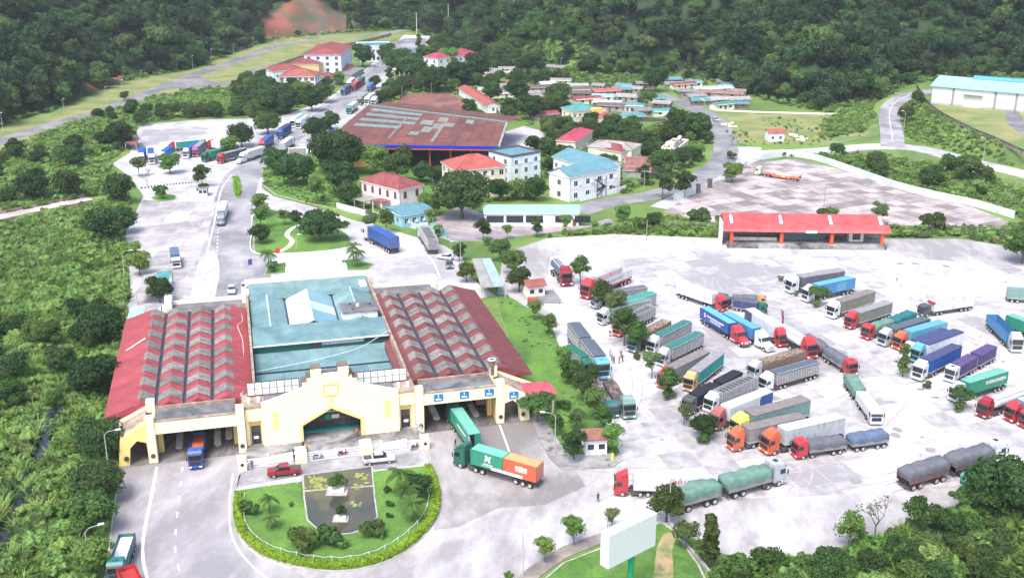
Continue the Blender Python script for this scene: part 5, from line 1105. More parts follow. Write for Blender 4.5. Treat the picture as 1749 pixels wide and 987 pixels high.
def house(name, label, A, B, C, h, wall, roof, rtype='hip', rh=2.0, over=.5, wins=((4, 1), (2, 1)), win=(1.1, 1.3), floors=1, cat='house', arch=False, axis_=None, ridge_col=None, parapet=None, minw=None, group=None, gm_=None):
    """eave corners A (left), B (nearest), C (right) as pixels at height h; far corner follows from the right angle"""
    a, b, c = (W(*q, h) for q in (A, B, C)); u = (a-b); v = (c-b)
    if u.length > v.length: u_ = u.normalized(); la = u.length; v_ = Vector((-u_.y, u_.x, 0)); s = v.dot(v_); v_ = v_*(1 if s > 0 else -1); lb = abs(s)
    else: v_ = v.normalized(); lb = v.length; u_ = Vector((-v_.y, v_.x, 0)); s = u.dot(u_); u_ = u_*(1 if s > 0 else -1); la = abs(s)
    if minw: la = max(la, minw); lb = max(lb, minw)
    # local frame: origin at B's ground point, x axis towards C, y axis towards A (away)
    ang = math.atan2(v_.y, v_.x); o = thing(name, label, cat, (b.x, b.y, 0), ang, group)
    flip = 1 if (v_.x*u_.y-v_.y*u_.x) > 0 else -1
    i = over*.8; Wd, Dp = lb, la*flip; y0, y1 = (i, Dp-i) if flip > 0 else (Dp+i, -i)
    x0, x1 = i, Wd-i
    part('wall', MB().box(x0, x1, y0, y1, -.1, h-.05 if rtype != 'flat' else h+.0), wall, o, bevel=0)
    Y0, Y1 = min(0, Dp), max(0, Dp)
    if rtype == 'hip':
        r = min(Wd, Y1-Y0)/2
        if Wd >= Y1-Y0: R1_, R2_ = (r, (Y0+Y1)/2), (Wd-r, (Y0+Y1)/2)
        else: R1_, R2_ = (Wd/2, Y0+r), (Wd/2, Y1-r)
        v0 = [(0, Y0, h), (Wd, Y0, h), (Wd, Y1, h), (0, Y1, h), (*R1_, h+rh), (*R2_, h+rh)]
        m = MB()
        if Wd >= Y1-Y0: m.add(v0, [(0, 1, 5, 4), (1, 2, 5), (2, 3, 4, 5), (3, 0, 4), (3, 2, 1, 0)])
        else: m.add(v0, [(0, 1, 4), (1, 2, 5, 4), (2, 3, 5), (3, 0, 4, 5), (3, 2, 1, 0)])
        ro = part('roof', m, roof, o); part('ridge_tiles', MB().bar((*R1_, h+rh+.12), (*R2_, h+rh+.12), .3, .2), ridge_col or roof, ro)
        for q, e in (((0, Y0), R1_), ((0, Y1), R1_ if Wd >= Y1-Y0 else R2_), ((Wd, Y0), R2_ if Wd >= Y1-Y0 else R1_), ((Wd, Y1), R2_)): part('hip_tiles', MB().tube((*q, h+.05), (*e, h+rh+.05), .12, n=5), ridge_col or roof, ro)
    elif rtype in ('gable', 'gabley'):
        m = MB()
        if rtype == 'gable': m.exty([(Y0, h), ((Y0+Y1)/2, h+rh), (Y1, h), (Y1, h-.12), ((Y0+Y1)/2, h+rh-.12), (Y0, h-.12)], 0, Wd); g = MB().exty([(y0, h-.06), ((Y0+Y1)/2, h+rh-.2), (y1, h-.06)], x0, x1)
        else: m.extx([(0, h), (Wd/2, h+rh), (Wd, h), (Wd, h-.12), (Wd/2, h+rh-.12), (0, h-.12)], Y0, Y1); g = MB().extx([(x0, h-.06), (Wd/2, h+rh-.2), (x1, h-.06)], y0, y1)
        part('roof', m, roof, o); part('gable_wall', g, wall, o)
    elif rtype == 'mono': part('roof', MB().exty([(Y0, h), (Y1, h+rh), (Y1, h+rh-.12), (Y0, h-.12)], 0, Wd), roof, o); part('gable_wall', MB().exty([(y0, h-.06), (y1, h-.06), (y1, h+rh-.2)], x0, x1), wall, o)
    else:
        part('roof', MB().box(x0+.2, x1-.2, y0+.2, y1-.2, h+.002, h+.1), roof, o); m = MB(); pc = parapet or wall
        m.box(x0-.15, x1+.15, y0-.15, y0+.2, h, h+.7); m.box(x0-.15, x1+.15, y1-.2, y1+.15, h, h+.7); m.box(x0-.15, x0+.2, y0+.2, y1-.2, h, h+.7); m.box(x1-.2, x1+.15, y0+.2, y1-.2, h, h+.7); part('parapet', m, pc, o)
    if rtype != 'flat': part('eave_board', MB().box(.0, Wd, Y0, Y0+.12, h-.3, h-.12).box(0, Wd, Y1-.12, Y1, h-.3, h-.12).box(0, .12, Y0, Y1, h-.3, h-.12).box(Wd-.12, Wd, Y0, Y1, h-.3, h-.12), M_wh, o)
    fl = [1.0+k*(h-.6)/floors for k in range(floors)]; (nf, _), (ns, _) = wins
    xs = [x0+(x1-x0)*(k+.5)/nf for k in range(nf)]
    if nf: add_windows(o, 0, y0, 0, lambda x, z: (x, y0-.002, z), xs, fl, *win, arch=arch, gm_=gm_)
    if ns:
        ys = [y0+(y1-y0)*(k+.5)/ns for k in range(ns)]
        add_windows(o, 0, 0, -math.pi/2, lambda y, z: (x0-.002, y, z), ys, fl, *win, arch=arch, gm_=gm_)
        add_windows(o, 0, 0, math.pi/2, lambda y, z: (x1+.002, y, z), ys, fl, *win, arch=arch, gm_=gm_)
    for q in range(min(4, nf)):
        if h > 3.3: cpart('acu', 'air_conditioner', lambda: MB().box(-.4, .4, -.35, 0, 0, .55).box(-.3, .1, -.37, -.35, .08, .47), M_wh, o, (x0+(x1-x0)*(q+.98)/nf-.6, y0-.003, fl[-1]+.1))
    cpart(('dpipe', round(h, 1)), 'downpipe', lambda: MB().box(-.07, .07, -.14, 0, 0, h-.3), M_gal, o, (x0+.25, y0-.003, 0)); part('door', MB().box(x1-1.7, x1-.6, y0-.06, y0-.002, 0, 2.1), M_wd, o)
    if floors > 1 and rtype != 'mono': part('floor_band', MB().box(x0-.06, x1+.06, y0-.06, y1+.06, h/floors-.1, h/floors+.12), M_wh, o)
    o['_w'] = (Wd, Y0, Y1); return o
M_cw = mat('cream_wall', (.72, .66, .52), .85, .1, .4, det=7); M_ww = mat('white_wall', (.74, .76, .78), .85, .09, .4, det=7); M_bw = mat('pale_blue_wall', (.62, .70, .80), .85, .07, .4, det=7); M_gw = mat('grey_wall', (.30, .29, .28), .9, .25, .6)
M_tr = sheet('coral_tile_roof', (.36, .075, .06), (.46, .13, .10), (0, 1), .5, scale=.4); M_mr = sheet('brick_tile_roof', (.20, .045, .045), (.31, .085, .075), (0, 1), .5, scale=.4); M_or = sheet('orange_tile_roof', (.25, .07, .05), (.33, .11, .08), (0, 1), .5, scale=.4)
M_pr = sheet('crimson_sheet', (.38, .04, .075), (.46, .07, .11), (1, 0), .5); M_rt = sheet('rusty_sheet', (.20, .07, .06), (.36, .17, .14), (1, 0), .9, scale=.6); M_pg = sheet('pale_sheet', (.25, .245, .23), (.40, .385, .36), (1, 0), .6, scale=.5)
M_bt = sheet('teal_sheet', (.09, .22, .27), (.13, .27, .32), (1, 0), .5); M_gt = sheet('bright_teal_sheet', (.05, .24, .23), (.09, .31, .29), (1, 0), .5); M_gs = sheet('grey_sheet', (.17, .17, .17), (.30, .29, .28), (1, 0), .6, scale=.6); M_mt = sheet('mint_sheet', (.24, .44, .42), (.30, .50, .48), (1, 0), .5)
M_wd = mat('brown_shutter', (.16, .06, .04), .6, .2, 3); M_bp = mat('cobalt_paint', (.01, .03, .42), .4, .1, 1); M_op = mat('orange_paint', (.62, .10, .04), .6, .12, 1)
house('office_house', 'cream house with bright crimson roof beside the two winged white building', (948, 239.5), (984, 242), (1014, 223), 5.2, M_cw, M_pr, 'gabley' if False else 'hip', 1.6, wins=((3, 1), (2, 1)), floors=1)
house('long_house', 'cream house with a stained pale hipped roof behind a red roofed one', (1002, 249), (1080, 256), (1095, 246), 5.5, M_cw, M_pg, 'hip', 1.6, wins=((4, 1), (2, 1)), ridge_col=M_mr)
house('red_roof_house', 'cream house with streaked red hipped roof in front of the pale roofed one', (1010, 251), (1062, 260), (1077, 252), 5.0, M_cw, M_mr, 'hip', 1.5, wins=((4, 1), (2, 1)), floors=1)
h1 = house('white_office', 'three storey white building with teal gable roof and black outside stair', (942, 292), (973, 303), (1057, 286), 8.0, M_ww, M_bt, 'gable', 2.2, wins=((4, 1), (1, 1)), floors=2, win=(1.5, 1.6), cat='building')
for s_ in range(2): 
    part('outside_stair', MB().extx([(10.6+s_*.2, .6+s_*2.6), (14.2, 3.0+s_*2.6), (14.2, 3.25+s_*2.6), (10.6, .85+s_*2.6)] if s_ == 0 else [(14.2, 3.2), (10.6, 5.6), (10.6, 5.85), (14.2, 3.45)], -1.6, -.2).box(10.4, 14.4, -1.7, -1.6, 3.1+s_*2.6, 3.2+s_*2.6), M_frame, h1)
for x_ in (10.4, 12.4, 14.3): part('stair_post', MB().box(x_, x_+.15, -1.7, -1.55, 0, 6.6), M_frame, h1)
house('white_office_wing', 'rear white wing with teal roof joined behind the three storey white building', (984, 255), (942, 267), (1006, 286), 8.0, M_ww, M_bt, 'gable', 2.2, wins=((5, 1), (1, 1)), floors=2, win=(1.3, 1.5), cat='building')
h2 = house('flat_roof_block', 'pale blue three storey block with a sunken teal roof', (839, 258), (873, 270), (926, 261), 9.5, M_bw, M_bt, 'flat', 0, wins=((3, 1), (2, 1)), floors=3, win=(1.3, 1.5), cat='building', parapet=mat('dark_coping', (.11, .10, .10), .9, .3, 1))
h3 = house('apartment_block', 'cream three storey block with coral hipped roof behind the huge dark tree', (742, 277), (778, 292), (866, 284), 9.5, M_cw, M_tr, 'hip', 3.2, wins=((6, 1), (3, 1)), floors=3, win=(1.4, 1.6), cat='building', gm_=M_dark)
for k in range(4): part('pilaster', MB().box(13+k*3.1, 13.5+k*3.1, .15, .39, 0, 9.2), M_cw, h3)
h4 = house('arched_house', 'white two storey house with arched windows and dark red hipped roof', (614, 308), (681, 325), (725, 315), 7.0, mat('rosy_white_wall', (.78, .70, .68), .85, .08, .4), M_mr, 'hip', 2.6, wins=((2, 1), (5, 1)), floors=1, win=(1.2, 2.2), arch=True, gm_=M_wd)
# its windows sit on the upper floor
for c in list(h4.children):
    if c.name.startswith('window'): c.location.z = 3.9
w_, Y0, Y1 = h4['_w']
part('porch_roof', MB().box(-3.6, 0, Y0+4.0, Y0+8.4, 3.0, 3.2), M_mr, h4); part('porch_canopy', MB().box(-6.2, -.2, Y0+9.0, Y0+14.0, 2.9, 3.05), M_pg, h4)
for q in (4.2, 8.2): part('porch_post', MB().box(-3.5, -3.25, Y0+q-.12, Y0+q+.12, 0, 3.0), M_cw, h4)
for q in (9.2, 13.8): part('porch_post', MB().box(-6.1, -5.95, Y0+q-.08, Y0+q+.08, 0, 2.9), M_gal, h4)
h5 = house('teal_booth', 'small blue and yellow booth with a tilted teal roof by the roadside', (652, 354), (686, 369), (731, 354), 3.6, mat('sky_wall', (.28, .58, .72), .8, .1, .6), M_bt, 'gable', .8, wins=((4, 1), (2, 1)), win=(1.2, 1.5), cat='booth')
h6 = house('long_shed', 'long low white shed with a pale teal roof beside the pink court', (826, 350), (825, 364), (991, 364), 3.9, M_ww, M_mt, 'gable', 1.3, wins=((0, 1), (1, 1)), cat='shed', minw=9)
wd6, Y0, Y1 = h6['_w']
for k in range(5): part('bay_shade_panel', MB().box(1+k*5.6+(2.8 if k > 2 else 0), 5.9+k*5.6+(2.4 if k > 2 else 0), Y0+.3, Y0+.39, 1.0, 3.0), M_dark, h6)  # dark panels on the solid wall paint the shade inside the open bays
house('rusty_hut', 'long hut with ribbed rusty roof behind the spreading tree at the lane', (1083, 268), (1068, 283), (1148, 284), 3.4, M_gw, M_rt, 'gable', 1.6, wins=((3, 1), (1, 1)), cat='hut', minw=9)
house('rusty_porch', 'lower rusty lean-to roof in front of the ribbed hut', (1066, 283), (1062, 290), (1112, 293), 2.8, M_gw, M_rt, 'mono', .6, wins=((0, 1), (0, 1)), cat='lean-to', minw=5)
h7 = house('terrace_house', 'cream house with a dark roof terrace and water tanks near the lane', (1130, 253), (1158, 257), (1178, 241), 5.8, M_cw, M_slabtop, 'flat', 0, wins=((2, 1), (2, 1)), floors=1, win=(1.4, 1.6))
w_, Y0, Y1 = h7['_w']
for a in ((2, Y1-2), (w_-2, Y1-3)): part('water_tank', MB().tube((a[0]-.8, a[1], 7.3), (a[0]+.8, a[1], 7.3), .6, n=12), M_wh, h7); part('tank_stand', MB().box(a[0]-.7, a[0]+.7, a[1]-.5, a[1]+.5, 5.9, 6.7), M_gw, h7)
part('stair_head', MB().box(3, 6.5, Y1-4, Y1-1, 5.9, 7.6), M_cw, h7)
h8 = house('villa', 'cream and yellow villa with teal hipped roof and small round pediment', (955, 184), (978, 190), (1023, 186), 7.0, M_cw, M_gt, 'hip', 1.8, wins=((5, 1), (2, 1)), floors=2, win=(1.1, 1.4))
part('porch', MB().box(9, 13.5, -2.6, .3, 0, 7.6), mat('yellow_wall', (.78, .52, .16), .8, .1, 1), h8); part('porch_roof', MB().box(8.7, 13.8, -3.4, -2.6, 3.6, 3.8), M_op, h8)
house('villa_annex', 'small annex with dull red roof attached right of the teal roofed villa', (1018, 197), (1031, 201), (1041, 199), 5.0, M_cw, M_pr, 'hip', 1.2, wins=((2, 1), (1, 1)), minw=6)
house('crimson_lodge', 'cream building with crimson L shaped roof among trees at the upper middle', (722, 97), (748, 100), (815, 91), 7.5, M_ww, M_pr, 'hip', 2.5, wins=((6, 1), (2, 1)), floors=2, win=(1.4, 1.6), cat='building')
house('front_office', 'white three storey office with orange tile hipped roof, nearest of the left row', (466, 126), (475, 131), (539, 131), 8.5, M_ww, M_or, 'hip', 3, wins=((6, 1), (2, 1)), floors=3, win=(1.9, 1.6), cat='building', minw=15, gm_=M_wd)
house('gabled_office', 'white gabled block with dull red roof behind the nearest left office', (457, 118), (466, 122), (520, 118), 8, M_ww, M_mr, 'hip', 2.6, wins=((4, 1), (1, 1)), floors=2, cat='building', minw=12)
house('colonnade_office', 'yellow colonnaded office with crimson red roof, second in the left row', (497, 106), (545, 110), (565, 100), 9, mat('ochre_wall', (.70, .50, .22), .8, .1, .5), M_mr, 'hip', 2.6, wins=((7, 1), (3, 1)), floors=1, win=(1.5, 3), cat='building', minw=14)
house('tall_office', 'white and pale blue four storey office with red hipped roof, tallest in the left row', (529, 86), (583, 94), (601, 78), 13, M_bw, M_mr, 'hip', 3, wins=((6, 1), (4, 1)), floors=4, win=(1.6, 1.6), cat='building', minw=16)
house('low_red_roof', 'low dark red roofed store beside the tall white office', (567, 116), (590, 121), (608, 112), 4, M_gw, M_mr, 'hip', 1.6, wins=((3, 1), (1, 1)), cat='store', minw=10)
house('low_red_store', 'low red roofed store right of the orange tiled office', (541, 128), (560, 134), (576, 128), 3.6, M_gw, M_mr, 'hip', 1.6, wins=((2, 1), (1, 1)), cat='store', minw=9)
house('teal_office', 'white office with flat teal edged roof at the head of the main road', (607, 74), (612, 81), (671, 80), 9, M_bw, M_bt, 'flat', 0, wins=((8, 1), (2, 1)), floors=2, win=(1.6, 2), cat='building', minw=14)
house('red_row_house', 'long narrow white building with coral roof behind the dark earth plot', (782, 150), (830, 181), (852, 187), 3.5, M_ww, M_tr, 'gabley', 1.4, wins=((1, 1), (5, 1)), cat='building', minw=7)
house('roadside_shelter', 'open car shelter with sloping grey roof at the office entrance', (595, 121), (601, 127), (622, 116), 3.2, M_gw, M_gs, 'mono', .5, wins=((0, 1), (0, 1)), cat='shelter', minw=8)
# small town: tin roofed shacks crowding the lane
SH = [(850, 150, 13, 8, 'gs', 'grey shack among trees left of the white roof'), (882, 144, 10, 8, 'mr', 'small dark red roofed shack among the grey ones'), (934, 145, 9, 6, 'wh', 'tiny shack with a bare white roof'), (862, 162, 16, 8, 'gs', 'long grey shack left below the dark red one'), (922, 153, 16, 9, 'um', 'dark brown roofed shack beneath the white roof'), (914, 169, 11, 8, 'gs', 'grey shack with a pale gable beside the dark court'), (928, 198, 13, 10, 'mr', 'low red hipped roof sunk in the trees'),
      (1001, 172, 15, 9, 'mr', 'red roofed shack left of the blue sheet'), (1034, 158, 15, 7, 'tr', 'coral roofed shack at the top of the middle cluster'), (1060, 156, 10, 7, 'bt', 'blue sheet shack right of the coral roof'), (1081, 154, 11, 8, 'pg', 'pale olive roofed shack at the top of the cluster'), (1030, 169, 11, 6, 'sk', 'sky blue sheet shack in the middle cluster'), (1073, 168, 12, 9, 'pg', 'white gabled shack with grey roof'), (1038, 178, 14, 5, 'wh', 'flat white sheeted stall in the middle cluster'), (1044, 185, 13, 7, 'um', 'brown shack under the white stall'), (1072, 185, 15, 8, 'bt', 'teal and grey walled shack at the cluster front'), (1121, 171, 9, 9, 'gt', 'bright teal roofed shack by the lane'), (1131, 180, 9, 6, 'pg', 'small lavender grey block by the lane corner'), (1070, 203, 16, 9, 'gt', 'open shed with bright teal roof above the walled garden'), (1136, 193, 13, 7, 'gt', 'turquoise roofed shed below the lane corner'), (1150, 200, 9, 6, 'wh', 'small pinkish white roofed shack beside the turquoise shed'),
      (1178, 158, 12, 8, 'gs', 'grey shack where the lane bends'), (1186, 168, 10, 7, 'gs', 'dark grey shack at the right of the lane'), (1216, 155, 22, 7, 'bt2', 'long pale blue roofed shack right of the lane'), (1232, 163, 22, 7, 'rt', 'long rust striped roofed shack right of the lane'), (1195, 175, 9, 7, 'gt', 'teal sheet shack on the right of the lane'), (1212, 174, 12, 8, 'lv', 'lavender grey roofed shack beside the teal sheet'), (1233, 183, 11, 6, 'dg', 'dark green roofed shed at the grass edge'), (1254, 172, 15, 6, 'pg', 'pale cream roofed shed near the forest'), (1140, 139, 15, 7, 'bt', 'far teal roofed shack at the forest foot'), (1117, 141, 9, 6, 'wh', 'far white roofed shack at the forest foot'), (1166, 147, 15, 6, 'mr', 'far dull red roofed shack at the forest foot'), (1150, 146, 10, 6, 'gs', 'far grey shack between the teal and red ones'), (1100, 146, 10, 6, 'gs', 'grey roofed shack at the left end of the far row'),
      (838, 122, 14, 8, 'gs', 'dark shed on the slope above the trees'), (880, 119, 20, 7, 'gs', 'long dark shed under the shrubby hillside'), (905, 121, 8, 6, 'um', 'brown shed at the end of the long dark one')]
RM = dict(gs=M_gs, mr=M_mr, wh=sheet('white_sheet', (.46, .46, .46), (.56, .56, .56), (1, 0), .5), um=sheet('umber_sheet', (.10, .07, .06), (.17, .13, .12), (1, 0), .5), tr=M_tr, bt=M_bt, pg=M_pg, sk=sheet('sky_sheet', (.22, .45, .56), (.3, .52, .62), (1, 0), .5), gt=M_gt, rt=M_rt, lv=sheet('lavender_sheet', (.34, .34, .42), (.42, .42, .50), (1, 0), .5), dg=sheet('dark_green_sheet', (.06, .17, .13), (.1, .22, .17), (1, 0), .5), bt2=sheet('pale_blue_sheet', (.30, .42, .46), (.38, .5, .54), (1, 0), .5))
rs = random.Random(4)
M_brw = mat('brown_wall', (.16, .13, .11), .9, .3, .8)
SHX = [(rs.choice([(985, 1100, 148, 205), (985, 1110, 150, 200), (1120, 1262, 138, 182), (830, 960, 118, 172)]), rs.choice(['gs', 'gs', 'um', 'pg', 'gs', 'mr', 'bt'])) for _ in range(44)]
SH += [(rs.uniform(b[0], b[1]), rs.uniform(b[2], b[3]), rs.uniform(7, 12), rs.uniform(5, 8), c, None) for b, c in SHX]
for k, (px, py, L_, D_, rc, lb) in enumerate(SH):
    p = hit(px, py+4); h = rs.uniform(1.9, 2.6)
    if lb is None:
        if any((p.x-o.location.x)**2+(p.y-o.location.y)**2 < 49 for o in bpy.data.objects if o.name.startswith('shack') and o.parent is None): continue
        if polyd([(q.x, q.y) for q in R4], np.array([p.x]), np.array([p.y]))[0] < 9: continue
    cn = dict(gs='grey', um='dark brown', pg='pale', mr='dull red', bt='teal blue')
    o = thing('shack', lb or 'small %s roofed shack packed among the other town roofs' % cn[rc], 'shack', (p.x, p.y, p.z-.2), rs.uniform(-.5, .5), None if lb else 'small %s roofed shacks' % cn[rc]); wm = (M_gw, M_brw, M_gw, M_pale)[k % 4]
    part('wall', MB().box(-L_/2+.4, L_/2-.4, -D_/2+.4, D_/2-.4, -.6, h+.3), wm, o); part('roof', MB().exty([(-D_/2, h), (0, h+1.2), (D_/2, h), (D_/2, h-.1), (0, h+1.1), (-D_/2, h-.1)], -L_/2, L_/2), RM[rc], o)
    part('gable_wall', MB().exty([(-D_/2+.4, h-.05), (0, h+1.05), (D_/2-.4, h-.05)], -L_/2+.4, L_/2-.4), wm, o)
    for x_ in (-L_/4, L_/4): part('window', MB().box(x_-.6, x_+.6, -D_/2+.36, -D_/2+.398, 1.1, 2.2), M_dark, o)
    part('door', MB().box(-.5, .5, -D_/2+.36, -D_/2+.398, .1, 2.2), M_wd, o)
# market hall with the brown patched roof
fl, fr, br_, bl_ = W(548, 247, 8.5), W(852, 251, 8.5), W(866, 209, 11.5), W(628, 180, 11.5)
hall = thing('market_hall', 'huge market hall with rust brown patched roof and cobalt blue fascia', 'hall', (fl.x, fl.y, 0))
def hp(u, v, dz=0): 
    p = fl*(1-u)*(1-v)+fr*u*(1-v)+br_*u*v+bl_*(1-u)*v; return (p.x-fl.x, p.y-fl.y, p.z+dz)
M_hr = sheet('rust_brown_sheet', (.12, .040, .030), (.20, .075, .055), (1, .05), .8, scale=.12, rnd=.14); M_hg = sheet('faded_grey_sheet', (.17, .20, .165), (.24, .27, .225), (1, 0), .8); M_ht = sheet('faded_teal_sheet', (.13, .22, .21), (.19, .29, .275), (1, 0), .8)
def rpan(u0, u1, v0, v1, m, nm='roof_sheet', dz=0.):
    a, b, c, d = hp(u0, v0, dz), hp(u1, v0, dz), hp(u1, v1, dz), hp(u0, v1, dz); lo = [(p[0], p[1], p[2]-.12) for p in (a, b, c, d)]
    part(nm, MB().add([a, b, c, d]+lo, [(0, 1, 2, 3), (7, 6, 5, 4), (0, 4, 5, 1), (1, 5, 6, 2), (2, 6, 7, 3), (3, 7, 4, 0)]), m, hroof)
hroof = part('roof', MB().add([hp(0, 0, -1.6), hp(1, 0, -1.6), hp(1, 1, -1.6), hp(0, 1, -1.6)], [(0, 1, 2, 3)]), M_gw, hall)
for i in range(16):
    for j in range(4): rpan(i/16+.0006, (i+1)/16-.0006, j/4, (j+1)/4-.004, M_hr)
for v in (.46, .6, .74, .87): rpan(.06, .43 if v > .5 else .36, v, v+.065, M_ht, 'patch_sheet', .06)
for a, b, c, d in ((.50, .56, .40, .56), (.44, .50, .30, .40), (.55, .61, .52, .68), (.60, .68, .62, .74), (.56, .62, .76, .9), (.46, .54, .62, .76), (.74, .79, .78, .92)): rpan(a, b, c, d, M_hg, 'patch_sheet', .07)
rpan(.60, .62, .12, .66, M_gs, 'patch_sheet', .08); rpan(.34, .352, .2, .8, M_gs, 'patch_sheet', .08)
part('ridge_flashing', MB().bar(hp(0, 1.0, .25), hp(1, 1.0, .25), 1.6, .3), M_ht, hall); part('verge_flashing', MB().bar(hp(0, 0, .2), hp(0, 1, .2), .8, .3), M_pg, hall); part('verge_flashing', MB().bar(hp(1, 0, .2), hp(1, 1, .2), .8, .3), M_pg, hall)
a, b = Vector(hp(0, 0, .1)), Vector(hp(1, 0, .1)); part('blue_fascia', MB().bar(a, b, .5, 1.0), M_bp, hall); part('orange_fascia', MB().bar(a+Vector((0, .1, -1.0)), b+Vector((0, .1, -1.0)), .5, .5), M_op, hall)
part('rear_slope', MB().add([hp(0, 1, -.05), hp(1, 1, -.05), (hp(1, 1)[0]+6, hp(1, 1)[1]+30, 8), (hp(0, 1)[0]+6, hp(0, 1)[1]+30, 8)], [(0, 1, 2, 3)]), M_hr, hall)
Wf = b.x-a.x
part('front_wall', MB().box(Wf*.16, Wf*.37, 1.5, 2.0, 0, 7.3), mat('yellow_wall', (.78, .52, .16)), hall); part('inner_wall', MB().box(Wf*.02, Wf*.97, 16, 16.4, 0, 8), M_frame, hall)
for x_ in (.17, .225, .28, .33): part('window', MB().box(Wf*x_, Wf*(x_+.04), 1.42, 1.498, 4.6, 5.8), M_dark, hall)
for k in range(9): part('column', MB().box(Wf*(.02+k*.117), Wf*(.02+k*.117)+.5, .6, 1.1, 0, 7.4), M_op, hall)
# red roofed inspection shed
s0, s1 = W(1240, 419), W(1510, 423); d = s1-s0; sa_ = math.atan2(d.y, d.x); SL = d.length
shed = thing('inspection_shed', 'long open shed with two tier bright red roof on orange posts', 'shed', (s0.x, s0.y, .0), sa_)
M_rs = sheet('scarlet_sheet', (.40, .06, .06), (.50, .11, .11), (1, 0), .5, scale=.3)
part('platform', MB().box(0, SL, -2.6, 7, 0, .9), groundmat('platform_paving', (.40, .40, .40), (.06, .06, .065), .5, .12, .5), shed)
part('front_roof', MB().exty([(-1.6, 4.3), (-1.0, 5.0), (0.6, 5.7), (1.6, 5.8), (1.6, 5.6), (.6, 5.5), (-.9, 4.8), (-1.5, 4.2)], -1.2, SL+1.0), M_rs, shed)
part('rear_roof', MB().exty([(1.7, 5.3), (6.4, 7.4), (6.4, 7.2), (1.7, 5.1)], -.8, SL), M_rs, shed)
part('back_slope', MB().exty([(6.4, 7.4), (9, 5.5), (9, 5.3), (6.4, 7.2)], -.8, SL), M_rs, shed)
for k in range(4):
    x_ = .8+k*(SL-2.2)/3; part('post', MB().box(x_, x_+.9, -.9, 0, .9, 5.2), M_op, shed, bevel=.04); part('roof_hatch', MB().exty([(2.0, 5.75), (5.2, 7.2), (5.2, 7.0), (2.0, 5.4)], x_+.3, x_+1.0), M_wh, shed)
part('roof_sign', MB().box(SL*.49, SL*.56, -1.75, -1.62, 4.2, 4.8), M_wh, shed); part('end_panel', MB().box(-1.5, -1.2, -.6, 5, 0, 6.5), M_wh, shed); part('back_wall', MB().box(0, SL, 6.6, 6.8, .9, 5.4), M_gw, shed); part('inner_bay', MB().box(SL*.36, SL*.64, 3.4, 3.6, .9, 4.6), mat('teal_grey_wall', (.12, .20, .21), .8, .2, 1), shed)
part('kiosk', MB().box(SL*.79, SL*.88, 2.4, 4.8, .9, 3.6), M_ww, shed); part('kiosk_window', MB().box(SL*.81, SL*.86, 2.32, 2.398, 1.4, 3.1), M_dark, shed); part('bench_rail', MB().box(1.5, SL*.33, 2, 2.3, .9, 1.8), M_pale, shed)
# blue roofed warehouse on the terrace
p0, p1 = W(1590, 177, 5), W(1760, 193, 5); d = p1-p0; wa_ = math.atan2(d.y, d.x)
wh = thing('warehouse', 'white steel warehouse with pale blue roof on the terrace', 'warehouse', (p0.x, p0.y, 4.85), wa_)
part('wall', MB().box(0, 90, 0, 24, -1, 8.2), M_ww, wh); M_bl = sheet('pale_blue_roofing', (.24, .44, .56), (.32, .52, .63), (1, 0), .6)
part('roof', MB().exty([(-1, 8.0), (12, 11.2), (25, 8.0), (25, 7.8), (12, 11.0), (-1, 7.8)], -1, 91), M_bl, wh); part('gable_wall', MB().exty([(0, 7.9), (12, 10.9), (24, 7.9)], .01, 90), M_ww, wh)
part('ridge_vent', MB().exty([(10.5, 11.0), (10.8, 12.2), (13.2, 12.2), (13.5, 11.0)], 14, 62), mat('mid_blue_roofing', (.10, .36, .62), .5, .1, .4), wh)
for x_ in (8.5, 26, 34.5, 44, 62, 78): part('downpipe', MB().box(x_, x_+1.0, -.15, -.002, 0, 7.7), M_gw, wh)
for x_ in (14, 48): d_ = part('sliding_door', MB().box(x_, x_+7, -.2, -.01, 0, 5.2), mat('pale_door', (.66, .68, .70), .6, .1, 1), wh); part('door_canopy', MB().box(x_-.6, x_+7.6, -1.6, -.003, 5.4, 5.6), M_gw, d_)
part('plinth_wall', MB().box(-.2, 90.2, -.08, -.003, -1, 1.0), M_gal, wh)
# small white hut, gatehouses, car ports
def hut(name, label, px, sz, h, wall, roof, rz=.2, rt='gable', z=0, cat='hut', wx=2, rh=.9):
    p = W(px[0], px[1], z); o = thing(name, label, cat, (p.x, p.y, z), rz); a, b = sz
    part('wall', MB().box(-a/2, a/2, 0, b, 0, h), wall, o)
    if rt == 'gable': part('roof', MB().exty([(-.5, h-.1), (b/2, h+rh), (b+.5, h-.1), (b+.5, h-.2), (b/2, h+rh-.1), (-.5, h-.2)], -a/2-.4, a/2+.4), roof, o); part('gable_wall', MB().exty([(0, h-.15), (b/2, h+rh-.15), (b, h-.15)], -a/2+.01, a/2-.01), wall, o)
    else: part('roof', MB().box(-a/2-.4, a/2+.4, -.4, b+.4, h, h+.25), roof, o)
    for k in range(wx):
        x_ = -a/2+a*(k+.5)/wx; f = part('window', MB().box(x_-.6, x_+.6, -.05, -.002, 1.0, 2.1), M_wh, o); part('pane', MB().box(x_-.52, x_+.52, -.07, -.052, 1.08, 2.02), M_dark, f)
    part('door', MB().box(a/2+.002, a/2+.05, b*.3, b*.3+1, .02, 2.1), M_wd, o); return o
hut('white_hut', 'small white hut with pink red roof on the meadow by the hill road', (1326, 242), (6.2, 5), 3.6, M_ww, M_tr, .1)
hut('guard_hut', 'white gatehouse with rusty flat roof on the grass strip corner', (1018, 777), (3.6, 3.4), 2.8, M_ww, mat('rusty_roof', (.25, .12, .09), .9, .4, 1.2), .12, 'flat', .12)
g = hut('toilet_hut', 'small pale hut with rusty tile roof beside the dark slab', (916, 508), (4.2, 4), 3.0, M_pale, M_or, .3, 'gable'); 
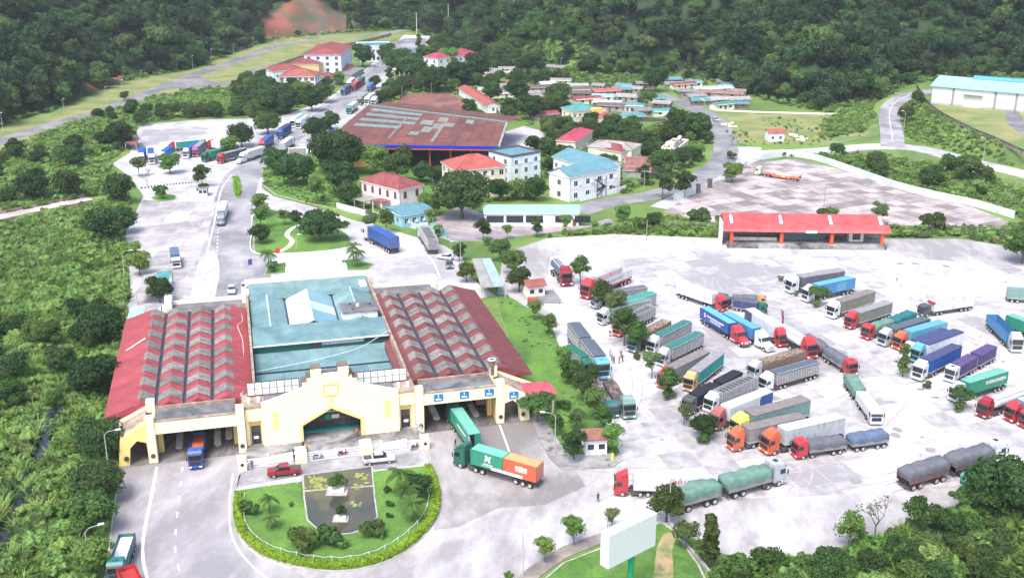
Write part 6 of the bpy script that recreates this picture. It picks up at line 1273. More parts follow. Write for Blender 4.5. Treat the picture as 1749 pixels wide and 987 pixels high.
sheet_poly('dark_slab', pxpoly([(912, 517), (918, 500), (945, 497), (958, 513), (955, 519)]), .3, M_asph2, 'raised black slab next to the small pale hut', .3)
tag(part('brick_base', MB().box(-1.2, 1.2, 0, 1.5, 0, 1.2), mat('red_brick', (.30, .09, .06), .9, .3, 6), None, W(910, 519)), 'low red brick block at the corner of the black slab', 'brick block')
def carport(label, pts, h, m, n=2):
    P_ = [W(*q, h) for q in pts]; o = thing('car_port', label, 'car port', (P_[0].x, P_[0].y, 0)); lo = [p-P_[0] for p in P_]
    for k in range(n):
        u0, u1 = k/n+.01, (k+1)/n-.01; q = [lo[0].lerp(lo[1], u0), lo[0].lerp(lo[1], u1), lo[3].lerp(lo[2], u1), lo[3].lerp(lo[2], u0)]
        part('roof_sheet', MB().add([(p.x, p.y, h+(.35 if i > 1 else 0)) for i, p in enumerate(q)]+[(p.x, p.y, h-.1+(.35 if i > 1 else 0)) for i, p in enumerate(q)], [(0, 1, 2, 3), (7, 6, 5, 4), (0, 4, 5, 1), (1, 5, 6, 2), (2, 6, 7, 3), (3, 7, 4, 0)]), m[k % len(m)], o)
    for p in lo: part('post', MB().box(p.x-.1, p.x+.1, p.y-.1, p.y+.1, 0, h-.1), M_gal, o)
carport('pair of grey green car port roofs between trees behind the maroon roof', [(822, 492), (863, 488), (838, 443), (806, 444)], 3, [M_pg, RM['bt2']])
carport('car port with grey and turquoise roof left of the white lorry', [(232, 500), (283, 500), (294, 463), (245, 472)], 3, [M_pg, M_gt])
carport('pale car port roof touching the corner of the red roof', [(216, 547), (266, 541), (275, 520), (222, 527)], 3, [RM['bt2'], M_pg])
carport('rust roofed shelter at the left edge of the upper lot', [(214, 244), (232, 247), (240, 237), (222, 234)], 3, [M_rt])
hut('lot_hut', 'small weathered hut by the tree at the left of the upper lot', (225, 250), (5, 4), 2.8, M_cw, M_gs, .3)
hut('kerb_booth', 'small white booth under the tree on the kerb of the slab lot', (347, 336), (2.6, 2.4), 2.6, M_ww, M_gs, .1, 'flat')
# dark signboard seen from behind
p = W(509, 281); o = thing('signboard', 'large dark grey signboard on two posts by the rear road', 'signboard', p, .05); part('board', MB().box(-3, 3, -.2, .2, 1.6, 5.8), M_gw, o); part('board_frame', MB().box(-3.15, 3.15, -.1, .3, 5.8, 6.0).box(-3.15, -3, -.1, .3, 1.4, 5.8).box(3, 3.15, -.1, .3, 1.4, 5.8), M_wh, o)
for x_ in (-2, 2): part('post', MB().box(x_-.15, x_+.15, -.15, .15, 0, 1.6), M_gal, o)
# blank white billboard at the lower right
zb = 9.0; p0, p1 = W(1034, 938, zb), W(1115, 898, zb); d = p1-p0; ba = math.atan2(d.y, d.x); LB = d.length
bb = thing('billboard', 'blank white hoarding box on a single green post at the bottom of the photo', 'billboard', ((p0.x+p1.x)/2, (p0.y+p1.y)/2, 0), ba)
part('panel_box', MB().box(-LB/2, LB/2, -.6, .9, zb-2.6, zb+2.2), mat('blank_hoarding', (.74, .76, .78), .6, .07, 1.2, det=8, col2=(.66, .70, .70)), bb, bevel=.03); part('post', MB().tube((.6, .1, -2), (.6, .1, zb-2.6), .42, n=14), mat('green_post', (.02, .28, .14), .5, .15, 1), bb)
# bridge over the valley on the left
b0, b1 = W(-60, 386), W(158, 340); o = thing('bridge', 'narrow pale concrete bridge spanning the green valley at left', 'bridge', (b0.x, b0.y, 0)); d = b1-b0; e = d.normalized(); q = Vector((-e.y, e.x, 0))
part('deck', MB().bar((0, 0, .1), (d.x, d.y, .1), 9.0, 1.5), groundmat('bridge_deck', (.56, .48, .46), (.38, .32, .32), .5, .1, .5), o)
for s in (-1, 1): a = q*4.4*s; part('parapet', MB().bar((a.x, a.y, .95), (d.x+a.x, d.y+a.y, .95), .25, .83), M_dirty, o)
for k in (.25, .55, .8): part('pier', MB().box(d.x*k-.8, d.x*k+.8, d.y*k-1.6, d.y*k+1.6, -15, -.6), M_gw, o)

# ------------------------------------------------------------------ lawns, kerbs, garden, walls and fences
def lawn(name, poly, label, z=.12):
    kp = poly; part_ = tag(part(name, MB().prism(poly, -.2, z), M_kerb), label, kind='structure')
    c = (sum(p[0] for p in poly)/len(poly), sum(p[1] for p in poly)/len(poly))
    ins = [(p[0]+(c[0]-p[0])*.0+((c[0]-p[0])/max(1e-6, math.hypot(c[0]-p[0], c[1]-p[1])))*.35, p[1]+((c[1]-p[1])/max(1e-6, math.hypot(c[0]-p[0], c[1]-p[1])))*.35) for p in poly]
    part('turf', MB().prism(ins, z, z+.05), M_lawn, part_); return part_
def sm(l, n=5): 
    P_ = [Vector((*W2(*p), 0)) for p in l]; P_ = P_+[P_[0]]; return [(v.x, v.y) for v in smooth_line(P_, n)[:-1]]
ROUND = sm([(405, 836), (402, 875), (412, 915), (445, 948), (505, 969), (570, 977), (640, 968), (700, 938), (742, 895), (753, 855), (748, 825), (738, 800)], 4)
RND = [W2(*p) for p in [(405, 836)]]+[p for p in ROUND if p[1] < W(0, 800)[1]+4]
RP = pxpoly([(404, 838), (402, 860), (403, 885), (409, 910), (422, 930), (445, 948), (475, 961), (505, 969), (540, 975), (575, 977), (610, 974), (645, 966), (675, 953), (700, 938), (725, 917), (742, 893), (751, 870), (753, 850), (748, 822), (738, 795), (690, 799), (640, 805), (636, 797), (515, 811), (514, 822), (460, 829)])
lawn('round_garden', RP, 'oval lawn with hedge in front of the entrance')
POND = pxpoly([(516, 812), (636, 797), (641, 850), (646, 884), (632, 903), (600, 913), (570, 915), (545, 908), (524, 890), (518, 850)])
tag(part('pond_rim', MB().prism([(p[0]*1.0, p[1]) for p in POND], -.1, .24), M_kerb), 'stone rim of the garden pond', kind='structure')
cxp = sum(p[0] for p in POND)/len(POND); cyp = sum(p[1] for p in POND)/len(POND)
M_water = mat('pond_water', (.055, .075, .07), .08, .35, .12, col2=(.10, .085, .045), spec=.6)
pond = tag(part('pond', MB().prism([(cxp+(p[0]-cxp)*.955, cyp+(p[1]-cyp)*.97) for p in POND], .2, .262), M_water), 'still green brown pond in the lawn', kind='structure')
pm = MB(); a, b = W(520, 838, .28), W(640, 829, .28); pm.bar(a, b, .35, .1); tag(part('pond_divider', pm, M_kerb), 'low concrete strip dividing the pond', 'divider')
M_leafl = leafmat('hedge_leaf', (.20, .36, .03), (.32, .48, .06), .1)
def hedge(name, label, pts, wd, h, m=None, z=.1):
    S_ = smooth_line([W(*p) for p in pts], 5); mb = MB(); r = random.Random(len(S_)); tot = 0
    for a, b in zip(S_[:-1], S_[1:]):
        d = b-a; L_ = d.length; e = d/L_; q = Vector((-e.y, e.x, 0)); n = int(L_*wd*26)+4
        for k in range(n):
            p = a+e*r.uniform(0, L_)+q*r.uniform(-wd/2, wd/2); zz = z+(h*r.uniform(.72, 1.02) if r.random() < .6 else r.uniform(.1, 1)*h)
            if zz < h*.8+z: p += q*(wd/2*(1 if r.random() < .5 else -1)-(p-a).dot(q))
            s = r.uniform(.10, .2); u = Vector((r.gauss(0, 1), r.gauss(0, 1), r.gauss(0, .5))).normalized(); v = u.cross(Vector((r.gauss(0, 1), r.gauss(0, 1), r.gauss(0, 1)))).normalized()
            c = Vector((p.x, p.y, zz)); mb.add([c-u*s-v*s, c+u*s-v*s, c+u*s+v*s, c-u*s+v*s], [(0, 1, 2, 3)])
    mb2 = MB(); ribbon(mb2, S_, wd*.85, z+h*.82, 0, 0, h*.8); o = tag(part(name, mb2, m or M_leafl), label, 'hedge'); part('leaves', mb, m or M_leafl, o); return o
hedge('clipped_hedge', 'long bright clipped hedge curving round the front lawn', [(409, 845), (407, 880), (416, 912), (448, 943), (505, 962), (572, 969), (640, 960), (696, 932), (735, 890), (745, 855), (741, 826), (732, 800)], 1.15, .85)
def postrow(name, label, cat, pts, h, rails, m, step, z=.1, r=.05, cap=None, sag=0, parapet=None):
    S_ = smooth_line([W(*p) if len(p) == 2 else W(*p[:2], p[2]) for p in pts], 6); o = thing(name, label, cat, (S_[0].x, S_[0].y, 0)); acc = 0; posts = [S_[0]]
    for a, b in zip(S_[:-1], S_[1:]):
        d = (b-a); L_ = d.length; k = step-acc
        while k <= L_: posts.append(a+d*(k/L_)); k += step
        acc = (acc+L_) % step
    for p in posts[:290]:
        l = p-S_[0]; cpart(('post', name, r, h), 'post', lambda: MB().tube((0, 0, 0), (0, 0, h), r, n=6), m, o, (l.x, l.y, p.z+z))
    mb = MB()
    for a, b in zip(posts[:-1], posts[1:]):
        a = a-S_[0]; b = b-S_[0]; za, zb_ = a.z+S_[0].z, b.z+S_[0].z
        for hh in rails:
            if sag: c = (a+b)/2; mb.tube((a.x, a.y, za+z+hh), (c.x, c.y, (za+zb_)/2+z+hh-sag), r*.5, n=4); mb.tube((c.x, c.y, (za+zb_)/2+z+hh-sag), (b.x, b.y, zb_+z+hh), r*.5, n=4)
            else: mb.tube((a.x, a.y, za+z+hh), (b.x, b.y, zb_+z+hh), r*.6, n=4)
    if rails: part('rails', mb, m, o)
    return o, posts
postrow('chain_fence', 'low white chain fence inside the round garden hedge', 'fence', [(418, 850), (417, 885), (428, 912), (458, 936), (510, 952), (572, 959), (634, 950), (686, 922), (722, 886), (733, 855), (730, 830)], .75, (.7,), M_wh, 2.6, .15, .05, sag=.22)
postrow('chain_fence_left', 'short white chain fence along the upper left of the round garden', 'fence', [(410, 838), (460, 832), (512, 826)], .75, (.7,), M_wh, 2.2, .15, .05, sag=.2)
def plant_pot(label, px, s):
    p = W(*px, .3); o = thing('bonsai_pot', label, 'potted tree', p); part('pot', MB().box(-1.1*s, 1.1*s, -.7*s, .7*s, 0, .55*s), M_pale, o, bevel=.06); part('base', MB().box(-1.6*s, 1.6*s, -1.4*s, 1.4*s, -.3, 0), M_kerb, o); return o, p
LAWN2 = pxpoly([(846, 503), (866, 505), (905, 528), (936, 540), (955, 590), (985, 640), (1018, 690), (1045, 740), (1063, 783), (1046, 797), (962, 801), (945, 783), (925, 750), (907, 716), (900, 700), (885, 640), (868, 580), (853, 530)])
lawn('grass_strip', LAWN2, 'long grass strip between the gate building and the lorry lot')
sheet_poly('stone_verge', pxpoly([(906, 706), (925, 708), (958, 760), (975, 778), (1058, 776), (1064, 786), (1046, 799), (960, 803), (938, 782), (920, 748)]), .19, groundmat('verge_paving', (.36, .34, .33), (.2, .19, .19), .5, .2, .8), 'narrow paved verge at the corner of the grass strip', .2)
GARD = sm([(432, 372), (433, 405), (436, 432), (470, 434), (540, 430), (588, 424), (600, 412), (585, 395), (540, 380), (495, 368), (450, 356)], 3)
lawn('triangle_garden', GARD, 'rounded triangular garden behind the gate building')
mbp = MB(); ribbon(mbp, smooth_line([W(512, 385), W(498, 392), (W(490, 402)), W(499, 412), W(493, 422), W(478, 431)], 5), 1.3, .2, 0, 0, .1); tag(part('garden_path', mbp, M_pale), 'winding pale path in the triangular garden', kind='structure')
postrow('garden_wall', 'low pale garden wall along the triangular garden', 'wall', [(431, 372), (430, 400), (431, 432), (470, 437), (540, 434), (592, 427)], .6, (.3, .55), M_pale, 1.2, .1, .16)
lawn('median_island', sm([(397, 303), (399, 325), (402, 338), (411, 338), (411, 318), (407, 301)], 3), 'small oval island in the rear road')
hedge('island_hedge', 'hedge ring on the small rear road island', [(400, 306), (402, 325), (406, 335), (409, 325), (406, 306)], .8, .8)
lawn('slab_lot_island', sm([(257, 338), (275, 332), (300, 334), (298, 342), (270, 345)], 3), 'small oval of grass in the left slab lot')
for q, lb in (([(452, 470), (456, 455), (488, 448), (492, 466)], 'grass patch left of the white back tower'), ([(574, 462), (575, 445), (612, 444), (640, 452), (628, 462)], 'grass patch right of the white back tower')): lawn('grass_patch', pxpoly(q), lb)
lawn('roadside_verge', pxpoly([(447, 292), (452, 286), (500, 268), (560, 258), (640, 262), (735, 290), (745, 330), (722, 352), (655, 350), (620, 352), (575, 358), (520, 346), (470, 333), (450, 318)]), 'tree covered verge beside the rear road')
VERGE = pxpoly([(582, 360), (640, 372), (720, 395), (770, 412), (762, 400), (700, 378), (640, 362), (600, 352)]); sheet_poly('pavement', VERGE, .1, groundmat('pavement_slabs', (.42, .38, .37), (.25, .23, .23), .5, .2, .6), 'pavement in front of the arched house')
BLAWN = pxpoly([(905, 1010), (960, 962), (1040, 930), (1090, 905), (1130, 893), (1150, 905), (1195, 965), (1215, 1010), (1230, 1080), (900, 1080)])
lawn('corner_lawn', BLAWN, 'grassy corner with a worn earth track under the white hoarding')
sheet_poly('earth_track', sm([(1122, 935), (1135, 912), (1155, 915), (1148, 940), (1150, 975), (1145, 1010), (1118, 1010), (1118, 970)], 3), .185, groundmat('worn_earth', (.42, .30, .17), (.16, .20, .07), .5, .3, 1.2), 'worn bare earth track across the corner lawn', .05)
sheet_poly('corner_pavement', pxpoly([(870, 1000), (905, 968), (960, 934), (1045, 904), (1118, 893), (1125, 900), (1048, 920), (968, 952), (915, 990), (890, 1020)]), .13, groundmat('corner_paving', (.34, .28, .24), (.17, .15, .14), .5, .15, .8), 'stained pavement along the corner lawn', .2)
pmb = MB()
for pp in ([(1142, 893), (1170, 930), (1205, 970), (1230, 1010)],): S_ = smooth_line([W(*p) for p in pp], 3); [pmb.bar(a+Vector((0, 0, .5)), b+Vector((0, 0, .5)), .25, .5) for a, b in zip(S_[:-1], S_[1:])]
tag(part('low_wall', pmb, M_kerb), 'low wall edging the corner lawn and the lot', 'wall')
# white sheet fence round the upper lot: one panel after another
def panelfence(name, label, pts, h, pw, m, cat='fence', z=0):
    S_ = smooth_line([W(*p) for p in pts], 8); o = thing(name, label, cat, (S_[0].x, S_[0].y, 0)); acc = [0]
    for a, b in zip(S_[:-1], S_[1:]): acc.append(acc[-1]+(b-a).length)
    n = int(acc[-1]/pw); P_ = []
    for k in range(n+1):
        t_ = k*acc[-1]/n; i = max(0, min(len(acc)-2, np.searchsorted(acc, t_)-1)); P_.append(S_[i].lerp(S_[i+1], (t_-acc[i])/(acc[i+1]-acc[i])))
    for a, b in zip(P_[:-1], P_[1:]):
        d = b-a; cpart(('pf', name, round(d.length, 0)), 'panel', lambda L_=d.length: MB().box(.03, L_-.03, -.04, .04, .05, h).box(L_*.5-.04, L_*.5+.04, .04, .1, 0, h+.05), m, o, (a.x-S_[0].x, a.y-S_[0].y, z), math.atan2(d.y, d.x))
    return o
M_fs = mat('fence_sheet', (.60, .64, .67), .5, .15, .5, rnd=.08)
panelfence('sheet_fence', 'long white sheet fence behind the upper slab lot', [(1300, 274), (1345, 268), (1390, 274), (1450, 294), (1530, 322), (1600, 340), (1665, 354), (1732, 374)], 2.4, 2.4, M_fs)
panelfence('short_sheet_fence', 'short white sheet fence below the upper slab lot entrance', [(1150, 342), (1180, 334), (1205, 323)], 2.2, 2.2, M_fs); panelfence('side_sheet_fence', 'short white sheet fence beside the tree at the slab lot entrance', [(1238, 310), (1262, 298), (1275, 284)], 2.2, 2.2, M_fs)
panelfence('garden_wall_white', 'white garden wall in front of the building with the black stair', [(990, 345), (1020, 338), (1050, 331), (1069, 325)], 1.8, 2.5, M_ww, 'wall')
panelfence('low_roadside_fence', 'low pale fence in front of the arched house', [(575, 356), (600, 362), (625, 370)], 1.8, 2.2, M_fs); panelfence('teal_wall', 'teal topped low wall right of the booth', [(735, 392), (752, 398), (764, 408)], 2.0, 2.2, mat('teal_wall_paint', (.20, .48, .48), .7, .15, 1), 'wall'); panelfence('booth_fence', 'pale green railing right of the teal booth', [(684, 384), (705, 388), (732, 398)], 1.4, 1.6, mat('pale_green_paint', (.40, .60, .52), .7, .15, 1))
panelfence('meadow_wall', 'thin pale wall along the back of the meadow', [(1225, 190), (1290, 193), (1400, 196), (1440, 197)], .8, 4, M_pale, 'wall'); panelfence('walled_garden', 'dark old wall of the vegetable plot', [(1020, 214), (1060, 210), (1110, 208), (1140, 212)], 1.8, 3, mat('old_dark_wall', (.09, .085, .08), .9, .3, 1), 'wall')
for px in ((1192, 330), (1212, 321)): p = W(*px); tag(part('gate_post', MB().box(-.7, .7, -.6, .6, 0, 3.0), mat('dark_stone', (.10, .09, .085), .9, .3, 1), None, p), 'dark stone gate post, %s of the pair at the slab lot entrance' % ('left' if px[0] < 1200 else 'right'), 'gate post')
postrow('wire_fence', 'thin white wire fence behind the red roofed shed', 'fence', [(1136, 388), (1180, 390), (1240, 392), (1330, 392), (1500, 392), (1620, 396), (1749, 400)], 1.8, (.6, 1.2, 1.75), M_gal, 3.0, 0, .06)
postrow('guard_rail_hill', 'grey guard rail along the outer edge of the curving terrace road', 'guard rail', [(1405, 248), (1450, 242), (1485, 230), (1497, 214), (1494, 198), (1500, 182), (1518, 168), (1545, 158, 3), (1576, 150, 4.8)], .8, (.75, .5), M_gal, 2.5, 0, .08)
postrow('guard_rail_road', 'guard rail below the hill road above the sheet fence', 'guard rail', [(1390, 262), (1460, 264), (1530, 268), (1600, 282), (1680, 302), (1749, 318)], .8, (.7,), M_gal, 2.5, 0, .08)
# terrace guard wall with stub posts
tp = [W(*p, 5) for p in T_PX[1:-1]]; S_ = smooth_line(tp, 6); o = thing('terrace_wall', 'dark parapet wall with stub posts along the terrace edge', 'wall', (S_[0].x, S_[0].y, 0)); mb = MB()
for a, b in zip(S_[:-1], S_[1:]): mb.bar(a-S_[0]*1.0+Vector((0, 0, 5.5)), b-S_[0]+Vector((0, 0, 5.5)), .4, 1.0)
mb.v = [(v[0], v[1], v[2] if v[2] < 8 else v[2]-5) for v in mb.v]; part('parapet', mb, M_dirty, o)
for a, b in zip(S_[:-1], S_[1:]):
    n = int((b-a).length/2.2)+1
    for k in range(n): p = a.lerp(b, k/n)-S_[0]; cpart('stub', 'stub_post', lambda: MB().box(-.25, .25, -.25, .25, 0, .8), M_frame, o, (p.x, p.y, 5.45))
# kerb blocks painted by the left lot
kp = smooth_line([W(242, 322), W(290, 316), W(335, 313), W(352, 318)], 6); o = thing('kerb_block_row', 'row of dark and pale kerb blocks across the left slab lot', 'kerb', (kp[0].x, kp[0].y, 0)); r_ = 0
for a, b in zip(kp[:-1], kp[1:]):
    for k in range(3): p = a.lerp(b, k/3)-kp[0]; r_ += 1; part('kerb_block', MB().box(-.4, .4, -.2, .2, 0, .4), M_frame if r_ % 2 else M_wh, o, (p.x, p.y, .02))
# retaining wall behind the offices
mb = MB(); S_ = smooth_line([W(440, 128), W(500, 106), W(560, 88), W(620, 74), W(668, 62)], 6)
for a, b in zip(S_[:-1], S_[1:]): mb.bar(a+Vector((0, 0, 2.2)), b+Vector((0, 0, 2.2)), .5, 2.3)
tag(part('retaining_wall', mb, M_dirty), 'long dark retaining wall behind the row of offices', 'wall')
sheet_poly('dark_bank', sm([(282, 150), (300, 140), (340, 138), (385, 145), (392, 150), (350, 153)], 3), .0, M_asph2, 'dark gravel bank below the fork of the valley road', .1)
sheet_poly('earth_plot', pxpoly([(675, 178), (690, 162), (760, 158), (795, 170), (790, 190), (720, 190)]), .0, groundmat('red_earth', (.26, .11, .09), (.14, .07, .06), .5, .1, .6), 'plot of bare red earth behind the market hall', .1)
sheet_poly('vegetable_plot', pxpoly([(1085, 232), (1095, 221), (1135, 220), (1150, 228), (1130, 235)]), .0, groundmat('tilled_earth', (.20, .18, .18), (.12, .11, .10), .5, .2, .8), 'dark tilled plot between the trees', .1)
mbs = MB(); ribbon(mbs, smooth_line([hit(-20, 960), hit(15, 900), hit(45, 840), hit(70, 770), hit(95, 700)], 5), 2.4, None, .25); tag(part('stream', mbs, mat('stream_water', (.02, .022, .025), .15, .3, .6)), 'dark stream in the bottom of the green valley', kind='structure')
for i in range(6): 
    x_, y_ = [(1355, 232), (1365, 236), (1240, 214), (1252, 217), (1245, 212), (1370, 240)][i]; p = hit(x_, y_); mb = MB(); r = random.Random(i)
    for k in range(6): a, b, c = r.uniform(-1.6, 1.6), r.uniform(-1, 1), r.uniform(.3, .8); mb.box(a-c, a+c, b-.5, b+.5, -.2, c*.8)
    tag(part('rubble_heap', mb, M_pale, None, p), ['heap of pale rubble right of the white hut', 'second rubble heap closest to the white hut', 'silver sacks by the lane, upper left heap', 'white sacks lying on the meadow grass', 'small white bundle by the lane', 'lowest rubble heap beside the hut'][i], 'rubble')

# ------------------------------------------------------------------ lamps, poles
def lamp(label, px, h, ang, z=0, reach=1.8, double=False, hitz=False):
    p = hit(*px) if hitz else W(*px, z); t = thing('street_lamp', label, 'street lamp', p, ang)
    cpart(('lpole', h), 'pole', lambda: MB().tube((0, 0, 0), (0, 0, h), .11, .06, n=8), M_gal, t)
    def arm(): 
        m = MB(); pts = [Vector((0, 0, h-.05)), Vector((reach*.3, 0, h+.45)), Vector((reach, 0, h+.6))]
        for a, b in zip(pts[:-1], pts[1:]): m.tube(a, b, .05, n=6)
        return m
    a = cpart(('larm', h, reach), 'arm', arm, M_gal, t); cpart(('lhead', h, reach), 'lamp_head', lambda: MB().extx([(reach-.1, h+.52), (reach+.75, h+.56), (reach+.7, h+.70), (reach, h+.72)], -.16, .16), M_wh, a); return t
lamp('curved street lamp on the verge left of the gatehouse', (948, 776), 7, math.pi*.97, .1); lamp('curved street lamp at the left road edge below the arches', (187, 810), 7, .3); lamp('curved street lamp by the dump lorry at the lower left', (156, 985), 7, .5, -1)
lamp('slim street lamp behind the big tree at the lower right of the yard', (1142, 893), 8, .2); lamp('street lamp by the small tree at the lower edge', (1035, 960), 7, math.pi, 0, 1.2); lamp('thin grey lamp pole at the bottom edge of the yard', (893, 985), 7, 1.2)
lamp('lamp in the middle of the triangular garden', (507, 425), 3.4, 0, .1, .5); lamp('street lamp at the left slab lot corner', (214, 480), 7, .4); lamp('street lamp by the round tree near the two cars', (787, 462), 7, math.pi); lamp('street lamp beside the oval grass island', (322, 352), 6, .2)
for i, (x_, y_) in enumerate(((6, 228), (111, 202), (182, 180), (210, 166), (242, 149), (330, 121), (362, 109), (400, 99), (433, 88), (296, 122))): lamp(['valley road lamp at the left edge of the photo', 'valley road lamp second from the left edge', 'valley road lamp above the dark tree', 'valley road lamp left of the red earth scar', 'valley road lamp right of the red earth scar', 'valley road lamp left of the road fork', 'valley road lamp just past the road fork', 'valley road lamp third past the fork', 'valley road lamp fourth past the fork', 'valley road lamp on the grass before the fork'][i], (x_, y_), 8, -.9, 0, 1.2)
for i, (x_, y_) in enumerate(((471, 76), (495, 96), (525, 85), (547, 76), (596, 64), (413, 124), (440, 113), (465, 104), (605, 72))): lamp(['tallest pale lamp above the offices', 'lamp behind the tall white office', 'lamp on the grass band, middle one', 'lamp on the upper grass band', 'lamp farthest up the grass band', 'lamp at the lower end of the side lane', 'second lamp on the side lane', 'third lamp on the side lane', 'lamp by the long retaining wall'][i], (x_, y_), 8, -.9, 0, 1.2)
lamp('street lamp beside the curving terrace road', (1534, 196), 9, 2.8); lamp('lower street lamp at the inside of the curve', (1543, 226), 8, 2.6, 0, 1.0); lamp('leaning lamp pole right on the slope below the terrace', (1679, 276), 8, 2.4, 0, 1.0)
def pole(label, px, h, z=0, m=None, cross=True, r=.14):
    p = hit(*px); t = thing('utility_pole', label, 'utility pole', p); part('pole', MB().tube((0, 0, -.5), (0, 0, h), r, r*.7, n=8), m or M_gw, t)
    if cross: part('cross_arm', MB().box(-.9, .9, -.06, .06, h-.6, h-.48), M_gw, t); part('insulator', MB().tube((-.8, 0, h-.48), (-.8, 0, h-.25), .07, n=6), M_wh, t); part('insulator', MB().tube((.8, 0, h-.48), (.8, 0, h-.25), .07, n=6), M_wh, t)
    return t
for i, (x_, y_, h) in enumerate(((1239, 272, 15), (1242, 215, 12), (1246, 243, 10), (1164, 186, 12), (958, 133, 11), (1099, 345, 10), (712, 60, 16), (766, 45, 16), (687, 172, 7), (737, 166, 7), (752, 186, 7), (780, 170, 7), (675, 146, 7), (683, 146, 7), (691, 146, 7), (699, 147, 7), (1404, 384, 12), (1104, 412, 6))):
    pole(['tall dark pole at the lane junction', 'dark pole on the meadow by the lane', 'shorter pole at the meadow corner', 'pole among the shacks by the lane bend', 'dark pole at the foot of the shrubby hill', 'slim pole at the lower lane bend', 'white post on the far green slope', 'white pole farthest up the slope', 'pale concrete post left of the red earth plot', 'pale post in the middle of the red earth plot', 'pale post at the front of the red earth plot', 'pale post right of the red earth plot', 'leftmost of four thin white masts', 'second of four thin white masts', 'third of four thin white masts', 'rightmost of four thin white masts', 'thin pole behind the red roofed shed', 'short pole on the hedge bank left of the red shed'][i], (x_, y_), h, m=M_wh if i in (6, 7, 12, 13, 14, 15) else None, cross=i < 6, r=.22 if i in (6, 7) else .12)
t = thing('pylon', 'tall thin lattice mast on the dark wooded hill', 'mast', hit(878, 36)); part('mast', MB().tube((-.8, 0, 0), (-.2, 0, 30), .15, n=4).tube((.8, 0, 0), (.2, 0, 30), .15, n=4).tube((0, .9, 0), (0, .2, 30), .15, n=4), M_gal, t)
for k in range(14): part('brace', MB().tube((-.8+k*.042, 0, k*2), (.8-k*.042, 0, k*2+2), .07, n=4), M_gal, t)
p = W(471, 447); t = thing('red_flag', 'red flag on a pole by the palms behind the gate building', 'flag', p); part('pole', MB().tube((0, 0, 0), (0, 0, 4), .06, n=6), M_gal, t); part('cloth', MB().add([(0, 0, 2.4), (.7, .2, 2.3), (1.3, .0, 2.5), (1.3, 0, 3.7), (.7, .2, 3.6), (0, 0, 3.8)], [(0, 1, 4, 5), (1, 2, 3, 4)]), mat('flag_red', (.7, .04, .02), .8), t)
p = W(433, 473); t = thing('purple_flag', 'small violet flag at the left rear corner of the gate building', 'flag', p); part('pole', MB().tube((0, 0, 0), (0, 0, 5), .05, n=6), M_gal, t); part('cloth', MB().add([(0, 0, 3.2), (-1.0, .1, 3.0), (-1.1, 0, 4.4), (0, 0, 4.8)], [(0, 1, 2, 3)]), mat('flag_violet', (.08, .04, .25), .8), t)
p = W(1046, 785, .12); tag(part('yellow_hydrant', MB().tube((0, 0, 0), (0, 0, 1.0), .22, .2, n=10).tube((0, 0, 1.0), (0, 0, 1.2), .26, .1, n=10), P('yellow'), None, p), 'small yellow bollard at the tip of the grass strip', 'bollard')

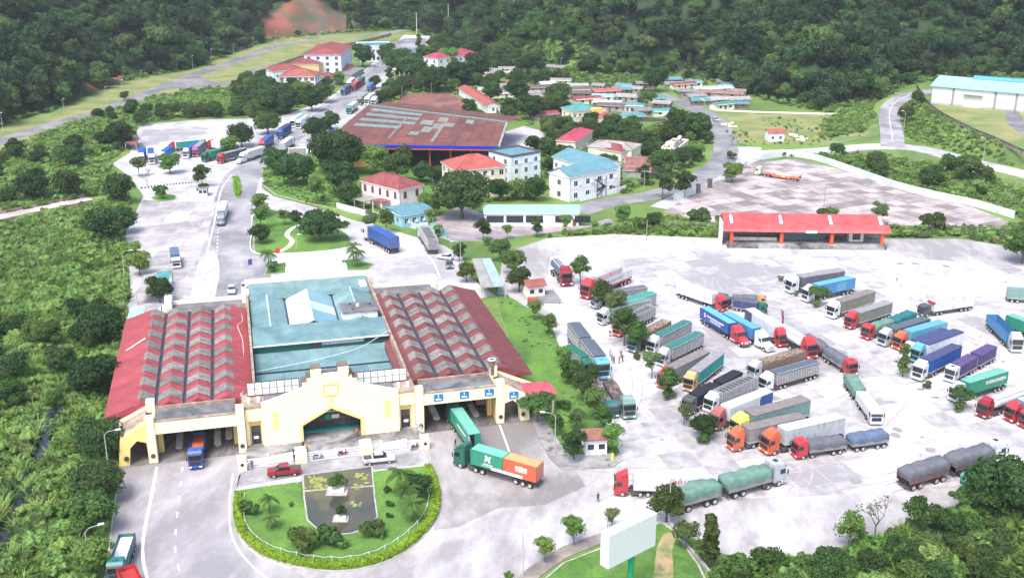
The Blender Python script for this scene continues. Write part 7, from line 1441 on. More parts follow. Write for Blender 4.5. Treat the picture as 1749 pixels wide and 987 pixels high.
# ================================================================== vegetation
L_mid = leafmat('leaf_mid', (.070, .130, .036), (.125, .205, .058), .28, .025); L_dark = leafmat('leaf_dark', (.042, .088, .032), (.085, .145, .046), .3, .025); L_bri = leafmat('leaf_bright', (.115, .215, .05), (.20, .32, .085), .25)
L_oli = leafmat('leaf_olive', (.11, .165, .06), (.19, .25, .095), .22); L_for = leafmat('leaf_forest', (.028, .066, .028), (.068, .120, .044), .5, .025); L_for2 = leafmat('leaf_forest_light', (.065, .125, .036), (.13, .21, .06), .35, .03)
L_gra = leafmat('cane_grass', (.19, .33, .08), (.33, .46, .16), .2, .02); L_palm = leafmat('palm_leaf', (.06, .13, .035), (.12, .22, .06), .15)
M_bark = mat('bark', (.13, .10, .075), .9, .3, 4)
def crown_mb(seed, w_, h, nc, nl, ls, base=0., form='round'):
    """leaf tufts spread over the shells of many small clumps"""
    r = np.random.default_rng(seed); C_ = []; 
    for k in range(nc):
        u = r.random(); a = r.random()*6.283
        if form == 'flat': z = base+h*(.55+.4*r.random()); rad = w_*.5*math.sqrt(u)*.8
        elif form == 'col': z = base+h*(k+.5)/nc; rad = w_*.18*r.random()
        else: z = base+h*(.18+.66*r.random()); rad = w_*.5*math.sqrt(u)*.72*math.sqrt(max(.12, 1-((z-base-h*.45)/(h*.6))**2))
        s = (.20+.14*r.random())*min(w_, h*1.2) if form != 'col' else w_*(.36+.1*r.random())*(1-.45*k/nc)
        C_.append((rad*math.cos(a), rad*math.sin(a), z, s, s*(.72+.25*r.random())))
    per = nl//nc; V = []; 
    for cx_, cy_, cz, s, sh in C_:
        d = r.normal(size=(per, 3)); d /= np.linalg.norm(d, axis=1)[:, None]; d[:, 2] = np.where(d[:, 2] < -.35, -d[:, 2]*.8, d[:, 2])
        rr_ = (.72+.34*r.random(per))[:, None]; c = np.array([cx_, cy_, cz])+d*rr_*np.array([s, s, sh])
        n_ = d+r.normal(size=(per, 3))*.55; n_ /= np.linalg.norm(n_, axis=1)[:, None]
        t1 = np.cross(n_, r.normal(size=(per, 3))); t1 /= np.linalg.norm(t1, axis=1)[:, None]; t2 = np.cross(n_, t1)
        l = (ls*(.6+.8*r.random(per)))[:, None]; V.append(np.stack([c-t1*l*.5-t2*l*.3, c+t1*l*.5-t2*l*.34, c+t1*l*.42+t2*l*.36, c-t1*l*.46+t2*l*.3], 1))
    V = np.concatenate(V).reshape(-1, 3); m = MB(); m.v = [tuple(v) for v in V.tolist()]; nq = len(V)//4; m.f = [[4*i, 4*i+1, 4*i+2, 4*i+3] for i in range(nq)]; m.m = [0]*nq
    for cx_, cy_, cz, s, sh in C_:     # inner mass so the crown is not see-through everywhere
        b = 6; vv = []; 
        for i, (zz, q) in enumerate(((-.5, .22), (-.15, .48), (.25, .46), (.5, .2))): vv += [(cx_+s*q*math.cos(6.283*k/b+i), cy_+s*q*math.sin(6.283*k/b+i), cz+sh*zz) for k in range(b)]
        m.add(vv, [(i*b+k, i*b+(k+1) % b, (i+1)*b+(k+1) % b, (i+1)*b+k) for i in range(3) for k in range(b)]+[tuple(range(3*b, 4*b))])
    return m, C_
def trunk_mb(C_, h0, r0, lean=(0, 0)):
    m = MB(); t_ = Vector((lean[0], lean[1], h0)); m.tube((0, 0, -.3), t_*.55, r0*1.2, r0*.85, n=7); m.tube(t_*.55, t_, r0*.85, r0*.6, n=7)
    for c in C_[:7]: p = Vector(c[:3]); m.tube(t_*.85, t_.lerp(p, .5)+Vector((0, 0, .1)), r0*.45, r0*.25, n=5); m.tube(t_.lerp(p, .5)+Vector((0, 0, .1)), p, r0*.25, r0*.1, n=4)
    return m
def palm(nf=13, L_=3.2):
    m = MB(); r = random.Random(8)
    for k in range(nf):
        a = 6.283*k/nf+r.uniform(-.15, .15); el = r.uniform(.1, 1.1); p = Vector((0, 0, 0)); d = Vector((math.cos(a)*math.cos(el), math.sin(a)*math.cos(el), math.sin(el))); n = 9; q = Vector((-math.sin(a), math.cos(a), 0))
        for i in range(n):
            s = L_/n; p2 = p+d*s; wd = .62*math.sin(math.pi*(i+1.2)/(n+1.6))
            for sg in (-1, 1):
                for j in range(2): b = p.lerp(p2, j/2); m.add([b, b+d*.16, b+d*.42+q*sg*wd+Vector((0, 0, -wd*.55)), b+d*.3+q*sg*wd+Vector((0, 0, -wd*.6))], [(0, 1, 2, 3)])
            m.tube(p, p2, .03, n=3); p = p2; d = (d+Vector((0, 0, -.24))).normalized()
    return m
SPEC = {}  # kind -> (crown mesh, trunk mesh, crown width, total height)
def spec(k, seed, w_, h, nc, nl, ls, m, form='round', h0=None, r0=.16, lean=(0, 0)):
    base = h0*.8 if h0 else .15*h; cm, C_ = crown_mb(seed, w_, h-base, nc, nl, ls, base, form); SPEC[k] = (cm.mesh('crown', m), trunk_mb(C_, h0 or h*.35, r0, lean).mesh('trunk', M_bark), w_, h)
spec('lot', 1, 5, 7.8, 17, 1500, .34, L_mid, h0=2.3, r0=.15); spec('lot2', 2, 5, 7.4, 15, 1300, .34, L_oli, h0=2.2, r0=.14); spec('lotb', 3, 5, 7.4, 13, 1200, .34, L_bri, h0=2.6, r0=.13)
spec('broad', 4, 9, 8, 20, 3400, .5, L_mid, h0=2.4, r0=.28); spec('big', 5, 14, 11, 30, 5600, .6, L_dark, h0=2.6, r0=.45); spec('dark', 6, 8, 8, 18, 3000, .5, L_dark, h0=2.2, r0=.25)
spec('bright', 7, 8, 7.5, 17, 2800, .48, L_bri, h0=2.0, r0=.22); spec('olive', 8, 6, 7, 13, 1500, .4, L_oli, h0=2.8, r0=.16); spec('col', 9, 2.6, 7, 7, 1300, .36, L_mid, 'col', h0=1.4, r0=.12)
spec('flat', 10, 9, 7, 16, 2400, .42, L_mid, 'flat', h0=3.4, r0=.2); spec('bush', 11, 3, 2.0, 8, 800, .3, L_mid, h0=.5, r0=.08); spec('bushb', 12, 3, 2.0, 8, 800, .3, L_bri, h0=.5, r0=.08)
spec('round', 13, 4.4, 6, 9, 1900, .32, L_dark, h0=2.2, r0=.13); spec('cyp', 14, 3.2, 11, 10, 2000, .4, L_dark, 'col', h0=1.4, r0=.2)
pm_ = palm().mesh('crown', L_palm); tm = MB().tube((0, 0, -.2), (0, 0, 3.9), .2, .13, n=8).mesh('trunk', M_bark); SPEC['palm'] = (pm_, tm, 6, 5)
bt = MB(); r = random.Random(2)   # nearly leafless tree
def br_(p, d, L_, rd, dep):
    q = p+d*L_; bt.tube(p, q, rd, rd*.65, n=5)
    if dep:
        for k in range(3): br_(q, (d+Vector((r.gauss(0, .55), r.gauss(0, .55), r.gauss(.1, .2)))).normalized(), L_*.72, rd*.6, dep-1)
br_(Vector((0, 0, 0)), Vector((0, 0, 1)), 2.6, .14, 4); lv = MB()
for v in bt.v[::9]:
    if v[2] > 4 and r.random() < .3: s = .16; lv.add([(v[0]-s, v[1]-s, v[2]), (v[0]+s, v[1]-s, v[2]+.1), (v[0]+s, v[1]+s, v[2]), (v[0]-s, v[1]+s, v[2]-.1)], [(0, 1, 2, 3)])
SPEC['bare'] = (lv.mesh('crown', L_oli), bt.mesh('trunk', M_bark), 6, 8.5)
NAMES = dict(palm='palm_tree', bare='bare_tree', bush='shrub', bushb='shrub', col='columnar_tree', cyp='cypress_tree')
CATS = dict(palm='palm', bush='shrub', bushb='shrub')
rt_ = random.Random(11)
def tree(kind, px, wpx, label, z=None, hs=1.0, group=None):
    """base pixel, crown width in photograph pixels"""
    p = hit(*px) if z is None else W(px[0], px[1], z); cm, tm, w_, h = SPEC[kind]; dist = math.sqrt(p.x**2+p.y**2+(CH-p.z)**2); k = (wpx/FPX*dist)/w_
    t = thing(NAMES.get(kind, 'tree'), label, CATS.get(kind, 'tree'), (p.x, p.y, p.z), rt_.uniform(0, 6.28), group); t.scale = (k, k, k*hs*rt_.uniform(.95, 1.08))
    link('crown', cm, t, (0, 0, 3.9 if kind == 'palm' else 0)); link('trunk', tm, t); return t
TREES = [
('lot', (991, 487), 33, 'lone small tree beside the dark red tank lorry'), ('lot', (1027, 532), 36, 'tree standing over the cab of the uppermost slatted lorry'), ('lot2', (1050, 549), 36, 'tree between the two upper silver lorries'), ('lot', (1066, 592), 44, 'dense tree over the orange red tractor'), ('lot', (1089, 606), 36, 'tree over the greenish cab, with a pale trunk'),
('bush', (1088, 617), 18, 'low shrub at the foot of the tree by the greenish cab'), ('lot2', (1113, 648), 34, 'tree over the cab of the nearest teal roofed trailer'), ('lot', (1140, 680), 36, 'tree in front of the red tractor in the middle of the row'), ('bush', (1141, 683), 26, 'shrub with white flowers in front of the tan orange tractor'), ('lot2', (1168, 728), 26, 'narrow tree at the front of the black sheeted lorry'), ('dark', (1201, 752), 44, 'dark tree in front of the brown tractor'), ('bush', (1202, 758), 28, 'flowering shrub under the tree nearest the orange tractors'),
('flat', (1398, 524), 38, 'leaning tree in front of the bright blue container'), ('bushb', (1393, 527), 18, 'grassy tuft at the foot of the leaning tree'), ('bushb', (1333, 483), 14, 'lone yellow green tuft left of the first white tractor'), ('col', (1541, 646), 20, 'slim tree before the white bonneted tractor'), ('bush', (1583, 665), 18, 'round clipped bush standing alone in the lot'), ('flat', (1637, 702), 44, 'tree in front of the silver tractor with the green container'), ('bushb', (1636, 705), 24, 'grassy tuft at the foot of the tree by the green container'), ('bushb', (1360, 508), 10, 'tiny tuft between the two white tractors'),
('lotb', (913, 548), 26, 'light green tree near the maroon roof corner'), ('lot', (939, 577), 28, 'tree on the grass strip level with the lorry column'), ('bare', (953, 604), 14, 'small bare sapling on the edge of the grass strip'), ('broad', (975, 655), 44, 'largest tree of the grass strip over the green lorry'), ('lot', (995, 688), 36, 'tree just below the largest one on the grass strip'), ('lotb', (1016, 720), 42, 'pale trunked tree beside the scrap trailer'), ('lotb', (1047, 779), 38, 'tree behind the gatehouse by the yellow bollard'), ('flat', (918, 724), 76, 'wide flowering tree by the right arch of the gate'), ('round', (980, 790), 40, 'tree with yellow blossoms left of the gatehouse'), ('bush', (962, 700), 26, 'shrub on the grass strip right of the flowering tree'),
('broad', (855, 446), 40, 'uppermost tree of the clump left of the white lot'), ('broad', (876, 472), 44, 'middle tree of the clump left of the white lot'), ('broad', (887, 500), 46, 'lowest tree of the clump by the car port roofs'), ('round', (785, 446), 24, 'round tree right of the slatted white lorry'), ('broad', (797, 482), 36, 'tree at the right rear corner of the maroon roof'), ('bushb', (833, 421), 20, 'shrub at the end of the hedge bank by the pink court'),
('lotb', (980, 934), 38, 'young tree in a square kerb on the corner pavement'), ('lot2', (1045, 908), 28, 'small umbrella shaped tree behind the white hoarding'), ('broad', (1138, 891), 66, 'big tree partly hiding the green tarpaulin trailer'), ('olive', (1171, 940), 46, 'olive coloured tree on the wall of the corner lawn'), ('col', (1211, 972), 34, 'slender tree right of the corner lawn wall'), ('bushb', (1265, 990), 54, 'big rounded bush at the bottom edge of the photo'), ('lotb', (931, 961), 34, 'young tree at the lower left end of the corner pavement'), ('bushb', (871, 994), 22, 'small bush at the bottom edge beside the yard'), ('lot', (1197, 960), 26, 'little tree left of the slender one'),
('lot', (1030, 742), 34, 'tree on the grass strip above the gatehouse'), ('lotb', (960, 630), 28, 'light tree between the sapling and the largest strip tree'), ('lot2', (985, 740), 30, 'grey green tree in the middle of the grass strip end'), ('lot', (950, 745), 26, 'small tree left of the yellow blossomed one'), ('round', (1012, 655), 24, 'round tree beside the green lorry on the strip'),
('palm', (704, 893), 52, 'front palm on the right of the round garden'), ('palm', (686, 850), 62, 'tallest palm in front of the white pickup'), ('palm', (697, 868), 50, 'palm between the tallest and the front one'), ('palm', (464, 905), 34, 'thin palm on the left lawn of the round garden'), ('palm', (461, 880), 40, 'palm nearest the dark red pickup'), ('bush', (428, 882), 38, 'dark bush at the left edge of the round garden'), ('bush', (516, 938), 54, 'wide bush left of the lower pond end'), ('bush', (566, 932), 50, 'bush at the foot of the pond'), ('bush', (636, 922), 44, 'bush right of the lower pond end'), ('dark', (716, 858), 48, 'dark rounded tree among the palms'), ('bush', (661, 846), 16, 'small round shrub on the right lawn, upper one'), ('bush', (667, 866), 16, 'small round shrub on the right lawn, middle one'), ('bush', (666, 888), 14, 'small round shrub on the right lawn, lower one'), ('bushb', (588, 940), 26, 'bright shrub with flowers at the foot of the pond'), ('bushb', (497, 868), 12, 'tiny bright shrub on the left lawn'),
('big', (547, 413), 66, 'large dense dome of a tree in the triangular garden'), ('flat', (578, 413), 40, 'spreading tree at the right end of the triangular garden'), ('round', (507, 391), 22, 'round clipped tree at the top of the triangular garden'), ('olive', (486, 386), 24, 'reddish olive tree beside the round clipped one'), ('lotb', (447, 372), 30, 'light tree at the upper left corner of the triangular garden'), ('lotb', (446, 392), 30, 'second tree down the left edge of the triangular garden'), ('dark', (444, 418), 34, 'dark spreading tree on the left edge of the triangular garden'), ('palm', (460, 458), 36, 'palm left of the white back tower'), ('palm', (604, 446), 34, 'upper palm right of the white back tower'), ('palm', (610, 458), 36, 'lower palm right of the white back tower'), ('bushb', (467, 466), 26, 'shrub at the left foot of the white back tower'),
('bright', (291, 298), 36, 'round tree in front of the blue roofed lorries'), ('olive', (238, 303), 26, 'tree at the left end of the blue roofed lorries'), ('bare', (252, 321), 24, 'thin leafed tree on the kerb of the left lot'), ('round', (346, 320), 26, 'tree over the kerb booth'), ('dark', (348, 333), 18, 'lower tree beside the kerb booth'), ('big', (413, 252), 44, 'largest dark tree beside the white trailer of the upper lot'), ('big', (458, 230), 44, 'dark tree above the blue container on the main road'), ('bright', (394, 270), 34, 'bright tree behind the red tractor in the upper lot'), ('big', (543, 240), 46, 'large round crowned tree in the fork of the main road'), ('dark', (566, 222), 28, 'smaller tree behind the round crowned one at the fork'), ('bare', (270, 332), 8, 'bare sapling on the oval of grass'), ('bushb', (278, 340), 30, 'low shrub mat on the oval of grass'), ('lot', (436, 222), 30, 'tree between the two large dark ones by the main road'),
('dark', (472, 300), 44, 'left tree of the roadside clump by the dark signboard'), ('big', (506, 318), 66, 'broad tree below the dark signboard'), ('big', (577, 300), 90, 'huge spreading tree in front of the market hall left end'), ('lotb', (542, 348), 32, 'light young tree at the kerb of the roadside clump'), ('dark', (580, 335), 56, 'dark rounded tree at the centre of the roadside clump'), ('dark', (594, 352), 42, 'dark tree beside the arched house'), ('broad', (690, 290), 44, 'tree rising in front of the yellow wall of the market hall'), ('bright', (642, 300), 50, 'bright green tree mass behind the arched house'), ('broad', (680, 312), 50, 'tree behind the ridge of the arched house roof'), ('big', (789, 374), 96, 'huge dark tree between the arched house and the long shed'), ('bright', (736, 368), 40, 'lighter tree between the booth and the huge dark tree'), ('dark', (722, 312), 34, 'dark tree between the two coral roofs'), ('bright', (884, 342), 34, 'bright tree in front of the pale blue block'), ('dark', (853, 345), 40, 'dark tree left of the bright one above the long shed'), ('dark', (916, 345), 40, 'dark tree right of the bright one above the long shed'), ('dark', (942, 300), 30, 'dark tree between the blue block and the white wing'), ('dark', (934, 268), 30, 'dark tree above the pale blue block'),
('round', (825, 412), 26, 'small round tree in front of the pink court left end'), ('lotb', (866, 409), 18, 'slim sapling in front of the long shed'), ('round', (916, 405), 24, 'round tree in the middle of the pink court edge'), ('lotb', (967, 399), 22, 'thin tree in front of the right end of the long shed'), ('lotb', (632, 398), 20, 'slim roadside tree in front of the arched house, left'), ('olive', (633, 396), 30, 'yellowish roadside tree in front of the arched house'), ('lot', (660, 399), 28, 'roadside tree in front of the teal booth'), ('lotb', (737, 390), 22, 'bright thin tree beside the teal booth'), ('bushb', (750, 405), 26, 'bright shrub on the teal topped wall'),
('bushb', (1014, 392), 20, 'round shrub right of the long shed'), ('dark', (1116, 390), 26, 'dark cube shaped tree on the hedge bank'), ('bright', (1064, 380), 30, 'light tree at the start of the hedge bank'), ('bush', (1090, 392), 32, 'grey green shrub on the hedge bank'), ('round', (1131, 342), 38, 'dark round tree at the lane corner, left one'), ('round', (1169, 338), 32, 'dark round tree at the lane corner, right one'), ('bright', (1250, 313), 36, 'bright tree at the slab lot entrance'), ('bush', (1192, 383), 40, 'low tree on the bank left of the red shed'), ('bush', (1232, 386), 26, 'shrub touching the left end of the red shed'), ('round', (1098, 318), 24, 'tree in the lane bend in front of the rusty porch'), ('broad', (1133, 302), 50, 'spreading tree hiding the end of the rusty hut'), ('dark', (1168, 286), 36, 'dark tree at the lane below the terrace house'), ('bright', (1186, 276), 34, 'bright tree nearest the lane below the terrace house'), ('bush', (1250, 272), 20, 'shrub at the corner of the meadow'), ('lotb', (1418, 385), 22, 'small tree poking above the red shed roof, left one'), ('olive', (1500, 384), 30, 'small tree poking above the red shed roof, right one'), ('bush', (1590, 395), 40, 'hedge bush right of the red shed'), ('broad', (1745, 450), 60, 'light green bush at the right edge above the lot'),
('dark', (1009, 218), 26, 'dark tree left of the turquoise shed'), ('dark', (1190, 240), 44, 'big dark tree leaning over the lane'), ('dark', (1195, 225), 30, 'tree on the lane edge above the big dark one'), ('broad', (1155, 225), 40, 'tree right of the vegetable plot'), ('bright', (1112, 248), 34, 'bright tree below the vegetable plot'), ('dark', (1075, 243), 40, 'dark tree left below the vegetable plot'), ('dark', (1044, 232), 34, 'dark tree behind the crimson roofed house'), ('dark', (905, 205), 44, 'dark tree at the right rear of the market hall'), ('big', (953, 182), 46, 'big dark tree above the teal roofed villa'), ('dark', (882, 178), 40, 'dark tree behind the red row building'), ('flat', (1104, 190), 34, 'wide tree among the shacks left of the lane'), ('dark', (1120, 158), 40, 'dark tree above the shacks of the lane'), ('palm', (1098, 176), 26, 'palm among the shacks'),
('big', (684, 128), 52, 'large spreading tree right of the main road'), ('dark', (705, 138), 44, 'dark tree below the large spreading one'), ('cyp', (717, 113), 14, 'tall dark cypress right of the main road'), ('dark', (641, 152), 20, 'dark tree on the median of the upper main road'), ('round', (664, 140), 16, 'round dark tree by the four thin masts'), ('dark', (620, 115), 34, 'conical dark tree at the tall white office'), ('dark', (662, 106), 28, 'dark tree in front of the teal edged office'), ('bright', (580, 146), 22, 'bright green tree in front of the offices'), ('dark', (457, 165), 32, 'tree left below the orange tiled office'), ('big', (470, 195), 62, 'large tree mass below the orange tiled office'), ('dark', (503, 160), 26, 'tree against the front of the orange tiled office'), ('bright', (519, 172), 34, 'bright tree between office and road'), ('dark', (533, 190), 36, 'dark tree near the pink side court'), ('dark', (551, 176), 32, 'dark tree right of the pink side court'), ('big', (741, 158), 50, 'large dark tree below the crimson lodge'), ('dark', (781, 150), 44, 'dark tree right of the large one below the crimson lodge'), ('bright', (768, 118), 34, 'bright tree in front of the crimson lodge'), ('dark', (813, 140), 44, 'dark tree below right of the crimson lodge'), ('dark', (838, 175), 34, 'tree above the end of the red row building'),
('palm', (617, 183), 14, 'lowest of the little palms on the main road median'), ('palm', (623, 172), 12, 'second little palm on the main road median'), ('palm', (629, 163), 12, 'third little palm on the main road median'), ('palm', (602, 192), 14, 'little palm at the lower end of the median'), ('palm', (664, 118), 12, 'little palm at the upper end of the median'),
('dark', (209, 255), 44, 'big dark tree at the left rim of the upper lot'), ('dark', (127, 290), 34, 'dark tree on the slope above the bridge'), ('dark', (369, 202), 22, 'conical dark tree above the upper lot'), ('dark', (349, 200), 22, 'dark tree left of the conical one'), ('broad', (434, 200), 28, 'tree at the upper right rim of the upper lot'), ('dark', (278, 205), 20, 'dark tree on the upper rim, left part'), ('dark', (243, 215), 24, 'dark tree at the upper left corner of the upper lot'), ('dark', (322, 203), 24, 'dark tree on the upper rim, middle part'), ('dark', (207, 350), 46, 'dark tree beside the bridge end'), ('dark', (214, 172), 14, 'lone dark tree on the valley road bank'),
('bright', (239, 470), 42, 'bright green tree at the left edge of the slab lot'), ('bright', (226, 452), 40, 'second bright tree at the edge of the slab lot'), ('dark', (273, 517), 40, 'dark round tree between the two car ports'), ('dark', (180, 420), 60, 'dark tree on the slope left of the slab lot'), ('big', (178, 590), 74, 'large dark tree left of the red roof'), ('big', (163, 680), 80, 'large dark tree left of the red roof front corner'), ('big', (176, 790), 84, 'dark tree touching the left arch'), ('big', (170, 862), 80, 'dark tree below the one at the left arch'), ('broad', (160, 912), 74, 'tree at the road edge above the lower lamp'), ('bright', (165, 985), 64, 'bright tree at the lower left beside the tipper'), ('dark', (212, 400), 44, 'dark tree at the upper edge of the slope'), ('dark', (60, 345), 50, 'dark tree beyond the bridge'), ('dark', (120, 340), 44, 'dark tree at the far end of the bridge'),
('flat', (1577, 925), 70, 'palmate leafed tree at the lower right lot edge'), ('bare', (1492, 930), 66, 'almost leafless tree at the lower right lot edge'), ('bare', (1452, 946), 44, 'small leafless tree left of the bigger one'), ('lotb', (1448, 940), 46, 'bright small tree at the lower right lot edge'), ('flat', (1641, 878), 50, 'slim trunked tree in front of the dark tarpaulin lorry'), ('big', (1710, 880), 116, 'large dark crowned tree at the right hiding a green lorry'), ('flat', (1680, 890), 60, 'tree beneath the large dark crown at the right')]
for k, px, wp, lb in TREES: tree(k, px, wp, lb, hs=.72 if 'wide flowering' in lb else 1)
# garden pots in the pond
o, p = plant_pot('upper bonsai in a pale stone pot standing in the pond', (576, 838), 1.0); cm, tm, w_, h = SPEC['bush']; c = link('crown', cm, o, (0, 0, .4)); c.scale = (1.1, 1.0, 1.1)
o, p = plant_pot('lower bonsai in a pale stone pot standing in the pond', (582, 885), .7); c = link('crown', SPEC['bush'][0], o, (0, 0, .3)); c.scale = (.6, .6, .9)
lm = MB(); r = random.Random(5)
for cx_, cy_, n in ((536, 818, 26), (542, 830, 22), (548, 822, 12), (617, 812, 20), (612, 826, 12), (607, 860, 8)):
    for k in range(n): p = W(cx_+r.gauss(0, 6), cy_+r.gauss(0, 3), .275); q = r.uniform(.15, .4); lm.add([(p.x+q*math.cos(a), p.y+q*math.sin(a), .275+.002*k) for a in (0, 1.05, 2.1, 3.14, 4.2, 5.2)], [tuple(range(6))])
tag(part('lily_pads', lm, leafmat('lily_pad', (.35, .42, .12), (.50, .55, .2), .01)), 'yellow green lily pads floating on the pond', 'lily pads', kind='stuff')

# ---------------- masses of vegetation: instances of a few plants scattered on the ground
PCOL = {}
def proto_coll(name, meshes):
    c = bpy.data.collections.new(name)
    for i, m in enumerate(meshes): c.objects.link(bpy.data.objects.new('%s_%02d' % (name, i), m))
    PCOL[name] = c; return c
def whole(k):
    cm, tm, w_, h = SPEC[k]; bm = bmesh.new(); bm.from_mesh(cm); n = len(bm.faces); bm.from_mesh(tm); bm.faces.ensure_lookup_table()
    for f in bm.faces[n:]: f.material_index = 1
    me_ = bpy.data.meshes.new('plant'); bm.to_mesh(me_); bm.free(); me_.materials.append(cm.materials[0]); me_.materials.append(tm.materials[0]); return me_
for i, (m, f, w_, h) in enumerate(((L_for, 'round', 10, 12), (L_for, 'round', 9, 10), (L_for2, 'round', 8, 10), (L_for, 'flat', 11, 12), (L_for2, 'flat', 8, 9))): spec('for%d' % i, 40+i, w_, h, 15, 1150, .95, m, f, h0=h*.3, r0=.22)
spec('vine', 60, 5, 12, 9, 900, .7, L_for2, 'col', h0=2, r0=.2)
for i, m in enumerate((L_gra, L_bri, L_oli)): spec('shr%d' % i, 50+i, 3, 2.2, 6, 420, .42, m, h0=.4, r0=.06)
def cane(seed, m):
    r = random.Random(seed); b = MB()
    for k in range(46):
        a = r.uniform(0, 6.28); q = r.uniform(0, .7); x, y = q*math.cos(a), q*math.sin(a); L_ = r.uniform(1.0, 2.4); d = Vector((math.cos(a)*r.uniform(.1, .7), math.sin(a)*r.uniform(.1, .7), 1)).normalized(); s = Vector((-math.sin(a), math.cos(a), 0))*r.uniform(.05, .11); p = Vector((x, y, 0)); p1 = p+d*L_*.6; p2 = p1+(d+Vector((math.cos(a)*.8, math.sin(a)*.8, -.3))).normalized()*L_*.5
        b.add([p-s, p+s, p1+s, p1-s, p2], [(0, 1, 2, 3), (3, 2, 4)])
    return b.mesh('cane', m)
proto_coll('forest_plants', [whole('for%d' % i) for i in range(5)]+[whole('vine')])
proto_coll('slope_plants', [cane(1, L_gra), cane(2, L_gra), cane(3, L_bri), whole('shr0'), whole('shr1'), whole('shr2'), whole('dark'), whole('broad')])
def scatter(name, label, cat, pts, coll):
    """pts: rows of x, y, z, yaw, scale, index"""
    A = np.array(pts); me_ = bpy.data.meshes.new(name); me_.from_pydata(A[:, :3].tolist(), [], [])
    for nm, ty, d in (('yaw', 'FLOAT', A[:, 3]), ('sc', 'FLOAT', A[:, 4]), ('idx', 'INT', A[:, 5].astype(int))): a = me_.attributes.new(nm, ty, 'POINT'); a.data.foreach_set('value', d)
    o = link(name, me_); tag(o, label, cat, kind='stuff'); md = o.modifiers.new('plants', 'NODES'); g = bpy.data.node_groups.new('scatter_'+name, 'GeometryNodeTree'); md.node_group = g
    g.interface.new_socket('Geometry', in_out='INPUT', socket_type='NodeSocketGeometry'); g.interface.new_socket('Geometry', in_out='OUTPUT', socket_type='NodeSocketGeometry')
    i_ = g.nodes.new('NodeGroupInput'); u_ = g.nodes.new('NodeGroupOutput'); ip = g.nodes.new('GeometryNodeInstanceOnPoints'); ci = g.nodes.new('GeometryNodeCollectionInfo'); ci.inputs[0].default_value = PCOL[coll]; ci.inputs[1].default_value = True; ci.inputs[2].default_value = True
    def at(nm, ty): n = g.nodes.new('GeometryNodeInputNamedAttribute'); n.data_type = ty; n.inputs[0].default_value = nm; return n.outputs[0]
    cb = g.nodes.new('ShaderNodeCombineXYZ'); g.links.new(at('yaw', 'FLOAT'), cb.inputs[2]); er = g.nodes.new('FunctionNodeEulerToRotation'); g.links.new(cb.outputs[0], er.inputs[0])
    g.links.new(i_.outputs[0], ip.inputs['Points']); g.links.new(ci.outputs[0], ip.inputs['Instance']); ip.inputs['Pick Instance'].default_value = True; g.links.new(at('idx', 'INT'), ip.inputs['Instance Index']); g.links.new(er.outputs[0], ip.inputs['Rotation']); g.links.new(at('sc', 'FLOAT'), ip.inputs['Scale']); g.links.new(ip.outputs[0], u_.inputs[0]); return o
def fill(poly, step, jit=.9, dens=None):
    xs = [p[0] for p in poly]; ys = [p[1] for p in poly]; X, Y = np.meshgrid(np.arange(min(xs), max(xs), step), np.arange(min(ys), max(ys), step)); X = X+rng.uniform(-.5, .5, X.shape)*step*jit; Y = Y+rng.uniform(-.5, .5, X.shape)*step*jit
    k = inpoly_np(poly, X, Y); X, Y = X[k], Y[k]
    if dens is not None: k = rng.random(len(X)) < dens(X, Y); X, Y = X[k], Y[k]
    return X, Y, height(X, Y)
def rows(X, Y, Z, smin, smax, idx, probs, sink=.2, mod=None):
    n = len(X); s = rng.uniform(smin, smax, n)
    if mod is not None: s = s*mod
    return np.stack([X, Y, Z-sink, rng.uniform(0, 6.28, n), s, rng.choice(idx, n, p=np.array(probs)/sum(probs))], 1)
BLOCK = [YARD, REAR, UPLOT, BACKLOT] + EARTH
TOWN_PX = [(930, 210), (1225, 210), (1225, 135), (1050, 130), (820, 110), (820, 175)]
def free(X, Y, marg=0):
    k = np.ones(len(X), bool)
    for P_ in BLOCK: k &= ~inpoly_np(P_, X, Y)
    for S_, wd in ((R1, 9), (R2, 6.5), (R3, 6.5), (R4, 7), (R5, 5), (UPR, 6)): k &= polyd([(p.x, p.y) for p in S_], X, Y) > wd
    return k
# woods on the hills
HILL = [(-420, 380), (-300, 330)]+[p for p in FOR[1:-1]]+[(520, 560), (520, 1000), (200, 1180), (-420, 1180)]
X, Y, Z = fill(HILL, 6.4); d_ = polyd(FOR, X, Y); lightP = [pxpoly([(770, 70), (850, 92), (900, 128), (1060, 136), (1140, 128), (1060, 90), (1000, 60), (900, 40), (820, 50)])]
LH = [(lambda p: (p.x, p.y))(hit(*q)) for q in ((800, 92), (850, 40), (960, 50), (1010, 90), (1040, 128), (1000, 136), (900, 130), (840, 108))]
lm_ = inpoly_np(LH, X, Y); k = free(X, Y) & ((Z < 250)) & (rng.random(len(X)) < np.where(lm_, .25, 1.0)) & ~(inpoly_np(TER+[(420, 300), (420, 600)], X, Y) & (Y < 548))
for q_ in ((1590, 100), ): pass
wr = (X > 185) & (Y < 548) & (Y > 470); k &= ~wr
X, Y, Z, lm2 = X[k], Y[k], Z[k], lm_[k]
big = .62+.6*(vnoise(X, Y, 40, 21)+.5)+np.where(rng.random(len(X)) < .12, .45, 0)
scatter('hillside_wood', 'dense dark green wood covering the hills behind the town', 'wood', rows(X, Y, Z, .62, 1.15, range(6), (5, 4, 3.4, 4, 3, 1.4), .5, big), 'forest_plants')
E_ = [(p[0], p[1]-1.5) for p in FOR]
X, Y, Z = fill(LH, 2.6); scatter('hillside_scrub', 'light green scrub on the open hillside above the sheds', 'scrub', rows(X, Y, Z, .8, 1.7, range(8), (3, 3, 3, 4, 5, 3, .35, .5), .2), 'slope_plants')
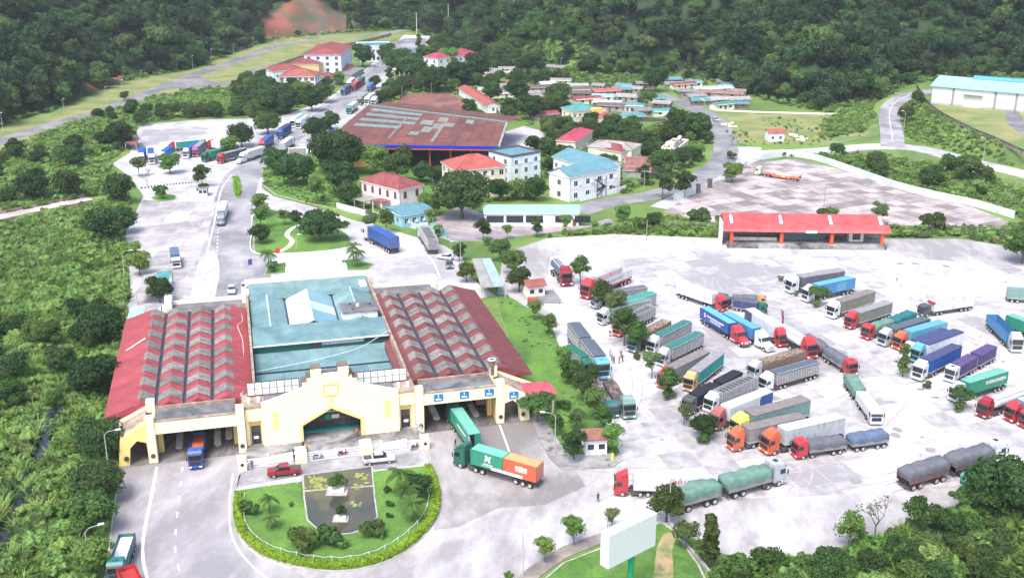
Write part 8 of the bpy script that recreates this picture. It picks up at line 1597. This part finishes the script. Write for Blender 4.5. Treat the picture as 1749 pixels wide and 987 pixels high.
# scrub along the foot of the woods
X, Y, Z = fill([(-330, 350)]+[(p[0], p[1]-9) for p in FOR[1:-2]]+[(p[0], p[1]+8) for p in FOR[1:-2]][::-1], 3.4); k = free(X, Y); scatter('wood_edge_scrub', 'scrub and low bushes along the foot of the wooded hills', 'scrub', rows(X[k], Y[k], Z[k], .6, 1.4, range(8), (2, 2, 1, 3, 3, 3, .5, .6)), 'slope_plants')
# valley slope on the left
VAL = [(-60, 80), (-40, 60), (-200, 60), (-260, 300), (-150, 372), (-118, 352)]+[p for p in EDGE[::-1][7:]]
VAL = EDGE[:14]+[(-160, 350), (-240, 372), (-300, 300), (-260, 60), (-40, 50)]
brd = [(b0.x, b0.y), (b1.x, b1.y)]
def brfree(X, Y, m):
    """nothing grows under the bridge or so high before it that it would stand in front of the deck"""
    yb = np.interp(X, [b0.x, b1.x], [b0.y, b1.y]); return (polyd(brd, X, Y) > m) & ~((Y < yb) & (Y > yb-m*2.6) & (height(X, Y) > -7) & (X < b1.x+3))
X, Y, Z = fill(VAL, 1.55); k = brfree(X, Y, 4.2) & (polyd(EDGE, X, Y) > .8) & (X > -230); X, Y, Z = X[k], Y[k], Z[k]; strm = polyd([(lambda p: (p.x, p.y))(hit(*q)) for q in ((-20, 960), (15, 900), (45, 840), (70, 770), (95, 700))], X, Y) > 1.2
X, Y, Z = X[strm], Y[strm], Z[strm]; zn = vnoise(X, Y, 30, 31)+.35*vnoise(X, Y, 9, 37); cls = np.where(zn > .1, 1, np.where(zn < -.16, 2, 0))
R_ = rows(X, Y, Z, .5, 1.25, range(6), (3, 3, 2.5, 4, 2.4, .8)); R2_ = rows(X, Y, Z, .6, 1.3, range(6), (2, 2, 3, 2, 3, 2.4)); R_[cls == 1] = R2_[cls == 1]; R3_ = rows(X, Y, Z, .45, 1.0, range(6), (4, 3, 5, 2, 1, .2)); R_[cls == 2] = R3_[cls == 2]
scatter('valley_cane', 'tall cane grass and scrub filling the green valley on the left', 'cane grass', R_, 'slope_plants')
X, Y, Z = fill(VAL, 8.5); k = brfree(X, Y, 9) & (polyd(EDGE, X, Y) > 5) & (X > -230) & (vnoise(X, Y, 26, 32) > .17); scatter('valley_trees', 'dark trees scattered through the valley on the left', 'trees', rows(X[k], Y[k], Z[k], .35, .75, (6, 7), (2, 2)), 'slope_plants')
# bank between valley road and upper lot
BANK = pxpoly([(-150, 318), (0, 262), (80, 226), (170, 200), (250, 172), (320, 155), (395, 152), (455, 130), (480, 165), (470, 196), (380, 198), (300, 203), (235, 212), (222, 250), (190, 275), (150, 330), (0, 372), (-150, 420)])
X, Y, Z = fill(BANK, 2.3); k = free(X, Y) & brfree(X, Y, 5); X, Y, Z = X[k], Y[k], Z[k]; scatter('bank_scrub', 'yellow green scrub on the bank below the valley road', 'scrub', rows(X, Y, Z, .6, 1.25, range(6), (4, 4, 2.2, 3.5, 2.2, 1.4)), 'slope_plants')
X, Y, Z = fill(BANK, 9); k = free(X, Y) & (vnoise(X, Y, 30, 33) > .06) & brfree(X, Y, 8); scatter('bank_trees', 'dark bushes and trees dotted over the bank', 'trees', rows(X[k], Y[k], Z[k], .4, .8, (6, 7), (2, 1)), 'slope_plants')
# greenery between the houses
TOWN = pxpoly([(735, 62), (770, 76), (830, 100), (900, 128), (1000, 135), (1100, 130), (1180, 126), (1250, 160), (1222, 188), (1214, 205), (1222, 228), (1224, 252), (1205, 285), (1160, 305), (1100, 322), (1070, 330), (1000, 350), (985, 338), (940, 340), (830, 345), (735, 360), (745, 330), (735, 290), (870, 262), (900, 212), (868, 205), (640, 176), (655, 160), (668, 128), (700, 108), (735, 90)])
HB = [(o.location.x, o.location.y, o['_w'], o.rotation_euler.z) for o in bpy.data.objects if o.parent is None and o.get('_w')]
def offhouse(X, Y, m=1.2, front=(0, 3.5, 7)):
    k = np.ones(len(X), bool)
    for x, y, (wd, ya, yb), rz in HB:
        for fo in (front if m > 1 else (0, 3)):
            c, s = math.cos(rz), math.sin(rz); lx = (X-x)*c+(Y+fo-y)*s; ly = -(X-x)*s+(Y+fo-y)*c; k &= ~((lx > -m) & (lx < wd+m) & (ly > ya-m) & (ly < yb+m))
    for o in bpy.data.objects:
        if o.name.startswith('shack') and o.parent is None: k &= ~((np.abs(X-o.location.x) < 8+m) & (Y-o.location.y > -11-m*3) & (Y-o.location.y < 6))
    hx = [(fl.x-3, fl.y-16), (fr.x+3, fr.y-16), (br_2.x+8, br_2.y+6), (bl_.x, bl_.y+6)]; k &= ~inpoly_np(hx, X, Y); k &= ~inpoly_np(HALLLOT, X, Y)
    for P_ in (pxpoly([(672, 180), (690, 160), (760, 156), (800, 170), (790, 192), (720, 192)]), pxpoly([(1080, 236), (1090, 218), (1140, 217), (1155, 228), (1130, 238)]), FARLOT, pxpoly([(905, 190), (925, 172), (945, 180), (925, 195)]), pxpoly([(1226, 250), (1300, 252), (1300, 272), (1250, 296), (1190, 330), (1140, 358), (1110, 352), (1180, 318), (1226, 288)])): k &= ~inpoly_np(P_, X, Y)
    return k
br_2 = W(866, 209, 11.5); SHK = pxpoly([(965, 215), (975, 150), (1100, 132), (1180, 126), (1262, 150), (1270, 190), (1180, 190), (1150, 212), (1060, 220)])
X, Y, Z = fill(TOWN, 6.0); k = free(X, Y) & offhouse(X, Y, 3.5) & (vnoise(X, Y, 24, 35) > -.12) & ~(inpoly_np(SHK, X, Y) & (rng.random(len(X)) < .9)); scatter('town_trees', 'trees crowding the gaps between the town houses', 'trees', rows(X[k], Y[k], Z[k], .5, .95, (6, 7), (3, 1.6)), 'slope_plants')
X, Y, Z = fill(TOWN, 2.5); k = free(X, Y) & offhouse(X, Y, .8) & (vnoise(X, Y, 14, 36) > -.2); scatter('town_shrubs', 'low shrubs and weeds between the town houses', 'shrubs', rows(X[k], Y[k], Z[k], .4, 1.0, range(6), (2, 1, 2, 3, 4, 4)), 'slope_plants')
MRD = pxpoly([(400, 150), (440, 132), (470, 138), (545, 140), (590, 142), (560, 168), (520, 183), (470, 200), (400, 200)]); X, Y, Z = fill(MRD, 5.5); k = free(X, Y) & offhouse(X, Y, 2); scatter('office_trees', 'trees massed below the row of offices', 'trees', rows(X[k], Y[k], Z[k], .45, .85, (6, 7), (3, 1.2)), 'slope_plants')
# banks on the right
for nm, lb, P_, st, pr, sc_ in (
    ('hedge_bank', 'shrubby bank along the top of the lorry lot', pxpoly([(880, 412), (1000, 396), (1060, 386), (1130, 368), (1180, 376), (1240, 386), (1500, 388), (1700, 390), (1749, 380), (1900, 420), (1749, 428), (1640, 406), (1240, 406), (1120, 402), (1050, 399), (935, 406)]), 1.7, (2, 2, 3, 3, 4, 3, .05, .05), (.35, .95)),
    ('road_bank', 'green bank between the hill road and the sheet fence', pxpoly([(1295, 268), (1345, 262), (1400, 265), (1470, 266), (1540, 274), (1620, 290), (1700, 312), (1800, 345), (1860, 420), (1740, 372), (1665, 348), (1600, 332), (1530, 314), (1450, 286), (1390, 268)]), 1.9, (3, 3, 3, 3, 3, 3, .1, .15), (.4, 1.1)),
    ('terrace_slope', 'rough shrubby slope below the terrace wall', [p for p in pxpoly([(1532, 196), (1550, 172), (1566, 168)], 2)]+[(p[0]-1.5, p[1]-1) for p in TER[2:6]]+pxpoly([(1850, 318), (1749, 288), (1650, 264), (1570, 244), (1540, 232)]), 2.0, (4, 3, 2, 3, 2, 3, .03, .05), (.35, .95)),
    ('curve_bank', 'tall grass on the outer bank of the curving road', pxpoly([(1400, 240), (1480, 225), (1492, 205), (1490, 190), (1500, 172), (1520, 160), (1548, 148), (1520, 148), (1480, 172), (1440, 190), (1400, 215)]), 2.0, (4, 4, 1.5, 2, 1.5, 3, .03, .02), (.5, 1.1)),
    ('meadow_weeds', 'weeds and tufts on the meadow by the hill road', pxpoly([(1232, 192), (1300, 195), (1420, 196), (1470, 190), (1490, 200), (1485, 232), (1400, 248), (1240, 250), (1225, 225)]), 3.2, (3, 1, 2, 1, 1.5, 1, 0, 0), (.18, .62)),
    ('lower_bank', 'weedy edge of the lorry lot at the lower right', pxpoly([(1228, 958), (1310, 958), (1410, 948), (1505, 918), (1570, 888), (1645, 875), (1749, 850), (1749, 900), (1500, 960), (1300, 1010), (1230, 1000)]), 1.3, (2, 2, 4, 2, 4, 1.5, 0, 0), (.35, .8)),
    ('strip_weeds', 'long grass and weeds on the strip beside the lorry lot', LAWN2, 1.5, (1, 1, 3, .3, 1, .3, 0, 0), (.12, .34)),
    ('verge_weeds', 'weeds under the roadside trees', pxpoly([(447, 292), (500, 268), (640, 262), (735, 290), (722, 352), (575, 358), (520, 346), (450, 318)]), 1.8, (1, 1, 3, 1, 3, 1, 0, 0), (.2, .55))):
    X, Y, Z = fill(P_, st); k = (~inpoly_np(YARD, X, Y) & ~inpoly_np(UPLOT, X, Y)) if nm != 'strip_weeds' and nm != 'verge_weeds' else np.ones(len(X), bool)
    k &= offhouse(X, Y, .3)
    if nm == 'meadow_weeds': k &= (vnoise(X, Y, 13, 41) > .08) & (rng.random(len(X)) < .8)
    if nm == 'strip_weeds': k &= vnoise(X, Y, 6, 42) > -.05
    for S_, wd in ((R3, 5.5), (UPR, 5)): k &= polyd([(p.x, p.y) for p in S_], X, Y) > wd
    scatter(nm, lb, 'weeds' if 'weeds' in nm or nm == 'lower_bank' else 'scrub', rows(X[k], Y[k], Z[k], *sc_, range(8), pr, .05), 'slope_plants')
LOW = pxpoly([(1236, 985), (1310, 975), (1410, 962), (1510, 932), (1580, 900), (1650, 884), (1749, 858), (2000, 830), (2050, 1500), (1150, 1500), (1215, 1020)]); LOW = [p for p in LOW]
X, Y, Z = fill(LOW, 3.5); k = (Y > 84) & (rng.random(len(X)) < .92); scatter('lower_wood', 'leafy wood filling the lower right corner of the photo', 'wood', rows(X[k], Y[k], Z[k]-1.0, .30, .62, (6, 7), (1.3, 1)), 'slope_plants')
X, Y, Z = fill(LOW, 2.0); k = Y > 84; scatter('lower_scrub', 'bright scrub in the lower right corner of the photo', 'scrub', rows(X[k], Y[k], Z[k], .7, 1.6, range(6), (1, 1, 4, 2, 5, 2)), 'slope_plants')
print('objects', len(bpy.data.objects), 'tris', sum(len(m.loop_triangles) if m.loop_triangles else len(m.polygons)*2 for m in bpy.data.meshes))

# thin air between the camera and the hills
hb = MB().box(-2500, 2500, -60, 2600, -45, 345)
m = bpy.data.materials.new('haze_air'); m.use_nodes = True; t = m.node_tree; t.nodes.clear(); o_ = t.nodes.new('ShaderNodeOutputMaterial'); pv = t.nodes.new('ShaderNodeVolumePrincipled')
pv.inputs['Color'].default_value = (.86, .92, 1, 1); pv.inputs['Density'].default_value = .00011; pv.inputs['Anisotropy'].default_value = .2; t.links.new(pv.outputs[0], o_.inputs['Volume'])
hz_ = tag(part('haze', hb, m), 'thin pale haze over the valley', 'haze', kind='stuff')
